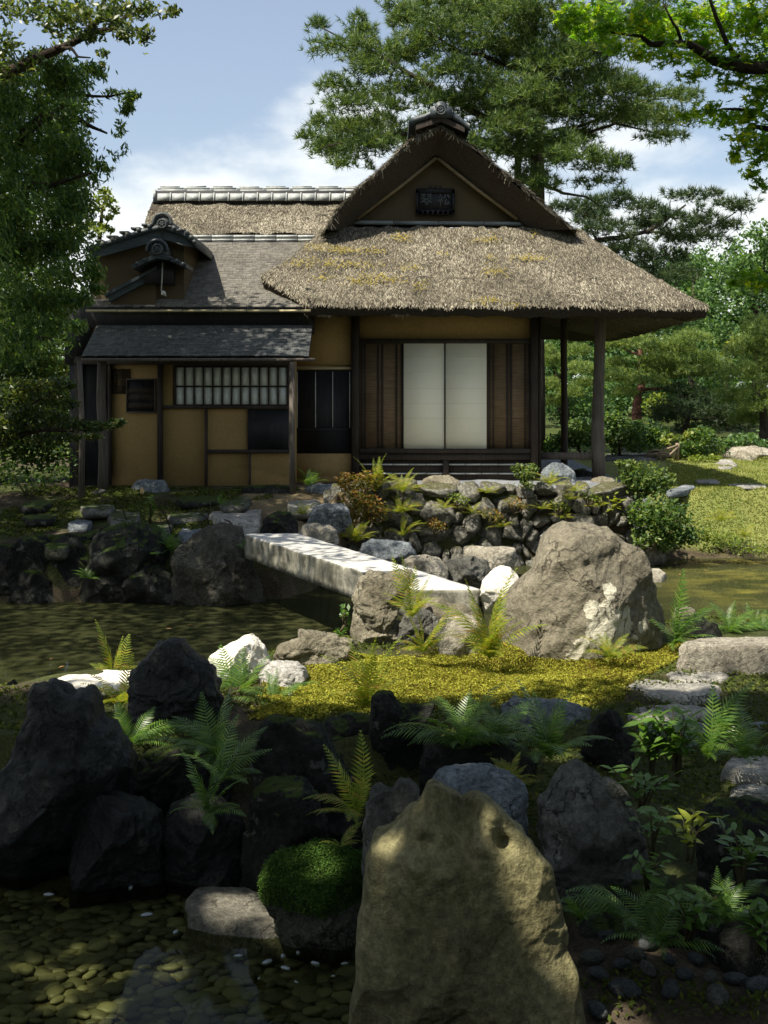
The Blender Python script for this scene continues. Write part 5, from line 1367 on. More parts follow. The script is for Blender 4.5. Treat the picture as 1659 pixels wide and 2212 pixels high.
slab('pale stepping stone in the lawn at the shadow edge', [(1500, 1039), (1512, 1033), (1545, 1034), (1556, 1040), (1535, 1044), (1510, 1043)], None, 0.06, 'r_flat', 3, 291, 0.03, name='lawn_stone', cat='stone')
slab('pale stepping stone in the lawn farther right', [(1575, 1046), (1600, 1041), (1650, 1042), (1655, 1052), (1610, 1054)], None, 0.06, 'r_flat', 3, 293, 0.03, name='lawn_stone', cat='stone')
slab('long grey kerb stone in the grass by the leafy bush', [(1440, 1058), (1475, 1050), (1500, 1049), (1502, 1053), (1470, 1060), (1445, 1062)], None, 0.1, 'r_blue', 3, 295, 0.02, name='lawn_stone', cat='stone')

# ------------------------------------------------------------------ dry stone wall below the terrace
wall = thing('stone_wall', 'rough dry stone retaining wall below the thatched pavilion, ferns growing on it', 'wall', (1.5, 17.6, 0))
variants = []
for k in range(10):
    s, f = ico(3); rg = np.random.default_rng(900 + k)
    Q = s.copy(); den = (np.abs(Q) ** 3.2).sum(1) ** (1 / 3.2); Q = Q / den[:, None]
    for q in range(13):
        nrm = rg.normal(0, 1, 3); nrm /= np.linalg.norm(nrm); d = Q @ nrm - rg.uniform(0.66, 0.95); Q = Q - np.maximum(d, 0)[:, None] * nrm
    Q = Q * (1 + 0.14 * fbm(Q * 1.9 + k * 5, k, 4) - 0.05 * np.maximum(0, ridged(Q * 2.2 + k, k, 2) - 0.9) + 0.03 * fbm(Q * 6, k + 50, 2))[:, None]
    me = mesh_from('wall_stone', Q, f, True); me.materials.append(M['r_wall']); variants.append(me)
zrow = -0.12; first = {}
rgw = np.random.default_rng(5)
while zrow < 1.16:
    last = zrow > 0.86
    h = rgw.uniform(0.15, 0.27) if not last else 1.21 - zrow + 0.02
    if h > 0.34: h *= 0.5
    xs = -0.95 + rgw.uniform(0, 0.2)
    while xs < 3.95:
        w = rgw.uniform(0.14, 0.52) * (1.2 if last else 1)
        if rgw.random() < 0.2: w *= 0.6
        hh = h * rgw.uniform(0.75, 1.6)
        o = bpy.data.objects.new('stone', variants[rgw.integers(0, 10)])
        COL.objects.link(o); o.parent = wall; o.matrix_parent_inverse = ROOT_INV[wall.name]
        o.matrix_basis = Matrix.Translation((xs + w / 2, 17.62 + 0.10 * (zrow / 1.1) + rgw.normal(0, 0.05), zrow + h / 2 + rgw.normal(0, 0.012 if last else 0.045))) @ Matrix.Rotation(rgw.normal(0, 0.08 if last else 0.24), 4, 'Y') @ Matrix.Diagonal((w * 0.58, 0.24, hh * 0.58, 1)) @ Matrix.Rotation(rgw.integers(0, 4) * PI / 2 + rgw.normal(0, 0.1), 4, 'X')
        xs += w * 0.98
    zrow += h * 0.96

# ------------------------------------------------------------------ pebbles
def pebble_material():
    m, n, l, b = newmat('pebble')
    o = n.new('ShaderNodeObjectInfo'); g = n.new('ShaderNodeNewGeometry')
    ad = n.new('ShaderNodeMath'); ad.operation = 'ADD'; l.new(o.outputs['Random'], ad.inputs[0]); l.new(g.outputs['Random Per Island'], ad.inputs[1])
    fr = n.new('ShaderNodeMath'); fr.operation = 'FRACT'; l.new(ad.outputs[0], fr.inputs[0])
    t = nnoise(n, l, nmap(n, l, (1, 1, 1)), 9, 5)
    c = nramp(n, l, fr.outputs[0], [(0.0, (0.045, 0.042, 0.022)), (0.4, (0.085, 0.079, 0.042)), (0.75, (0.125, 0.115, 0.062)), (1.0, (0.18, 0.167, 0.092))]).outputs[0]
    c = nmix(n, l, 0.5, c, nramp(n, l, t.outputs['Fac'], [(0.3, 0.25), (0.7, 0.75)]).outputs[0], 'OVERLAY')
    l.new(c, b.inputs['Base Color']); b.inputs['Roughness'].default_value = 0.6
    return m
M['pebble'] = pebble_material()
M['glint_pebble'] = plain_mat('glint_pebble', (0.26, 0.29, 0.31), 0.3, 20, 0.45, 0.2)  # pale bluish tone imitating sky glints
pebv = []
for k in range(8):
    s, f = ico(3); rg = np.random.default_rng(300 + k)
    Q = s * np.array([1, rg.uniform(0.5, 0.85), rg.uniform(0.30, 0.45)])
    Q = Q * (1 + 0.13 * fbm(s * 1.3 + k * 4, k, 2))[:, None]
    pebv.append((Q, f))
peb_me = []
for Q, f in pebv:
    me = mesh_from('pebble', Q, f, True); me.materials.append(M['pebble']); peb_me.append(me)
pl_me = mesh_from('pebble', pebv[3][0] * (1 + 0.2 * fbm(pebv[3][0] * 2, 9, 2))[:, None], pebv[3][1], True); pl_me.materials.append(M['glint_pebble'])
bed = terrain_objs['pebble_bed']
cands = []
rgp = np.random.default_rng(77)
for i in range(64):
    for j in range(31):
        x = -2.45 + i * 0.071 + (j % 2) * 0.035 + rgp.normal(0, 0.012); y = 4.45 + j * 0.060 + rgp.normal(0, 0.010)
        if x > 0.72: continue
        cands.append((x, y))
cands = np.array(cands); cz = terrain(cands[:, 0], cands[:, 1])
ok = cz < 0.06; cands, cz = cands[ok], cz[ok]
pu, pv_ = project(np.stack([cands[:, 0], cands[:, 1], cz], 1))
vis_ = (pu > -20) & (pu < 1680) & (pv_ > 1880) & (pv_ < 2215)
# the biggest in view are parts, the rest one joined part
order = np.argsort(np.where(vis_, cands[:, 1] + np.where((pu > 740) & (pu < 1270), 5, 0), 99))
SV, SF, off = [], [], 0
for r_, k in enumerate(order):
    x, y = cands[k]; z = cz[k] + 0.008 + rgp.uniform(-0.012, 0.012)
    sc_ = rgp.uniform(0.65, 1.35); sz = 0.040 * sc_ * (1.15 if x < 0.4 else 0.9)
    Mx = Matrix.Translation((x, y, z)) @ Matrix.Rotation(rgp.normal(0.15, 0.5), 4, 'Z') @ Matrix.Rotation(rgp.normal(0, 0.12), 4, 'X') @ Matrix.Scale(sz, 4)
    kk = int(rgp.integers(0, 8))
    if r_ < 295 and vis_[k]:
        o = bpy.data.objects.new('pebble', peb_me[kk]); COL.objects.link(o); o.parent = bed; o.matrix_basis = Mx
    else:
        Qh = np.concatenate([pebv[kk][0], np.ones((len(pebv[kk][0]), 1))], 1) @ np.array(Mx).T
        SV.append(Qh[:, :3]); SF.append(pebv[kk][1] + off); off += len(Qh)
link('pebble_fill', mesh_from('pebble_fill', np.concatenate(SV), np.concatenate(SF), True), M['pebble'], bed, kind='stuff')
# pale chips breaking the surface, coloured as sky glints on the pool
for k, (u, v, w) in enumerate([(105, 1930, 20), (178, 1897, 8), (283, 1915, 16), (327, 1895, 14), (318, 1973, 22), (380, 2010, 16), (400, 1878, 18), (515, 1880, 14), (302, 2007, 8), (612, 2062, 16), (618, 2088, 20), (660, 2034, 8), (690, 2038, 12), (733, 2025, 26), (515, 2062, 18), (578, 2075, 22), (645, 2055, 14), (682, 2078, 18), (745, 2078, 14), (560, 2110, 10), (640, 2118, 12), (720, 2105, 10)]):
    p = ground_at(u, v, 0.004); o = bpy.data.objects.new('pebble', pl_me); COL.objects.link(o); o.parent = bed
    s_ = w / F * p[1] * 0.62
    o.matrix_basis = Matrix.Translation((p[0], p[1], -0.004)) @ Matrix.Rotation(k * 0.9, 4, 'Z') @ Matrix.Rotation(0.25 * math.sin(k * 2.1), 4, 'X') @ Matrix.Scale(s_, 4)
# loose grey stones at the bottom right, above the water
for k, (u, v, w, lab) in enumerate([
    (1280, 2082, 46, 'dark loose stone touching the right foot of the pale olive rock'), (1312, 2050, 34, 'upright loose stone standing highest behind the heap beside the pale olive rock'), (1400, 2060, 44, 'brown tinged loose stone in the middle of the heap under the trailing fern'),
    (1372, 2088, 40, 'flat dark loose stone in front of the brown tinged one'), (1345, 2104, 34, 'small rounded loose stone between two dark ones near the pale olive rock'), (1294, 2122, 40, 'loose stone half under the pale olive rock at the picture bottom'),
    (1400, 2118, 44, 'pale buff loose stone low in the heap'), (1445, 2088, 30, 'little grey loose stone right of the brown tinged one'), (1505, 2080, 36, 'single dark loose stone between the heap and the large pale one'),
    (1575, 2080, 58, 'largest and palest loose stone below the lower right fern clump'), (1480, 2115, 36, 'loose stone under the single dark one'), (1590, 2120, 44, 'loose stone directly below the largest pale one'), (1535, 2118, 34, 'small loose stone left below the largest pale one'),
    (1350, 2160, 56, 'big loose stone at the very bottom of the heap'), (1450, 2160, 56, 'broad dark loose stone at the bottom edge under the heap'), (1550, 2165, 56, 'broad loose stone at the bottom edge near the right corner'), (1640, 2140, 50, 'loose stone in the bottom right corner'), (1290, 2195, 50, 'loose stone at the bottom edge against the pale olive rock')]):
    p = ground_at(u, v, 0.03); rg = np.random.default_rng(500 + k)
    Q, f = pebv[k % 8]; Q = Q * np.array([1, 1, 1.45])
    Q = Q * (w / F * p[1] * 0.62); ang = rg.uniform(0, 6.28)
    Rm = np.array(Matrix.Rotation(ang, 3, 'Z') @ Matrix.Rotation(rg.normal(0, 0.2), 3, 'X'))
    V = Q @ Rm.T + np.array([p[0], p[1], terrain(p[0], p[1]) + 0.02])
    link('loose_stone', mesh_from('loose_stone', V, f, True), M['r_pool'] if k % 3 else M['r_grey'], None, base=(p[0], p[1], 0.0), label=lab, cat='stone', group='loose grey stones at the pool edge')
# ------------------------------------------------------------------ plant materials
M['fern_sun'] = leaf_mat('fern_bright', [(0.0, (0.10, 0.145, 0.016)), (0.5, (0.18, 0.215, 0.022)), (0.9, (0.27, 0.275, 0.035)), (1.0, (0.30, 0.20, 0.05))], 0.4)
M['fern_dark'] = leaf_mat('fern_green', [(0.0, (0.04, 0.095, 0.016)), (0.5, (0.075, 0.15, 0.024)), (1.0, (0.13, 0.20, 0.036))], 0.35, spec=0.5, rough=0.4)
M['moss_leaf'] = leaf_mat('moss_leaf', [(0.0, (0.09, 0.05, 0.014)), (0.2, (0.14, 0.115, 0.02)), (0.5, (0.18, 0.19, 0.022)), (0.8, (0.26, 0.265, 0.03)), (1.0, (0.36, 0.35, 0.06))], 0.2, rough=0.9, spec=0.1)
M['dark_moss'] = leaf_mat('dark_moss_leaf', [(0.0, (0.03, 0.045, 0.008)), (0.6, (0.06, 0.08, 0.014)), (1.0, (0.10, 0.11, 0.02))], 0.15, rough=0.9, spec=0.1)
M['cushion_moss'] = leaf_mat('cushion_moss', [(0.0, (0.02, 0.045, 0.008)), (0.6, (0.042, 0.09, 0.015)), (1.0, (0.08, 0.135, 0.022))], 0.15, rough=0.9, spec=0.1)
M['evergreen'] = leaf_mat('evergreen_leaf', [(0.0, (0.018, 0.035, 0.012)), (0.5, (0.045, 0.075, 0.018)), (0.85, (0.085, 0.115, 0.025)), (1.0, (0.16, 0.17, 0.04))], 0.35, rough=0.42, spec=0.5)
M['evergreen2'] = leaf_mat('conifer_leaf', [(0.0, (0.024, 0.055, 0.018)), (0.5, (0.06, 0.118, 0.03)), (1.0, (0.15, 0.20, 0.05))], 0.4, rough=0.5)
M['canopy'] = leaf_mat('canopy_leaf', [(0.0, (0.02, 0.04, 0.01)), (1.0, (0.05, 0.08, 0.02))], 0.12)
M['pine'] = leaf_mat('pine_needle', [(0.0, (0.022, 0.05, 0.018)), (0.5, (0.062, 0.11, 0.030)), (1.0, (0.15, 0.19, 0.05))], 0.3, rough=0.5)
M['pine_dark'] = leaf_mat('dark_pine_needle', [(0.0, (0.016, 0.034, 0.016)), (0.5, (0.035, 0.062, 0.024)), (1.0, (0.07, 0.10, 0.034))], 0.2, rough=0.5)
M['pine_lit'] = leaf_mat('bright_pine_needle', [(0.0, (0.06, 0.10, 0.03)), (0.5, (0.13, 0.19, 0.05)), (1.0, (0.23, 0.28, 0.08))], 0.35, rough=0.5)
M['maple'] = leaf_mat('maple_leaf', [(0.0, (0.05, 0.12, 0.010)), (0.5, (0.10, 0.20, 0.014)), (0.85, (0.21, 0.30, 0.018)), (1.0, (0.40, 0.42, 0.025))], 0.55, tcol=(0.95, 1.0, 0.3))
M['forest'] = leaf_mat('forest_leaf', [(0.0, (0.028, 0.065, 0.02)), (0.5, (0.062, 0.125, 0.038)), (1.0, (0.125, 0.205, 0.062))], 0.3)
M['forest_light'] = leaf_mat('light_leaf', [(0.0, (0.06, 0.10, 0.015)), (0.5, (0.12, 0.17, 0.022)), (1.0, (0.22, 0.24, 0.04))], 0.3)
M['shrub'] = leaf_mat('shrub_leaf', [(0.0, (0.03, 0.065, 0.012)), (0.5, (0.07, 0.115, 0.02)), (1.0, (0.17, 0.20, 0.05))], 0.25, rough=0.5, spec=0.3)
M['red_shrub'] = leaf_mat('reddish_leaf', [(0.0, (0.07, 0.09, 0.014)), (0.5, (0.15, 0.13, 0.02)), (1.0, (0.27, 0.13, 0.04))], 0.3)
M['grass'] = leaf_mat('grass_blade', [(0.0, (0.085, 0.12, 0.025)), (0.5, (0.17, 0.195, 0.05)), (1.0, (0.28, 0.275, 0.09))], 0.25, rough=0.9, spec=0.1)
M['bark'] = rock_mat('bark', (0.035, 0.027, 0.02), (0.06, 0.046, 0.034), (0.10, 0.08, 0.06), 3.0, 1.0, stretch=(3, 3, 0.7))
M['red_bark'] = rock_mat('red_bark', (0.14, 0.065, 0.045), (0.23, 0.11, 0.075), (0.33, 0.18, 0.13), 3.0, 0.8, stretch=(3, 3, 0.8))
M['stem'] = plain_mat('stem', (0.06, 0.05, 0.025), 0.3, 20)

# ------------------------------------------------------------------ leaf builders
def unit(a): return a / (np.linalg.norm(a, axis=-1, keepdims=True) + 1e-12)
def leaf_quads(P, L, W, up=0.4, rg=RNG, direction=None, fold=0.12):
    n = len(P)
    nn = unit(rg.normal(0, 1, (n, 3)) + np.array([0, 0, up * 3.0]))
    t = rg.normal(0, 1, (n, 3)) if direction is None else direction + rg.normal(0, 0.45, (n, 3))
    t = unit(t - nn * (t * nn).sum(1, keepdims=True)); s = np.cross(nn, t)
    l = (L * rg.uniform(0.65, 1.25, (n, 1))); w = W * rg.uniform(0.75, 1.2, (n, 1))
    a = P - t * l * 0.5; c = P + t * l * 0.5
    b = P + s * w * 0.5 + nn * w * fold; d = P - s * w * 0.5 + nn * w * fold
    return np.stack([a, b, c, d], 1).reshape(-1, 3), np.arange(4 * n).reshape(-1, 4)
def needle_tufts(P, D, L, W, k, rg=RNG):
    """k needles (thin triangles) fanning out of each point of P round direction D"""
    n = len(P); Pn = np.repeat(P, k, 0); Dn = np.repeat(D, k, 0)
    d = unit(Dn * 0.75 + rg.normal(0, 0.62, (n * k, 3)))
    s = unit(np.cross(d, rg.normal(0, 1, (n * k, 3)))); l = L * rg.uniform(0.7, 1.2, (n * k, 1))
    base = Pn + d * l * 0.06
    v = np.stack([base - s * W / 2, base + s * W / 2, base + d * l], 1).reshape(-1, 3)
    # one tuft is one island only if its needles share the root: keep them loose, cheap
    return v, np.arange(3 * n * k).reshape(-1, 3)
def in_blob(c, r, n, rg=RNG, shell=0.45):
    d = unit(rg.normal(0, 1, (n, 3))); q = rg.random((n, 1)) ** shell * (1 + 0.55 * np.maximum(0, rg.normal(-0.35, 0.5, (n, 1))))
    return np.asarray(c) + d * q * np.asarray(r), d
def px_blobs(lst, y, jy=1.0, rg=RNG, deep=1.0):
    out = []
    for b in lst:
        u, v, ru, rv = b[:4]; yy = (b[4] if len(b) > 4 else y) + rg.uniform(-jy, jy); s = yy / F
        out.append((at(u, v, yy), np.array([ru * s, max(ru, rv) * s * deep, rv * s])))
    return out

def tree(name, label, cat, base, crown_v, crown_f, leaf_m, trunk=None, bark='bark', group=None, crown_name='crown', kind=None):
    t = thing(name, label, cat, base, group)
    link(crown_name, mesh_from(crown_name, crown_v, crown_f), M[leaf_m], t)
    if trunk is not None: link('trunk' if cat == 'tree' else 'stem', trunk.mesh('trunk', True), M[bark], t)
    return t
def branch_mesh(*paths):
    mb = MB()
    for pts, r0, r1 in paths:
        pts = [np.asarray(p, float) for p in pts]
        P = resample(pts, 4); n = len(P)
        P = P + np.stack([vnoise(P * 1.7, 3), vnoise(P * 1.7, 4), vnoise(P * 1.7, 5)], 1) * 0.06 * np.minimum(1, np.arange(n) / 3)[:, None]
        mb.tube(list(P), list(np.linspace(r0, r1, n)), 8)
    return mb

# ------------------------------------------------------------------ big trees on the left, with unseen leaves placed to shade the shore
LIT = [tuple(p) for p in ((-6, 8.2), (-3.1, 8.15), (-2.2, 8.6), (-1.4, 8.35), (-0.6, 7.75), (0.4, 7.95), (1.0, 8.15), (1.7, 8.55), (2.2, 8.6), (2.6, 8.7), (4.5, 9.1), (8, 9.8), (8, 14), (-6, 14))]
HOLES = []       # sunlit patches inside the shade: place, radius (m)
for (u, v, y, r) in ((1100, 1790, 4.45, 0.11), (1155, 1860, 4.42, 0.13), (1085, 1850, 4.4, 0.08), (1045, 1735, 4.5, 0.06), (1135, 1925, 4.4, 0.08), (832, 1812, 4.55, 0.07), (805, 1880, 4.5, 0.04), (812, 1930, 4.5, 0.03), (850, 1702, 4.95, 0.05), (1105, 1945, 4.4, 0.05),
                     (500, 1950, 5.7, 0.15), (570, 1975, 5.6, 0.11), (130, 2075, 5.3, 0.12), (60, 2065, 5.4, 0.09), (240, 2060, 5.35, 0.07), (140, 2020, 5.6, 0.06), (330, 2040, 5.35, 0.09), (80, 2105, 5.1, 0.09), (200, 2100, 5.1, 0.07), (350, 1925, 5.9, 0.05), (180, 2160, 5.0, 0.10),
                     (680, 1850, 5.5, 0.12), (745, 1690, 6.0, 0.10), (760, 1740, 6.0, 0.07), (450, 1680, 6.3, 0.12), (430, 1740, 6.2, 0.10), (290, 1560, 7.0, 0.18), (320, 1600, 6.8, 0.14), (260, 1500, 7.8, 0.2),
                     (960, 1560, 7.0, 0.12), (1180, 1560, 6.9, 0.12), (1020, 1580, 6.9, 0.10), (1350, 1700, 5.7, 0.08), (1500, 1820, 5.2, 0.09), (1480, 1780, 5.3, 0.06), (1570, 1960, 5.0, 0.10), (1360, 1965, 5.2, 0.08), (1440, 1630, 6.2, 0.14), (1530, 1600, 6.4, 0.14), (1450, 1480, 8.3, 0.22), (1400, 1535, 7.5, 0.12), (1540, 1480, 8.3, 0.15), (1250, 1520, 7.8, 0.15), (1620, 1470, 8.4, 0.2), (1580, 1640, 6.6, 0.12), (540, 1490, 8.3, 0.2), (620, 1560, 6.7, 0.07), (400, 1430, 8.3, 0.10)):
    p = at(u, v, y); HOLES.append((p[0], p[1], p[2], r))
def shadow_of(P, z):
    h = P[:, 2] - z
    return P[:, 0] + KX * h, P[:, 1] + KY * h
def canopy_points(n_cl, per, sampler, z0, zr, sig, rg):
    C = []
    xy = sampler(n_cl); z = rg.uniform(zr[0], zr[1], n_cl); h = z - z0
    c = np.stack([xy[:, 0] - KX * h, xy[:, 1] - KY * h, z], 1)
    P = np.repeat(c, per, 0) + rg.normal(0, 1, (n_cl * per, 3)) * np.array([sig, sig, sig * 0.45])
    return P
def out_of_frame(P, m=25):
    u, v = project(np.where(P[:, 1:2] > 0.3, P, np.array([1e6, 1, 0])))
    return (u < -m) | (u > 1659 + m) | (v < -m) | (P[:, 1] < 0.3)
rg = np.random.default_rng(101)
def samp_near(n):
    out = []
    yb_x = [-4.5, -3.1, -2.2, -1.4, -0.6, 0.4, 1.0, 1.7, 2.2, 2.6, 4.6]; yb = [8.1, 8.1, 8.5, 8.3, 7.65, 7.85, 8.05, 8.4, 8.5, 8.6, 9.1]
    while len(out) < n:
        x = rg.uniform(-4.3, 4.6); y = rg.uniform(3.0, 10)
        if y < np.interp(x, yb_x, yb) - 0.25: out.append((x, y))
    return np.array(out)
P = canopy_points(2300, 26, samp_near, 0.4, (6.2, 9.0), 0.26, rg)
# more unseen leaves added behind the viewer to cut sky light
Pb = rg.uniform((-9, -8, 5.0), (7, 3.0, 9.5), (15000, 3)); Pb = Pb[fbm(Pb * 0.7, 44, 3) > -0.25]
P = np.concatenate([P, Pb])
sx, sy = shadow_of(P, 0.47)
keep = ~poly_mask(sx, sy, LIT)
for (hx, hy, hz, hr) in HOLES:
    ax, ay = shadow_of(P, hz); keep &= ~(((ax - hx) ** 2 + ((ay - hy)) ** 2 < (hr * 1.15) ** 2) & (rg.random(len(P)) < 0.97))
keep &= out_of_frame(P)
Pa = P[keep]
v1, f1 = leaf_quads(Pa, 0.15, 0.085, 0.5, rg)
# what the photograph shows of this tree: the branch at the top left
A_BL = [(20, 40, 60, 60), (60, 60, 60, 50), (130, 40, 60, 38), (190, 25, 45, 25), (251, 18, 40, 18), (300, 20, 40, 22), (345, 22, 32, 16), (374, 26, 14, 14), (315, 75, 26, 22), (308, 105, 18, 12), (270, 70, 30, 20), (229, 115, 22, 12), (212, 138, 22, 12), (120, 88, 50, 26), (190, 75, 36, 18), (60, 130, 45, 30), (0, 120, 50, 60), (240, 40, 50, 22), (90, 20, 80, 24)]
Vs, Fs, off = [v1], [f1], len(v1)
for (c, r) in px_blobs(A_BL, 9.3, 0.7, rg):
    n = int(r[0] * r[2] * 14000) + 40
    p, d = in_blob(c, r, n, rg, 0.5); p = p[fbm(p * 4.5, 9, 3) > -0.05]
    v, f = leaf_quads(p, 0.062, 0.026, 0.15, rg); Vs.append(v); Fs.append(f + off); off += len(v)
trunkA = branch_mesh(([(-6.3, 5.5, 0.3), (-6.2, 5.6, 2.5), (-5.9, 5.5, 5.0), (-5.2, 4.6, 6.6), (-4.2, 3.6, 7.6)], 0.36, 0.12),
                     ([(-5.9, 5.5, 4.6), (-4.9, 8.0, 5.0), at(-40, 165, 9.2), at(20, 150, 9.2), at(86, 115, 9.3), at(125, 97, 9.3), at(193, 61, 9.4), at(251, 54, 9.4), at(296, 57, 9.4)], 0.075, 0.010),
                     ([at(193, 61, 9.4), at(205, 30, 9.4), at(215, -20, 9.4)], 0.03, 0.015), ([at(251, 54, 9.4), at(262, 25, 9.5), at(270, 5, 9.5)], 0.022, 0.01),
                     ([at(120, 100, 9.3), at(150, 92, 9.2), at(165, 112, 9.2), at(192, 114, 9.2)], 0.016, 0.006),
                     ([(-5.2, 4.6, 6.6), (-3.4, 3.4, 7.2), (-1.5, 2.8, 7.8)], 0.1, 0.03), ([(-4.2, 3.6, 7.6), (-2.8, 2.4, 8.2), (-1.0, 2.0, 8.4)], 0.09, 0.03), ([(-5.2, 4.6, 6.6), (-4.4, 2.6, 7.3), (-3.6, 1.2, 7.6)], 0.09, 0.03))
tree('broadleaf_tree', 'spreading evergreen tree whose leafy bough reaches in at the top left', 'tree', (-6.3, 5.5, 0.2), np.concatenate(Vs), np.concatenate(Fs), 'evergreen', trunkA)

# second tree, plus unseen leaves placed to shade pond, bank and roofs
rg = np.random.default_rng(202)
B_BL = [(107, 143, 60, 40), (143, 179, 55, 35), (200, 150, 30, 16), (229, 166, 22, 10), (179, 204, 45, 26), (250, 205, 30, 11), (288, 206, 18, 12), (275, 230, 16, 20), (215, 240, 40, 25), (240, 275, 35, 25), (252, 322, 26, 24), (230, 358, 30, 22), (213, 394, 26, 22), (161, 430, 45, 30), (20, 200, 70, 60), (80, 230, 70, 50), (150, 260, 60, 45), (30, 300, 70, 60), (110, 320, 70, 50), (180, 330, 55, 40), (40, 390, 70, 55), (120, 390, 65, 45), (170, 385, 50, 35), (20, 470, 60, 50), (90, 460, 60, 45), (180, 460, 30, 20), (140, 480, 50, 30), (40, 540, 60, 45), (110, 535, 60, 40), (180, 526, 35, 26), (190, 560, 30, 25), (60, 600, 60, 45), (140, 595, 60, 35), (203, 590, 26, 22), (210, 622, 22, 14), (40, 660, 60, 40), (110, 655, 60, 35), (165, 645, 40, 22), (60, 710, 55, 35), (110, 705, 45, 28), (165, 705, 30, 16), (137, 745, 32, 18), (80, 760, 50, 24), (30, 760, 50, 40), (-20, 300, 60, 200), (-20, 600, 50, 200)]
P = []; 
for (c, r) in px_blobs(B_BL, 13.6, 0.9, rg, 0.9):
    n = int(r[0] * r[2] * 12000) + 40
    p, d = in_blob(c, r, n, rg, 0.42); P.append(p[fbm(p * 3.2, 19, 3) > -0.12])
for (c, r) in px_blobs([(uu, vv, 60, 46) for uu in (-30, 40, 105, 150) for vv in range(170, 740, 70) if not (uu > 140 and vv > 560)], 15.6, 0.6, rg, 0.8):
    p, d = in_blob(c, r, int(r[0] * r[2] * 7000), rg, 0.5); P.append(p)
P = np.concatenate(P)
vB, fB = leaf_quads(P, 0.10, 0.028, -0.05, rg, np.array([0.25, 0, -0.7]))
def samp_pond(n):
    out = []
    while len(out) < n:
        x = rg.uniform(-8.5, 1.2); y = rg.uniform(10.2, 17.6)
        w = 1.0 if x < -1.5 else np.interp(x, [-1.5, -0.2, 0.45, 1.2], [0.95, 0.75, 0.3, 0.0])
        if y < 11.0: w *= np.interp(x, [-6, -2.5, -1.2], [0.45, 0.35, 0.1])
        if y < 12 and x > -0.9: w *= 0.35
        if rg.random() < w: out.append((x, y))
    return np.array(out)
P1 = canopy_points(440, 62, samp_pond, 0.4, (6.4, 9.6), 0.34, rg)
def samp_roof(n):
    out = []
    while len(out) < n:
        x = rg.uniform(-8, -1.0) if rg.random() < 0.6 else rg.uniform(-5.2, -2.3); y = rg.uniform(17.2, 20.5 if x < -5 else 19.2)
        w = 1.0 if x < -5 else np.interp(y, [17.5, 18.5, 18.95, 19.2], [1, 1, 0.35, 0.0]) * np.interp(x, [-5.2, -3.0, -1.2], [1, 1, 0.5])
        if rg.random() < w: out.append((x, y))
    return np.array(out)
P2 = canopy_points(430, 30, samp_roof, 3.5, (7.6, 10.2), 0.28, rg)
def samp_bank(n):
    return np.stack([rg.uniform(-7, -0.9, n), rg.uniform(14.4, 17.8, n)], 1)
P4 = canopy_points(330, 34, samp_bank, 0.9, (6.8, 9.8), 0.30, rg)
def samp_wall(n):
    return np.stack([rg.uniform(-5.6, -3.4, n), rg.uniform(17.8, 19.0, n)], 1)
P5 = canopy_points(110, 30, samp_wall, 2.4, (7.4, 9.8), 0.25, rg)
P3 = np.concatenate([P1, P2, P4, P5])
sx, sy = shadow_of(P3, 2.3); P3 = P3[~((sx > -5.2) & (sx < -3.3) & (sy > 14.8) & (sy < 16.3) & (rg.random(len(P3)) < 0.96))]; P3 = P3[out_of_frame(P3)]
sx, sy = shadow_of(P3, 0.45); P3 = P3[~poly_mask(sx, sy, [(-2.9, 8.2), (-2.9, 10.6), (-1.9, 10.9), (-0.4, 12.0), (5, 14.5), (5, 8)]) | (rg.random(len(P3)) < 0.06)]
v2, f2 = leaf_quads(P3, 0.15, 0.07, 0.4, rg)
trunkB = branch_mesh(([(-6.6, 13.5, 0.3), (-6.4, 13.6, 3.0), (-6.1, 13.6, 6.0), (-5.6, 13.8, 9.5)], 0.38, 0.12),
                     ([(-6.4, 13.6, 3.2), at(-20, 560, 13.6), at(80, 520, 13.4), at(150, 545, 13.4)], 0.09, 0.02), ([(-6.2, 13.6, 5.0), at(20, 330, 13.6), at(100, 260, 13.6), at(178, 250, 13.6), at(235, 290, 13.5)], 0.09, 0.012),
                     ([at(100, 262, 13.6), at(170, 200, 13.5), at(240, 210, 13.5), at(285, 205, 13.5)], 0.03, 0.006), ([(-6.2, 13.6, 4.4), at(40, 400, 13.6), at(120, 400, 13.6), at(200, 380, 13.4)], 0.07, 0.012),
                     ([(-6.1, 13.6, 6.0), (-5.0, 11.8, 7.2), (-3.6, 10.2, 7.8)], 0.12, 0.03), ([(-5.8, 13.7, 8.0), (-4.9, 15.4, 8.8), (-4.2, 16.8, 9.2)], 0.1, 0.03), ([(-6.5, 13.6, 2.2), at(10, 700, 13.7), at(90, 720, 13.6), at(150, 735, 13.5)], 0.06, 0.012))
tree('conifer_tree', 'dark drooping tree filling the left side in front of the tiled gable', 'tree', (-6.6, 13.5, 0.2), np.concatenate([vB, v2]), np.concatenate([fB, f2 + len(vB)]), 'evergreen2', trunkB)
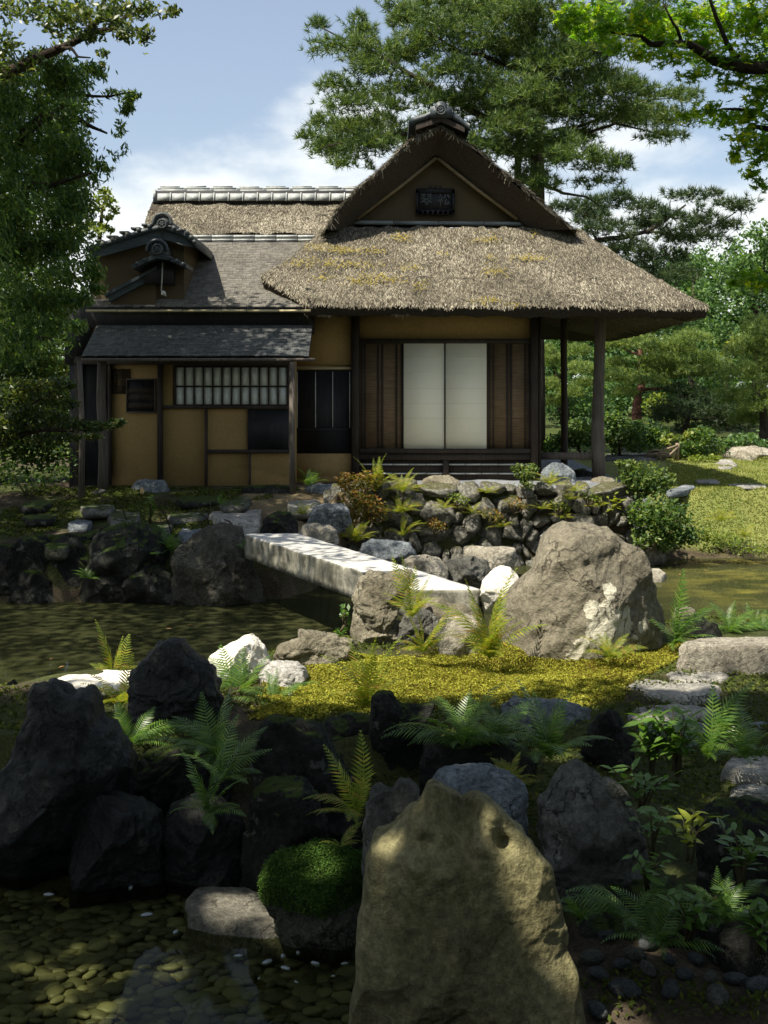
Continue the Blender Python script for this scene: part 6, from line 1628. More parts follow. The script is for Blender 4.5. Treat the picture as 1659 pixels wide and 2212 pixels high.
# low bough
rg = np.random.default_rng(303)
C_BL = [(30, 850, 50, 35), (68, 838, 45, 24), (120, 828, 32, 14), (150, 832, 18, 10), (110, 862, 45, 20), (150, 872, 24, 12), (60, 900, 50, 30), (114, 903, 45, 20), (160, 915, 35, 14), (205, 922, 34, 14), (250, 915, 24, 12), (262, 912, 10, 8), (90, 944, 45, 16), (150, 946, 30, 10), (200, 942, 24, 8), (10, 930, 50, 40)]
P, D = [], []
for (c, r) in px_blobs(C_BL, 15.6, 0.5, rg, 0.8):
    n = int(r[0] * r[2] * 12000) + 40
    p, d = in_blob(c, r, n, rg, 0.45); P.append(p)
P = np.concatenate(P); vC, fC = leaf_quads(P, 0.085, 0.03, 0.25, rg)
trunkC = branch_mesh(([(-5.9, 15.9, 0.8), (-5.8, 15.8, 1.6), at(20, 950, 15.7), at(90, 930, 15.6), at(160, 930, 15.6), at(240, 922, 15.6)], 0.07, 0.01), ([at(20, 950, 15.7), at(60, 880, 15.6), at(120, 845, 15.6)], 0.03, 0.008))
tree('yew_tree', 'small dark tree with a low level bough in front of the wing posts', 'tree', (-5.9, 15.9, 0.85), vC, fC, 'evergreen', trunkC)
# thin pale tree showing between the left tree and the rear roof
rg = np.random.default_rng(404)
P = []
for (c, r) in px_blobs([(225, 425, 22, 14), (240, 440, 18, 12), (210, 450, 18, 12), (250, 455, 10, 8), (235, 470, 14, 8), (215, 490, 26, 12), (190, 500, 40, 14), (240, 497, 12, 8), (160, 470, 40, 40), (228, 412, 12, 8)], 24, 0.6, rg):
    p, d = in_blob(c, r, int(r[0] * r[2] * 2600) + 20, rg); P.append(p)
v, f = leaf_quads(np.concatenate(P), 0.10, 0.06, 0.3, rg)
tree('sapling_tree', 'thin pale sapling behind the tiled gable, seen against the white cloud', 'tree', at(200, 900, 24) * np.array([1, 1, 0]) + np.array([0, 0, 1.0]), v, f, 'forest_light',
     branch_mesh(([at(205, 860, 24), at(205, 600, 24), at(215, 500, 24), at(230, 440, 24), at(245, 415, 24)], 0.08, 0.01), ([at(212, 510, 24), at(235, 480, 24), at(250, 445, 24)], 0.02, 0.006), ([at(214, 505, 24), at(192, 470, 24), at(180, 440, 24)], 0.02, 0.006)))

# ------------------------------------------------------------------ pines
BIGS = 1.18
def pine(label, pads, y, jy, L, W, k, dens, m, trunk, base, bark='bark', seed=1, upw=0.8, shell=0.5, deep=1.0, name='pine_tree'):
    rg = np.random.default_rng(seed); P, D = [], []
    for (c, r) in px_blobs(pads, y, jy, rg, deep):
        n = int(r[0] * r[2] * dens * 6.5) + 12
        p, d = in_blob(c, r, n, rg, shell); ok = (d[:, 2] > -0.55) & (fbm(p * 2.1, seed, 2) > -0.55)
        P.append(p[ok]); D.append(unit(d[ok] * 0.8 + np.array([0, 0, upw])))
    v, f = needle_tufts(np.concatenate(P), np.concatenate(D), L, W, k, rg)
    return tree(name, label, 'tree', base, v, f, m, trunk, bark)
BIG = [(762, 36, 25, 14), (687, 58, 20, 16), (783, 72, 30, 20), (719, 107, 45, 20), (773, 100, 40, 22), (726, 186, 35, 20), (755, 229, 50, 18), (808, 154, 55, 28), (790, 208, 50, 20), (712, 269, 45, 18), (674, 297, 26, 12), (769, 279, 55, 24), (712, 329, 42, 20), (755, 358, 46, 13), (805, 315, 55, 26), (862, 294, 52, 34), (880, 200, 55, 26), (891, 107, 50, 32), (898, 43, 55, 30), (952, 72, 65, 38), (1005, 30, 70, 40), (970, 161, 62, 30), (1041, 107, 66, 34), (1095, 60, 75, 45), (1059, 197, 64, 34), (1023, 269, 55, 26), (1041, 315, 50, 26), (1106, 150, 64, 36), (1113, 250, 55, 36), (1160, 20, 70, 40), (1132, 105, 64, 36), (1185, 140, 64, 36), (1132, 209, 64, 42), (1202, 192, 64, 36), (1237, 70, 66, 40), (1254, 140, 64, 36), (1307, 175, 55, 26), (1289, 209, 56, 26), (1185, 244, 64, 32), (1254, 244, 56, 22), (1359, 195, 46, 16), (1429, 209, 55, 16), (1492, 209, 28, 12), (1324, 262, 56, 16), (1394, 251, 64, 20), (1464, 265, 56, 18), (1429, 297, 46, 12), (1237, 342, 54, 30), (1289, 349, 52, 28), (1342, 359, 28, 18), (1296, 395, 46, 10), (1150, 331, 46, 36), (1115, 279, 54, 36), (1300, 100, 60, 34), (1330, 40, 60, 34), (1400, 60, 60, 34), (950, 220, 46, 22), (1000, 225, 46, 22), (930, 270, 40, 18), (1090, 330, 40, 26), (960, 10, 60, 26), (1060, 10, 60, 26), (1140, 385, 40, 24), (1200, 310, 50, 24), (1250, 300, 44, 20), (1170, 400, 40, 22), (835, 110, 30, 18), (845, 235, 30, 16), (840, 260, 30, 14)]
rgx = np.random.default_rng(31); BIGX = []
HULL = [(770, 20), (700, 110), (735, 200), (690, 290), (760, 345), (870, 320), (1000, 250), (1060, 300), (1130, 380), (1290, 390), (1330, 330), (1300, 270), (1480, 280), (1490, 220), (1380, 190), (1430, 60), (1420, -20), (840, -20)]
while len(BIGX) < 38:
    q = rgx.uniform((690, -20), (1490, 390))
    if poly_mask(np.array([q[0]]), np.array([q[1]]), HULL)[0]: BIGX.append((q[0], q[1], rgx.uniform(28, 48), rgx.uniform(16, 26), 28.5))
tb = at(1160, 800, 27.5)
trunkP = branch_mesh(([np.array([tb[0], 27.5, 1.1]), at(1160, 430, 27.5), at(1163, 300, 27.5), at(1152, 160, 27.5), at(1130, 20, 27.5)], 0.22, 0.09),
                     ([at(1163, 330, 27.5), at(1220, 300, 27.2), at(1260, 285, 27), at(1330, 262, 27), at(1440, 292, 27)], 0.07, 0.015), ([at(1163, 320, 27.5), at(1200, 285, 27.4), at(1270, 262, 27), at(1380, 215, 27), at(1470, 210, 27)], 0.06, 0.012),
                     ([at(1160, 395, 27.5), at(1215, 417, 27), at(1260, 420, 27), at(1290, 438, 27)], 0.05, 0.01), ([at(1158, 300, 27.5), at(1050, 260, 27), at(900, 170, 26.6), at(800, 110, 26.5), at(700, 60, 26.5)], 0.1, 0.014),
                     ([at(1160, 340, 27.5), at(1000, 290, 27), at(860, 290, 26.6), at(760, 300, 26.4), at(690, 320, 26.4)], 0.08, 0.012), ([at(1152, 160, 27.5), at(1000, 110, 27), at(900, 60, 27)], 0.07, 0.014), ([at(1152, 160, 27.5), at(1250, 110, 27), at(1340, 60, 27)], 0.07, 0.014), ([at(1118, 400, 28), at(1120, 300, 28), at(1100, 180, 28)], 0.1, 0.05))
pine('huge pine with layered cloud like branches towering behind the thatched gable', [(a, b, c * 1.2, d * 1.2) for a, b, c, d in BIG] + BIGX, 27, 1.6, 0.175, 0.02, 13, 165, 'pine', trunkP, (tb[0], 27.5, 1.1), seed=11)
MID = [(1220, 450, 30, 18), (1400, 600, 60, 26), (1340, 580, 60, 26), (1460, 600, 50, 24), (1289, 443, 56, 20), (1342, 429, 30, 16), (1394, 452, 42, 20), (1307, 496, 64, 26), (1394, 489, 54, 26), (1481, 425, 50, 15), (1446, 471, 36, 22), (1516, 482, 50, 26), (1586, 440, 42, 15), (1575, 489, 26, 16), (1464, 517, 54, 22), (1534, 517, 44, 22), (1603, 454, 28, 14), (1545, 420, 24, 10), (1500, 448, 20, 14), (1350, 540, 60, 26), (1430, 560, 60, 26), (1280, 470, 40, 30)]
tm = at(1150, 900, 37)
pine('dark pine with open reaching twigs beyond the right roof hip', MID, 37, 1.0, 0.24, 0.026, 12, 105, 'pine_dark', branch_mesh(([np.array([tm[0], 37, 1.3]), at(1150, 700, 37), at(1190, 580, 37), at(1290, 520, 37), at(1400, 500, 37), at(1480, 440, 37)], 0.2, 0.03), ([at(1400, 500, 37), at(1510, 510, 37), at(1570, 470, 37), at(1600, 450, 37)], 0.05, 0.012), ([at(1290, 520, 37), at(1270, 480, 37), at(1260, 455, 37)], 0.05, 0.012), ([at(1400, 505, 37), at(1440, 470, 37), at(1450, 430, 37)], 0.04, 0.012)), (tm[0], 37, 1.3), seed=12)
TR = [(1410, 812, 60, 12), (1470, 795, 60, 12), (1500, 768, 50, 12), (1440, 775, 60, 12), (1400, 750, 50, 12), (1530, 800, 40, 12), (1446, 802, 75, 17), (1394, 823, 50, 15), (1516, 781, 60, 15), (1481, 809, 55, 13), (1342, 816, 36, 20), (1495, 732, 42, 18), (1460, 745, 40, 16), (1377, 740, 46, 18), (1446, 757, 55, 16), (1331, 746, 26, 20), (1420, 790, 50, 14), (1350, 850, 26, 14), (1330, 790, 30, 16)]
t3 = at(1374, 955, 34)
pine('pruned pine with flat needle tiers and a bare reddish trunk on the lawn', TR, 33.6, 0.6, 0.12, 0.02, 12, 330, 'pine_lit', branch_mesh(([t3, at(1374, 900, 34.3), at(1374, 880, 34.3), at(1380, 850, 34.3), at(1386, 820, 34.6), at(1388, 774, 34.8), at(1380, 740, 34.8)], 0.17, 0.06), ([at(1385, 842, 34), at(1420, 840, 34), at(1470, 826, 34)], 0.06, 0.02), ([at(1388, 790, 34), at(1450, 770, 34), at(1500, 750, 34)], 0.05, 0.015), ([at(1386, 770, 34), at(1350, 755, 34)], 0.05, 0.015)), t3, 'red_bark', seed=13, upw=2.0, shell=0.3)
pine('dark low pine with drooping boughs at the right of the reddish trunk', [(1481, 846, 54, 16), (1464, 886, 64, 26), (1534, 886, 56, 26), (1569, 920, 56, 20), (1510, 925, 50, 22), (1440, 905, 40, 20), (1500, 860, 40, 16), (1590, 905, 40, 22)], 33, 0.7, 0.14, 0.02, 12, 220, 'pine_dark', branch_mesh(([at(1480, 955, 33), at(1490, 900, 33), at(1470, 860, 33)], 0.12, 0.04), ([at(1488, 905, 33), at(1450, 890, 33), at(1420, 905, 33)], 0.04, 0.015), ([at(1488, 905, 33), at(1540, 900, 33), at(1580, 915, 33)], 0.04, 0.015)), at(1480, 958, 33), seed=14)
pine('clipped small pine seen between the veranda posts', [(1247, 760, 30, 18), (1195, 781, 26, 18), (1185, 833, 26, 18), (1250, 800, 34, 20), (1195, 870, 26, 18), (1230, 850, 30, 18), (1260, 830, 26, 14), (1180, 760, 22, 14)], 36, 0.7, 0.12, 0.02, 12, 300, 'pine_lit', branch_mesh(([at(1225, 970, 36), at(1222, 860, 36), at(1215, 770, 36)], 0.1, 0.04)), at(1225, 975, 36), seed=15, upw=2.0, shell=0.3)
pine('olive green rounded pine at the right border of the lawn', [(1620, 760, 50, 36), (1660, 730, 50, 40), (1600, 810, 50, 34), (1650, 810, 50, 40), (1590, 860, 44, 30), (1640, 870, 50, 40), (1670, 900, 50, 40), (1610, 905, 36, 22), (1700, 780, 50, 90), (1630, 705, 30, 22)], 29, 0.8, 0.13, 0.018, 12, 260, 'pine_lit', branch_mesh(([at(1650, 960, 29), at(1648, 860, 29), at(1655, 760, 29)], 0.13, 0.04)), at(1650, 965, 29), seed=16)

# ------------------------------------------------------------------ broadleaf trees behind the lawn
def broad(label, blobs, y, jy, L, W, dens, m, base_u, base_z, seed, name='broadleaf_tree', bark='bark', trunk_top=None, cat='tree', up=0.35, tr=0.16, thr=-0.35):
    rg = np.random.default_rng(seed); P = []
    for (c, r) in px_blobs(blobs, y, jy, rg):
        n = int((r[0] * r[2]) * dens * 7.5) + 30; p, d = in_blob(c, r, n, rg, 0.38); P.append(p[fbm(p * 1.6 / max(0.3, y / 30), seed, 3) > thr])
    v, f = leaf_quads(np.concatenate(P), L, W, up, rg)
    bx = at(base_u, 900, y)[0]; b = np.array([bx, y, base_z])
    tt = at(*(trunk_top or (blobs[0][0], blobs[0][1])), y)
    return tree(name, label, cat, b, v, f, m, branch_mesh(([b, b * 0.5 + tt * 0.5 + np.array([0.05, 0, 0]) * (tr * 4), tt], tr, tr * 0.35), ([b * 0.5 + tt * 0.5, tt + (at(blobs[1][0], blobs[1][1], y) - tt)], tr * 0.45, tr * 0.15)), bark)
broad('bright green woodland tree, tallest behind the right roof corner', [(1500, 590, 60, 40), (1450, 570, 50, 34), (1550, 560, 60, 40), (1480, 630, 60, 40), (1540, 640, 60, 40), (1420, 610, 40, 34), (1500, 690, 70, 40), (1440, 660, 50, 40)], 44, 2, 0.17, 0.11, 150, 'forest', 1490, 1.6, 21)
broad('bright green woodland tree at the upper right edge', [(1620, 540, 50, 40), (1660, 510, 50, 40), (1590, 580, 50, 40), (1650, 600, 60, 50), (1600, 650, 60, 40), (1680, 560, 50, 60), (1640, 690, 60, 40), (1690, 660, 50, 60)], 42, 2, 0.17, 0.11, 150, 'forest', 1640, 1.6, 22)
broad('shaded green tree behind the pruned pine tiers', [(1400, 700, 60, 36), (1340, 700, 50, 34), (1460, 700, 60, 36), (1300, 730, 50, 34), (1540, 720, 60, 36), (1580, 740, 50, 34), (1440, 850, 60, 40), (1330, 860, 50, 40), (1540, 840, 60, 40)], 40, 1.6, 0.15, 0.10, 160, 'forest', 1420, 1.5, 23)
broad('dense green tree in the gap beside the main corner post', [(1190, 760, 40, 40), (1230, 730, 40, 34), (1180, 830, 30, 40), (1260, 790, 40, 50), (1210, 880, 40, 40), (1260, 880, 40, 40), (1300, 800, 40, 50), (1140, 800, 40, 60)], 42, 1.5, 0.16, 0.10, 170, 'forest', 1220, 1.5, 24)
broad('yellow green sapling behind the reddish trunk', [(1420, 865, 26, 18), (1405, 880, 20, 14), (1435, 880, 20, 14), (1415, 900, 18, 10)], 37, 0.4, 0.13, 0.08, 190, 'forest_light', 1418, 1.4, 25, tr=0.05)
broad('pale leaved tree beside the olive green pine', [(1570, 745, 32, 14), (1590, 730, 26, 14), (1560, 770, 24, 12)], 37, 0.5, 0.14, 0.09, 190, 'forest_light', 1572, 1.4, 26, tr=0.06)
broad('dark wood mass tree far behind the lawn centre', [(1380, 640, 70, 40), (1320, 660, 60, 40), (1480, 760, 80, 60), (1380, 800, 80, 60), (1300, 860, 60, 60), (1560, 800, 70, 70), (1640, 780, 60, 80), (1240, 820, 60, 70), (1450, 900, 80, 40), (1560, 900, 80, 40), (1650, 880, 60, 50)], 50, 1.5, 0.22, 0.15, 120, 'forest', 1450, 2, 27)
# the wood that closes the view reads as one mass
rg = np.random.default_rng(60); P = []
for k in range(80):
    u = rg.uniform(1120, 1760); top = np.interp(u, [1120, 1400, 1480, 1600, 1760], [730, 640, 590, 560, 540])
    for (c, r) in px_blobs([(u, rg.uniform(top, 970), 60, 44)], 58, 3, rg):
        p, d = in_blob(c, r, 1500, rg, 0.4); P.append(p[fbm(p * 0.8, 60, 3) > -0.6])
for k in range(60):      # unseen wood added behind the viewpoint to dim the foreground
    c = np.array([rg.uniform(-16, 16), rg.uniform(-15, -9), rg.uniform(0.8, 8)]); p, d = in_blob(c, (2.6, 1.6, 2.0), 420, rg, 0.5); P.append(p)
for k in range(24):      # and more, out of view, on the right of it
    c = np.array([rg.uniform(7.5, 11), rg.uniform(-6, 8), rg.uniform(0.8, 6)]); p, d = in_blob(c, (1.6, 2.4, 2.0), 420, rg, 0.5); P.append(p[out_of_frame(p, 60)])
for k in range(26):
    u = rg.uniform(-160, 190)
    for (c, r) in px_blobs([(u, rg.uniform(650, 950), 60, 44)], 40, 3, rg):
        p, d = in_blob(c, r, 1300, rg, 0.4); P.append(p)
v, f = leaf_quads(np.concatenate(P), 0.28, 0.19, 0.4, rg); link('distant_wood', mesh_from('distant_wood', v, f), M['forest'], kind='stuff')
# hedge like shrubs along the far lawn edge
for k, (lab, bl, y, m) in enumerate((
    ('dark clipped shrub between the two veranda posts', [(1255, 935, 36, 36), (1225, 950, 26, 26), (1285, 950, 22, 24), (1240, 975, 40, 18), (1200, 965, 26, 26)], 27, 'evergreen2'),
    ('dark shrub right behind the near veranda post', [(1340, 930, 40, 30), (1310, 950, 26, 22), (1370, 935, 30, 26), (1325, 905, 24, 20), (1345, 970, 40, 14)], 27.2, 'evergreen2'),
    ('dark spreading shrub under the reddish trunk', [(1400, 925, 36, 22), (1430, 940, 34, 20), (1385, 945, 30, 16), (1415, 955, 24, 12), (1395, 968, 36, 12)], 27.4, 'evergreen2'),
    ('yellow green low shrub beside the rustic fence', [(1448, 945, 16, 10), (1436, 955, 12, 8), (1500, 940, 22, 14), (1480, 948, 18, 10)], 27, 'forest_light'),
    ('dark round shrub right of the rustic fence post', [(1490, 970, 26, 18), (1475, 978, 18, 12), (1510, 980, 18, 12), (1535, 965, 30, 22), (1520, 940, 30, 20)], 26.8, 'evergreen2'),
    ('low yellow shrub in front of the pale upright stone', [(1522, 995, 28, 10), (1505, 992, 18, 9), (1545, 992, 18, 8)], 25.6, 'forest_light'),
    ('bushy green shrub on the reddish rock mound', [(1575, 972, 20, 22), (1562, 985, 16, 14), (1590, 985, 14, 12), (1610, 955, 40, 20), (1660, 955, 40, 20)], 27.4, 'forest'),
    ('small shrub low at the lawn right end', [(1640, 1010, 24, 9), (1620, 1006, 16, 8)], 26, 'forest_light'),
)):
    broad(lab, bl, y, 0.3, 0.10, 0.07, 620, m, bl[0][0], 1.1, 40 + k, name='garden_shrub', cat='shrub', tr=0.04)

# ------------------------------------------------------------------ maple hanging in at the top right
rg = np.random.default_rng(505)
MP = [(1215, 35, 22, 14), (1245, 60, 22, 10), (1230, 45, 34, 22), (1265, 70, 34, 18), (1250, 25, 40, 18), (1310, 60, 46, 34), (1330, 100, 40, 14), (1380, 40, 56, 36), (1300, 20, 50, 20), (1420, 70, 56, 40), (1490, 40, 60, 40), (1560, 40, 60, 44), (1630, 50, 50, 60), (1380, 115, 40, 18), (1450, 120, 55, 26), (1520, 100, 60, 34), (1560, 130, 60, 30), (1620, 140, 46, 40), (1500, 160, 40, 14), (1580, 180, 36, 18), (1640, 200, 30, 40), (1530, 235, 50, 14), (1570, 255, 46, 20), (1620, 250, 40, 30), (1610, 300, 40, 30), (1645, 320, 34, 40), (1590, 340, 24, 14), (1625, 375, 22, 14), (1645, 400, 20, 18), (1480, 250, 30, 10), (1690, 100, 50, 100), (1700, 280, 50, 100), (1620, 595, 40, 16), (1650, 610, 40, 22), (1585, 608, 14, 10)]
star = [(0, -0.5)]
for k in range(7):
    a = math.radians(-126 + k * 42) ; rr_ = (0.30, 0.42, 0.5, 0.56, 0.5, 0.42, 0.30)[k]
    star.append((rr_ * math.sin(a), rr_ * math.cos(a) - 0.05))
    if k < 6:
        a2 = math.radians(-126 + (k + 0.5) * 42); star.append((0.17 * math.sin(a2), 0.17 * math.cos(a2) - 0.05))
star = np.array(star); ns = len(star)
Pm = []
for (c, r) in px_blobs(MP, 7.0, 0.35, rg, 1.2):
    n = int(r[0] * r[2] * 13000) + 10; p, d = in_blob(c, r, n, rg, 0.6); Pm.append(p)
Pm = np.concatenate(Pm); n = len(Pm)
nn = unit(rg.normal(0, 0.55, (n, 3)) + np.array([0, -0.25, 0.9])); t = rg.normal(0, 1, (n, 3)) + np.array([-0.6, 0, -0.7]); t = unit(t - nn * (t * nn).sum(1, keepdims=True)); s = np.cross(nn, t)
sz = rg.uniform(0.05, 0.085, (n, 1))
V = Pm[:, None, :] + (s * sz)[:, None, :] * star[None, :, 0:1] + (t * sz)[:, None, :] * star[None, :, 1:2] - nn[:, None, :] * sz[:, None, :] * (np.abs(star[None, :, 0:1]) * 0.35)
cidx = np.arange(n)[:, None] * (ns + 1)
Vc = np.concatenate([V, Pm[:, None, :]], 1).reshape(-1, 3)
tri = np.stack([np.full(ns - 1, ns), np.arange(ns - 1), np.arange(1, ns)], 1)
Fm = (cidx[:, :, None] + tri[None]).reshape(-1, 3)
trunkM = branch_mesh(([(3.6, 6.0, 0.3), (3.5, 6.2, 2.5), (3.3, 6.6, 4.2), at(1720, 135, 7.0), at(1680, 128, 7.0), at(1624, 131, 7.0), at(1534, 126, 7.0), at(1474, 94, 7.0), at(1394, 91, 7.0), at(1373, 70, 7.0), at(1300, 50, 7.0)], 0.07, 0.005),
                     ([at(1596, 126, 7.0), at(1565, 80, 7.0), at(1537, 31, 7.0), at(1520, -10, 7.0)], 0.018, 0.008), ([at(1474, 94, 7.0), at(1440, 50, 7.0), at(1420, 10, 7)], 0.012, 0.005),
                     ([(3.3, 6.6, 4.2), at(1700, 300, 7.1), at(1640, 290, 7.1), at(1590, 320, 7.1)], 0.03, 0.006), ([at(1700, 300, 7.1), at(1650, 250, 7.1), at(1560, 240, 7.1), at(1490, 250, 7.1)], 0.015, 0.004), ([(3.4, 6.3, 3.4), at(1720, 600, 7.0), at(1650, 600, 7.0), at(1590, 606, 7.0)], 0.015, 0.004))
tree('maple_tree', 'maple bough with bright star shaped leaves hanging in at the top right', 'tree', (3.6, 6.0, 0.3), Vc, Fm, 'maple', trunkM)
# ------------------------------------------------------------------ ferns
def frond_mesh(name, e0, e1, pairs, wmax, m, seed, curl=False):
    rg = np.random.default_rng(seed); n = 26
    t = np.linspace(0, 1, n); e = np.radians(e0 + (e1 - e0) * t ** 1.3)
    step = 1.0 / (n - 1)
    y = np.concatenate([[0], np.cumsum(np.cos(e[:-1]) * step)]); z = np.concatenate([[0], np.cumsum(np.sin(e[:-1]) * step)]); x = 0.04 * np.sin(t * 3) * rg.choice([-1, 1])
    C = np.stack([x, y, z], 1)
    V, Fq = [], []
    for i in range(n):      # midrib
        w = 0.009 * (1 - 0.8 * t[i]); V += [C[i] + np.array([-w, 0, 0]), C[i] + np.array([w, 0, 0])]
        if i: k = 2 * i; Fq.append((k - 2, k - 1, k + 1, k))
    for p in range(pairs):
        s = 0.12 + 0.86 * (p / (pairs - 1)); idx = min(int(s * (n - 1)), n - 2); f = s * (n - 1) - idx
        c = C[idx] * (1 - f) + C[idx + 1] * f; d = unit(C[idx + 1] - C[idx])
        up = np.cross(np.array([1.0, 0, 0]), d)
        ln = wmax * (math.sin(PI * min(1, (s - 0.02) ** 0.75 * 0.98)) ** 0.8 * 0.92 + 0.06) * rg.uniform(0.9, 1.1)
        if s > 0.5: ln = min(ln, wmax * (1.02 - s) * 1.9 + 0.012)
        for sd in (-1, 1):
            ln = ln * rg.uniform(0.93, 1.07)
            dr = unit(np.array([sd, 0, 0]) + d * (0.42 + 0.4 * s) - up * rg.uniform(0.02, 0.22)); w = 0.5 * 0.76 / pairs * rg.uniform(0.8, 1.05)
            k = len(V); b = c; 
            V += [b - d * w * 0.5, b + dr * ln * 0.45 - d * w * 0.85, b + dr * ln - up * ln * 0.10, b + dr * ln * 0.42 + d * w * 0.75, b + d * w * 0.5]
            Fq += [(k, k + 1, k + 3, k + 4), (k + 1, k + 2, k + 2 + 0, k + 3)][:1]; TR_.append((k + 1, k + 2, k + 3))
    return V, Fq
TR_ = []
FR = {}
for m in ('fern_sun', 'fern_dark'):
    for q, (e0, e1, pr, wm) in enumerate(((82, 45, 19, 0.21), (70, 8, 20, 0.235), (52, -25, 20, 0.225), (34, -30, 18, 0.25), (88, 70, 18, 0.18))):
        TR_ = []
        V, Fq = frond_mesh('frond', e0, e1, pr, wm, m, q * 7 + 1)
        me = mesh_from('frond', np.array(V), [np.array(Fq), np.array(TR_)]); me.materials.append(M[m]); FR[(m, q)] = me
def fern(label, u, v, y, size, fronds, m='fern_dark', group=None):
    """fronds: list of (bearing in degrees, 0 = away, 90 = right, 180 = towards us; shape 0-4; length factor)"""
    p = at(u, v, y)
    t = thing('fern', label, 'fern', p, group)
    fronds = list(fronds) + [(az + 17 + 11 * math.sin(i * 2.1 + v), q if i % 3 else min(3, q + 1), lf * (0.62 + 0.25 * math.sin(i * 1.7 + u) ** 2)) for i, (az, q, lf) in enumerate(fronds)]
    for k, (az, q, lf) in enumerate(fronds):
        o = bpy.data.objects.new('frond', FR[(m, q)]); COL.objects.link(o); o.parent = t
        o.matrix_basis = Matrix.Rotation(math.radians(-az + 14 * math.sin(k * 3.7 + u)), 4, 'Z') @ Matrix.Rotation(math.radians(14 * math.sin(k * 2.3 + v)), 4, 'Y') @ Matrix.Rotation(math.radians(9 * math.sin(k * 5.1 + u * 0.3)), 4, 'X') @ Matrix.Diagonal((1 + 0.2 * math.sin(k * 1.9 + v), 1, 1, 1)) @ Matrix.Scale(size * lf * (1 + 0.16 * math.sin(k * 4.4 + u + v)), 4)
    return t
RING = [(20, 1, 1), (80, 2, .9), (130, 1, 1), (180, 2, .8), (230, 1, .95), (285, 2, .9), (330, 0, 1)]
WIDE = [(75, 2, 1), (100, 3, .9), (50, 1, .9), (285, 2, 1), (260, 3, .95), (310, 1, .9), (180, 2, .7), (0, 0, .7), (150, 2, .7), (215, 2, .75)]
UP = [(90, 0, 1), (270, 0, .95), (180, 4, .9), (60, 1, .8), (300, 1, .8), (130, 1, .7), (230, 1, .7)]
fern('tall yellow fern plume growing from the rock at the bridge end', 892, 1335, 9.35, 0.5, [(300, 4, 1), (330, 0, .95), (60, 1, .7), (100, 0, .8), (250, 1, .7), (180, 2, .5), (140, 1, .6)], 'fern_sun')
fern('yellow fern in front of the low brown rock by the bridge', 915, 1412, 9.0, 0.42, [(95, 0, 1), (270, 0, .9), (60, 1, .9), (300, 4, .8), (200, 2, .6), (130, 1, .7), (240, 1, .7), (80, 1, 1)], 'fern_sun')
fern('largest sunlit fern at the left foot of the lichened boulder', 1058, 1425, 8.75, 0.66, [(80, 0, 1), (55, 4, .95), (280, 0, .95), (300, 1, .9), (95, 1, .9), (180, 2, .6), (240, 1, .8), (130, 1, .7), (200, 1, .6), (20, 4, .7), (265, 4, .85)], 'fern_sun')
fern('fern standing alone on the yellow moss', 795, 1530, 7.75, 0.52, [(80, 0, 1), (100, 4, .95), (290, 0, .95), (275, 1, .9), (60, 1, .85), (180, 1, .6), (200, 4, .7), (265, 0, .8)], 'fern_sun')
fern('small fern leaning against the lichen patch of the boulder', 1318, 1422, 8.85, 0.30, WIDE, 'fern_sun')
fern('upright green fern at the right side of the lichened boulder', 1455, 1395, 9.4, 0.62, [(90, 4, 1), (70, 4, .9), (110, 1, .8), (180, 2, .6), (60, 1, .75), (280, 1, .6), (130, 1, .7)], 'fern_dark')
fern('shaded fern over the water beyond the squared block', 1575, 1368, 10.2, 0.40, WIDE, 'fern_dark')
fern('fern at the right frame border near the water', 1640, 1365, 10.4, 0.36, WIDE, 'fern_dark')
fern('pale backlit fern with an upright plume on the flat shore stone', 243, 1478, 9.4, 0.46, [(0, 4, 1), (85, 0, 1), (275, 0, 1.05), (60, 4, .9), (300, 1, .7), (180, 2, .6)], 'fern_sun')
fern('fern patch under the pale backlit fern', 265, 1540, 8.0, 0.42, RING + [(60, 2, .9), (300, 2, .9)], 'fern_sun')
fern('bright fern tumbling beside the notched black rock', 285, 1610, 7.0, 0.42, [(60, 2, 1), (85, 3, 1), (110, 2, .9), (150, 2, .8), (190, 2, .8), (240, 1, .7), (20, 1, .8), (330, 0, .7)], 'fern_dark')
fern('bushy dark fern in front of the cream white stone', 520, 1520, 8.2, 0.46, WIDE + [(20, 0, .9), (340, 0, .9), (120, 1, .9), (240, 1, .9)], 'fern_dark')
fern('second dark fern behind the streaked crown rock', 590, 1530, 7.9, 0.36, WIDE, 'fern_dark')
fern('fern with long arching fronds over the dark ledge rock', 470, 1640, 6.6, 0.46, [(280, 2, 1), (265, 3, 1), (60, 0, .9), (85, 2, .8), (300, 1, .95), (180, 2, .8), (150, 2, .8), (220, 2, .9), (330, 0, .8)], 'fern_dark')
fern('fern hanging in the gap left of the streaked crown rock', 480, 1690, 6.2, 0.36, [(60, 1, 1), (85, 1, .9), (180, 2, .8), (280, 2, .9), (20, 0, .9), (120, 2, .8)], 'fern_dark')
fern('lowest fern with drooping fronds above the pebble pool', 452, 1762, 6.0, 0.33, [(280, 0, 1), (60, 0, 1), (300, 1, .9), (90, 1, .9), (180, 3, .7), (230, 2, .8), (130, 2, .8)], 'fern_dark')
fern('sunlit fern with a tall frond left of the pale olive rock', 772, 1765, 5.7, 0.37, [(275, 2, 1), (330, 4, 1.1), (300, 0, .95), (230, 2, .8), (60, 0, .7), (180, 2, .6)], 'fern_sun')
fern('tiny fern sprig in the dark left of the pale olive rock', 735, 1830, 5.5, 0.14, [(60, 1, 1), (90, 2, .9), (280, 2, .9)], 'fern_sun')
fern('broad fern spreading from the dark upright rock', 1000, 1610, 6.7, 0.46, [(275, 2, 1), (260, 3, 1.0), (300, 1, .95), (85, 2, .95), (60, 1, .9), (100, 3, .9), (0, 0, .8), (180, 2, .8), (230, 2, .9)], 'fern_dark')
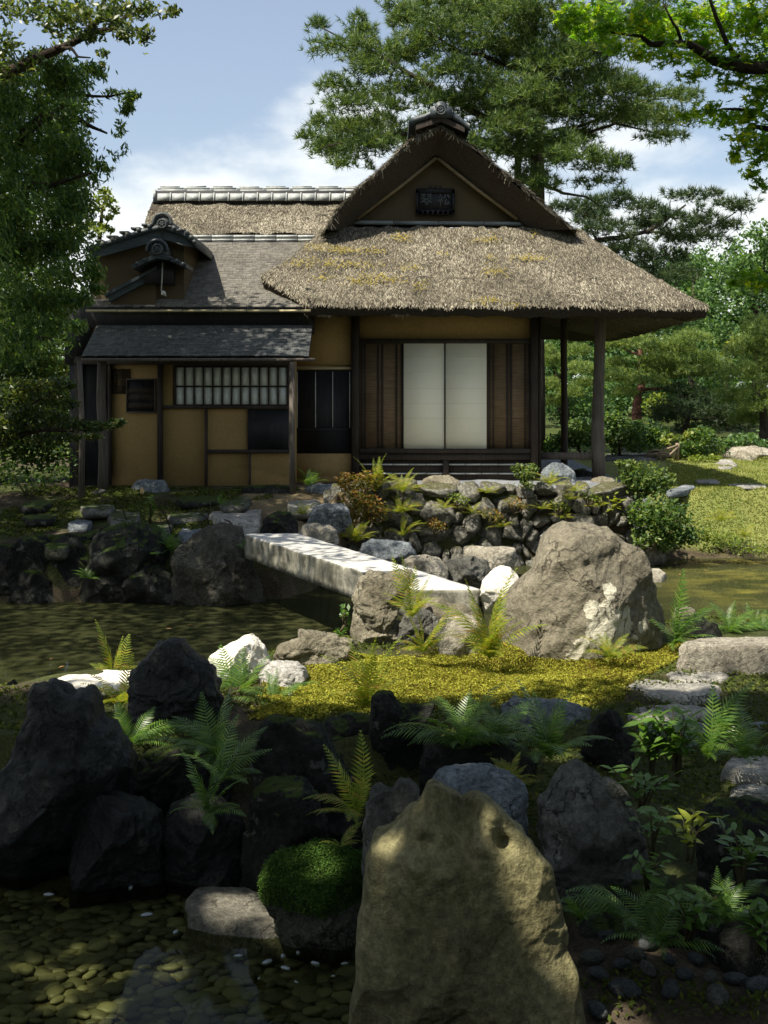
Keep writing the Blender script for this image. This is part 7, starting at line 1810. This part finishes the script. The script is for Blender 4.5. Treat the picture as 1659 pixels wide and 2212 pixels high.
fern('fern in the fern row left of the blue grey rock', 1070, 1600, 6.8, 0.34, WIDE, 'fern_dark')
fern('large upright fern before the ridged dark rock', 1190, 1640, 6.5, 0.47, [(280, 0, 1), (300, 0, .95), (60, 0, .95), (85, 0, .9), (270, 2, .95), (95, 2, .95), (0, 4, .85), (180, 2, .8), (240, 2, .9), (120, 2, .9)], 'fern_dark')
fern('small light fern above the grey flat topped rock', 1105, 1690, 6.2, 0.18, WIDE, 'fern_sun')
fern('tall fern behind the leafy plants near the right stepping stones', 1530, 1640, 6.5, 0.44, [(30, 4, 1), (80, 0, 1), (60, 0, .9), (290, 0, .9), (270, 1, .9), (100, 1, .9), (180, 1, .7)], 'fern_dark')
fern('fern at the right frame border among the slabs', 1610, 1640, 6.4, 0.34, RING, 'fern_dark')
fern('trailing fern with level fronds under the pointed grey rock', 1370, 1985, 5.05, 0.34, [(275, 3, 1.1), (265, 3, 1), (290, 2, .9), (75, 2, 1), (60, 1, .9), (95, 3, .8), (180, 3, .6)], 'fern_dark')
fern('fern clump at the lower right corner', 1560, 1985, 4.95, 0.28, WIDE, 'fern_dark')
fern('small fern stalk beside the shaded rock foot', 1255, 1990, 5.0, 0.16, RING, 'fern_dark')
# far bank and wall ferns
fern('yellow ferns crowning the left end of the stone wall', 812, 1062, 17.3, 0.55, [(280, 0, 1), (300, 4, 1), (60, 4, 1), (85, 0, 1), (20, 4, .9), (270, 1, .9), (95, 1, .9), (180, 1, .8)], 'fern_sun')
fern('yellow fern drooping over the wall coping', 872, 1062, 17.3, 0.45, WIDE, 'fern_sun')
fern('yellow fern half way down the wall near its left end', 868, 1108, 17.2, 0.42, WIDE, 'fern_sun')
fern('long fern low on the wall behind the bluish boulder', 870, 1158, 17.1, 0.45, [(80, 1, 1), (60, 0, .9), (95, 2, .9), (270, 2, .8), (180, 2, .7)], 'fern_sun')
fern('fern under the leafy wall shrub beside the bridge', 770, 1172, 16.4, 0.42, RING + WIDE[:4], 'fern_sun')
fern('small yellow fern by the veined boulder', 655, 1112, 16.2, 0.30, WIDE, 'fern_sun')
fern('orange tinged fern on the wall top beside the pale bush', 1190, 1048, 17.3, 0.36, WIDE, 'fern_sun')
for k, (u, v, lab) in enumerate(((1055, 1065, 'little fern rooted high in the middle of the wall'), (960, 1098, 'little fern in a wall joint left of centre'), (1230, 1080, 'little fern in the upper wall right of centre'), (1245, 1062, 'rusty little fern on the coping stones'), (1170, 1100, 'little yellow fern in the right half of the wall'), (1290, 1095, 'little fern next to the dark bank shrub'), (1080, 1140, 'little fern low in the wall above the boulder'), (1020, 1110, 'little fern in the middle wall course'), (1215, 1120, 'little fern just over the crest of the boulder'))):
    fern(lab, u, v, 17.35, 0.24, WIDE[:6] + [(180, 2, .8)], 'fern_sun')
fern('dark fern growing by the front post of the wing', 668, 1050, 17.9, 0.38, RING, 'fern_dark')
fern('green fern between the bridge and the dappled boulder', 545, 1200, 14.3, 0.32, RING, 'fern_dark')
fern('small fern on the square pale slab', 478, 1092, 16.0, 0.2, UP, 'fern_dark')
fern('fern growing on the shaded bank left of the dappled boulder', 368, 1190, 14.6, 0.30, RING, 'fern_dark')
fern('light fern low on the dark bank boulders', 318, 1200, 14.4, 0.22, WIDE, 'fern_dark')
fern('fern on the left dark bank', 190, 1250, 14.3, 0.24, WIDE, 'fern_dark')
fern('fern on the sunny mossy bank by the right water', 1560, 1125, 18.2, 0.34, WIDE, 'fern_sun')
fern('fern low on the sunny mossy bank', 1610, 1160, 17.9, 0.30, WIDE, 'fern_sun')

# ------------------------------------------------------------------ leafy plants with single leaves
lv = np.array([(0, 0, 0), (0.20, 0.35, 0.05), (0.16, 0.68, 0.03), (0, 1, -0.06), (-0.16, 0.68, 0.03), (-0.20, 0.35, 0.05), (0, 0.5, -0.01)])
lf_ = np.array([(0, 1, 6), (1, 2, 6), (2, 3, 6), (3, 4, 6), (4, 5, 6), (5, 0, 6)])
LEAF = {}
for m in ('shrub', 'fern_dark', 'fern_sun'):
    me = mesh_from('leaf', lv, lf_); me.materials.append(M[m]); LEAF[m] = me
def leafy(label, u, v, y, h, stems, leaf, m='shrub', seed=1, name='leafy_plant', cat='plant', per=7, spread=0.5, whorl=True):
    rg = np.random.default_rng(seed); p = at(u, v, y); t = thing(name, label, cat, p)
    mb = MB()
    for s in range(stems):
        az = rg.uniform(0, 2 * PI); ln = h * rg.uniform(0.6, 1.05); lean = rg.uniform(0.1, spread)
        top = p + np.array([math.cos(az) * lean * ln, math.sin(az) * lean * ln, ln]); mid = (p + top) / 2 + np.array([0, 0, 0.06 * ln]) - np.array([math.cos(az), math.sin(az), 0]) * lean * ln * 0.15
        mb.tube([p + rg.normal(0, 0.01, 3) - np.array([0, 0, 0.02]), mid, top], [0.006, 0.005, 0.003], 5)
        for q in range(per):
            f = 0.35 + 0.65 * (q / (per - 1)); c = (p * (1 - f) ** 2 + 2 * mid * f * (1 - f) + top * f * f)
            a = q * 2.4 + az if not whorl or q < per - 3 else q * 2 * PI / 3 + az
            o = bpy.data.objects.new('leaf', LEAF[m]); COL.objects.link(o); o.parent = t; o.matrix_parent_inverse = ROOT_INV[t.name]
            o.matrix_basis = Matrix.Translation(Vector(c)) @ Matrix.Rotation(a, 4, 'Z') @ Matrix.Rotation(rg.uniform(-0.35, 0.7), 4, 'X') @ Matrix.Rotation(rg.normal(0, 0.25), 4, 'Y') @ Matrix.Scale(leaf * rg.uniform(0.7, 1.15), 4)
    link('stem', mb.mesh('stem'), M['stem'], t)
    return t
leafy('pointed leaved plant in shade at the left of the right hand plant bed', 1410, 1660, 6.2, 0.28, 9, 0.11, 'fern_dark', 1, per=10)
leafy('taller pointed leaved plant in the middle of the right hand plant bed', 1465, 1665, 6.1, 0.34, 10, 0.11, 'fern_dark', 2, per=10)
leafy('low plant spilling beside the pointed grey rock', 1390, 1740, 5.6, 0.20, 6, 0.085, 'fern_dark', 4, per=6, spread=0.9)
leafy('hanging leafy stem on the right of the pointed grey rock', 1410, 1840, 5.3, 0.20, 5, 0.085, 'fern_dark', 5, per=6, spread=0.9)
leafy('bright leaved plant catching sun at the lower right', 1490, 1855, 5.1, 0.20, 4, 0.085, 'fern_sun', 6, per=6, spread=0.5)
leafy('dim leafy stem under the bright leaved plant', 1400, 1910, 5.1, 0.16, 4, 0.08, 'fern_dark', 7, per=6, spread=0.9)
leafy('small dark sprig with three leaves before the cream white stone', 536, 1440, 9.2, 0.16, 2, 0.09, 'fern_dark', 8, per=4, spread=0.2)
leafy('dark leafy plant between the cream and the wrinkled white stone', 500, 1480, 8.7, 0.24, 8, 0.08, 'fern_dark', 9, per=6)
leafy('feathery green plant on the shaded far bank', 325, 1128, 15.3, 0.34, 8, 0.08, 'fern_dark', 10, per=8, spread=0.35)
leafy('bright green plant at the right end of the stone wall', 1322, 1115, 17.2, 0.30, 6, 0.12, 'fern_sun', 11, per=6, spread=0.7)

# ------------------------------------------------------------------ shrubs on the wall and bank
fern('dark fern over the loose stones at the lower right', 1420, 2040, 4.95, 0.30, WIDE, 'fern_dark')
leafy('leafy trailing plant over the dark sloping rock at the right edge', 1600, 1900, 5.0, 0.22, 7, 0.085, 'fern_dark', 21, per=8, spread=0.9)
leafy('leafy plant low at the right border above the corner stones', 1640, 2050, 4.8, 0.22, 7, 0.085, 'fern_dark', 22, per=8, spread=0.9)
leafy('leafy plant in the dark between trailing fern and corner fern', 1490, 2030, 4.9, 0.20, 7, 0.08, 'fern_dark', 23, per=8, spread=0.9)
def shrub(label, blobs, y, m, L, W, dens, seed, name='garden_shrub', up=0.4, jy=0.12, stems=5):
    rg = np.random.default_rng(seed); P = []
    for (c, r) in px_blobs(blobs, y, jy, rg, 0.9):
        p, d = in_blob(c, r, int(r[0] * r[2] * dens) + 20, rg, 0.4); P.append(p)
    v, f = leaf_quads(np.concatenate(P), L, W, up, rg)
    b = at(blobs[0][0], blobs[0][1] + blobs[0][3] + 12, y)
    mb = MB()
    for k in range(stems):
        q = blobs[k % len(blobs)]; mb.tube([b, (b + at(q[0], q[1], y)) / 2 + rg.normal(0, 0.02, 3), at(q[0], q[1], y)], [0.014, 0.01, 0.004], 5)
    t = thing(name, label, 'shrub', b); link('foliage', mesh_from('foliage', v, f), M[m], t); link('stem', mb.mesh('stem'), M['stem'], t)
shrub('glossy leafy bush at the right end of the wall top', [(1395, 1030, 52, 34), (1360, 1010, 26, 18), (1430, 1040, 30, 26), (1365, 1045, 26, 22), (1400, 1055, 40, 20), (1340, 1000, 10, 8)], 17.5, 'shrub', 0.085, 0.042, 6000, 1)
shrub('pale green bush growing out of the wall top', [(1135, 1022, 26, 18), (1118, 1010, 14, 10), (1150, 1012, 16, 12), (1140, 1045, 16, 12)], 17.4, 'shrub', 0.06, 0.032, 9000, 2)
shrub('dark green bush hanging down the bank over the water', [(1420, 1110, 60, 40), (1460, 1140, 40, 40), (1400, 1150, 40, 30), (1440, 1170, 40, 22), (1490, 1160, 26, 24), (1380, 1110, 30, 26)], 17.3, 'evergreen2', 0.085, 0.045, 6500, 3)
shrub('red tipped leafy bush on the left end of the wall', [(770, 1050, 42, 26), (745, 1035, 22, 16), (800, 1035, 30, 20), (775, 1085, 44, 26), (815, 1105, 26, 30), (770, 1115, 30, 20)], 17.1, 'red_shrub', 0.065, 0.036, 6500, 4)
shrub('small leafy plant at the bright bank edge', [(1415, 1160, 34, 16), (1385, 1175, 20, 12)], 17.0, 'shrub', 0.07, 0.04, 3600, 5)
shrub('yellow green ground shrub along the sunny bank foot', [(1560, 1165, 50, 16), (1520, 1150, 26, 18), (1610, 1185, 40, 14), (1650, 1190, 30, 14), (1540, 1185, 30, 14)], 17.7, 'forest_light', 0.06, 0.034, 5200, 6)
for k, (u, v, lab) in enumerate(((985, 1075, 'small weed tuft in the upper joints of the stone wall'), (1110, 1085, 'yellowish weed tuft in the centre of the stone wall'), (1205, 1090, 'weed tuft behind the crest of the lichened boulder'), (940, 1130, 'low weed tuft in the stone wall over the reddish block'), (1270, 1070, 'weed tuft on the right of the wall coping'), (1060, 1110, 'dry weed tuft low in the stone wall'))):
    shrub(lab, [(u, v, 24, 12), (u + 18, v + 8, 14, 8)], 17.35, 'red_shrub' if k % 2 else 'forest_light', 0.05, 0.024, 5200, 60 + k, name='weed_tuft')
shrub('leafy tuft at the water line under the bridge block', [(745, 1320, 10, 18), (752, 1350, 8, 12), (735, 1365, 12, 6)], 10.2, 'fern_dark', 0.06, 0.03, 5200, 7)
shrub('tall dark hedge bush in deep shade beside the wing posts', [(60, 880, 70, 90), (-40, 720, 70, 80), (-110, 820, 70, 140), (10, 680, 50, 50), (0, 800, 70, 100), (110, 960, 50, 70), (20, 960, 80, 80), (100, 780, 50, 70), (60, 700, 60, 50), (130, 870, 30, 60), (-60, 880, 60, 140)], 19.6, 'evergreen2', 0.12, 0.07, 3200, 9, jy=0.3)
shrub('dark undergrowth bush in shadow at the far left of the bank', [(60, 1040, 50, 22), (110, 1030, 40, 24), (20, 1020, 40, 40), (140, 1000, 30, 40)], 17.6, 'evergreen2', 0.08, 0.04, 1500, 8)

# ------------------------------------------------------------------ moss, grass, ground cover
rg = np.random.default_rng(808)
def cover(name, n, sampler, L, W, up, m, lift=0.008):
    xy = sampler(n); z = terrain(xy[:, 0], xy[:, 1]); P = np.stack([xy[:, 0], xy[:, 1], z + lift + rg.random(len(z)) * lift * 1.5], 1)
    P = P[z > 0.03]
    v, f = leaf_quads(P, L, W, up, rg)
    return link(name, mesh_from(name, v, f), M[m], kind='stuff')
mp = np.array(MOSS_POLY); lo, hi = mp.min(0), mp.max(0)
def s_moss(n):
    q = rg.uniform(lo - 0.15, hi + 0.15, (n, 2)); w = fbm(np.stack([q[:, 0], q[:, 1], 0 * q[:, 0]], 1) * 4, 5, 4) * 0.20 + rg.normal(0, 0.06, n)
    return q[poly_mask(q[:, 0] + w, q[:, 1] + w, MOSS_POLY)]
cover('moss', 150000, s_moss, 0.020, 0.011, 0.35, 'moss_leaf', 0.010)
def s_dark(n):
    q = np.stack([rg.uniform(-3.2, 4.2, n), rg.uniform(4.4, 11.0, n)], 1); q = q[(q[:, 1] > 5.4) | (q[:, 0] > 0.85)]; n = len(q)
    k = fbm(np.stack([q[:, 0], q[:, 1], 0 * q[:, 0]], 1) * 1.3, 15, 3) > -0.35
    return q[k & (q[:, 1] < near_shore(q[:, 0]) - 0.4)]
cover('dark_moss', 62000, s_dark, 0.036, 0.017, 0.4, 'dark_moss', 0.008)
def s_bank(n):
    q = np.stack([rg.uniform(-5.5, 0.4, n), rg.uniform(14.8, 18.6, n)], 1)
    k = fbm(np.stack([q[:, 0], q[:, 1], 0 * q[:, 0]], 1) * 1.2, 25, 3) + np.where(q[:, 0] < -2.2, 0.3, -0.5) > -0.1
    return q[k]
cover('bank_moss', 26000, s_bank, 0.05, 0.022, 0.5, 'dark_moss', 0.008)
def s_lawn(n):
    y = 17.9 + 14 * rg.random(n) ** 1.7; x = rg.uniform(4.4, 7.0, n) * y / 18
    return np.stack([x, y], 1)[(x > 4.45)]
xy = s_lawn(52000); z = terrain(xy[:, 0], xy[:, 1]); ok = z > 0.2
P = np.stack([xy[:, 0], xy[:, 1], z + 0.012], 1)[ok]
v, f = leaf_quads(P, 0.055, 0.016, -0.1, rg, np.array([0, 0, 1.2]))
link('grass', mesh_from('grass', v, f), M['grass'], kind='stuff')
# moss cushions on the round stone in the pool
o = ROCKS['moss covered rounded stone in the pebble pool']
cov = np.zeros(len(o.data.vertices) * 3); o.data.vertices.foreach_get('co', cov); cov = cov.reshape(-1, 3) + np.array(o.location)
zz = cov[:, 2]; top = cov[(zz > zz.max() - 0.23)]
P = top[rg.integers(0, len(top), 56000)] + rg.normal(0, 0.009, (56000, 3)); 
v, f = leaf_quads(P, 0.011, 0.007, 0.5, rg); link('moss', mesh_from('moss', v, f), M['cushion_moss'], o, kind='stuff', mat4=Matrix.Translation(-o.location))

# ------------------------------------------------------------------ small things
for k, (lab, pts, y) in enumerate((('bent dark twig hoop above the pale edging stone', [(229, 1072), (250, 1082), (265, 1098), (276, 1130)], 15.6), ('bent dark twig hoop right of the feathery plant', [(333, 1087), (346, 1096), (358, 1114), (372, 1153)], 15.2), ('short bent twig over the dappled boulder', [(433, 1110), (445, 1116), (454, 1134)], 15.2), ('short bent twig touching the cracked slab', [(484, 1122), (496, 1126), (504, 1136)], 15.1))):
    P = resample([at(u, v, y) for u, v in pts], 4); mb = MB(); mb.tube(list(P), 0.009, 6)
    link('twig_hoop', mb.mesh('twig_hoop', True), M['bark'], None, base=P[-1], label=lab, cat='twig')
M['twig'] = plain_mat('weathered_twig', (0.20, 0.155, 0.105), 0.3, 30)
fb = at(1463, 990, 26.5)
rf = thing('rustic_fence', 'low rustic fence of bent branches tied to a short post on the far lawn', 'fence', fb)
mb = MB(); mb.tube([at(1463, 994, 26.5), at(1464, 957, 26.5)], [0.05, 0.046], 9); link('post', mb.mesh('post'), M['twig'], rf)
for (a, b, c) in (((1464, 962), (1440, 970), (1412, 976)), ((1464, 966), (1445, 985), (1425, 992)), ((1460, 980), (1430, 978), (1395, 982)), ((1402, 975), (1420, 972), (1455, 984)), ((1410, 988), (1430, 982), (1458, 986)), ((1418, 974), (1428, 992), (1432, 994)), ((1398, 986), (1415, 980), (1440, 990))):
    mb = MB(); mb.tube([at(*a, 26.45), at(*b, 26.35), at(*c, 26.45)], [0.028, 0.024, 0.018], 6); link('branch', mb.mesh('branch', True), M['twig'], rf)
lm = bpy.data.materials.get('fern_bright')
fl = plain_mat('fallen_leaf', (0.24, 0.13, 0.05), 0.4, 20)
for k, (u, v, lab) in enumerate(((375, 1398, 'brown fallen leaf floating just over the black peaked rock'), (205, 1396, 'brown fallen leaf floating left of the pale fern plume'), (140, 1438, 'brown fallen leaf floating near the flat shore stone'), (330, 1405, 'small fallen leaf floating right of the pale fern plume'), (405, 1350, 'small fallen leaf on the dark water under the bridge shade'), (110, 1425, 'tiny leaf floating by the left rocks'), (372, 1358, 'pale leaf drifting mid pond'), (1470, 1240, 'pale leaf drifting on the sunny right water'), (1520, 1232, 'thin pale leaf floating close to the right bank'))):
    p = ground_at(u, v, 0.006); V = lv * np.array([1, 1, 0.6]) * 0.075
    a = k * 1.3; R2 = np.array([[math.cos(a), -math.sin(a), 0], [math.sin(a), math.cos(a), 0], [0, 0, 1]])
    link('floating_leaf', mesh_from('floating_leaf', V @ R2.T + p, lf_), fl, None, base=p, label=lab, cat='leaf')
p = at(566 * 0.0 + 307, 1073, 17.7)
V = (lv * 0.16)[:, [0, 2, 1]] * np.array([1, 1, 1]); link('dry_leaf', mesh_from('dry_leaf', V + p, lf_), plain_mat('dry_leaf', (0.45, 0.32, 0.16), 0.2), None, base=p, label='dry tan leaf standing by the stone block at the wing wall', cat='leaf')
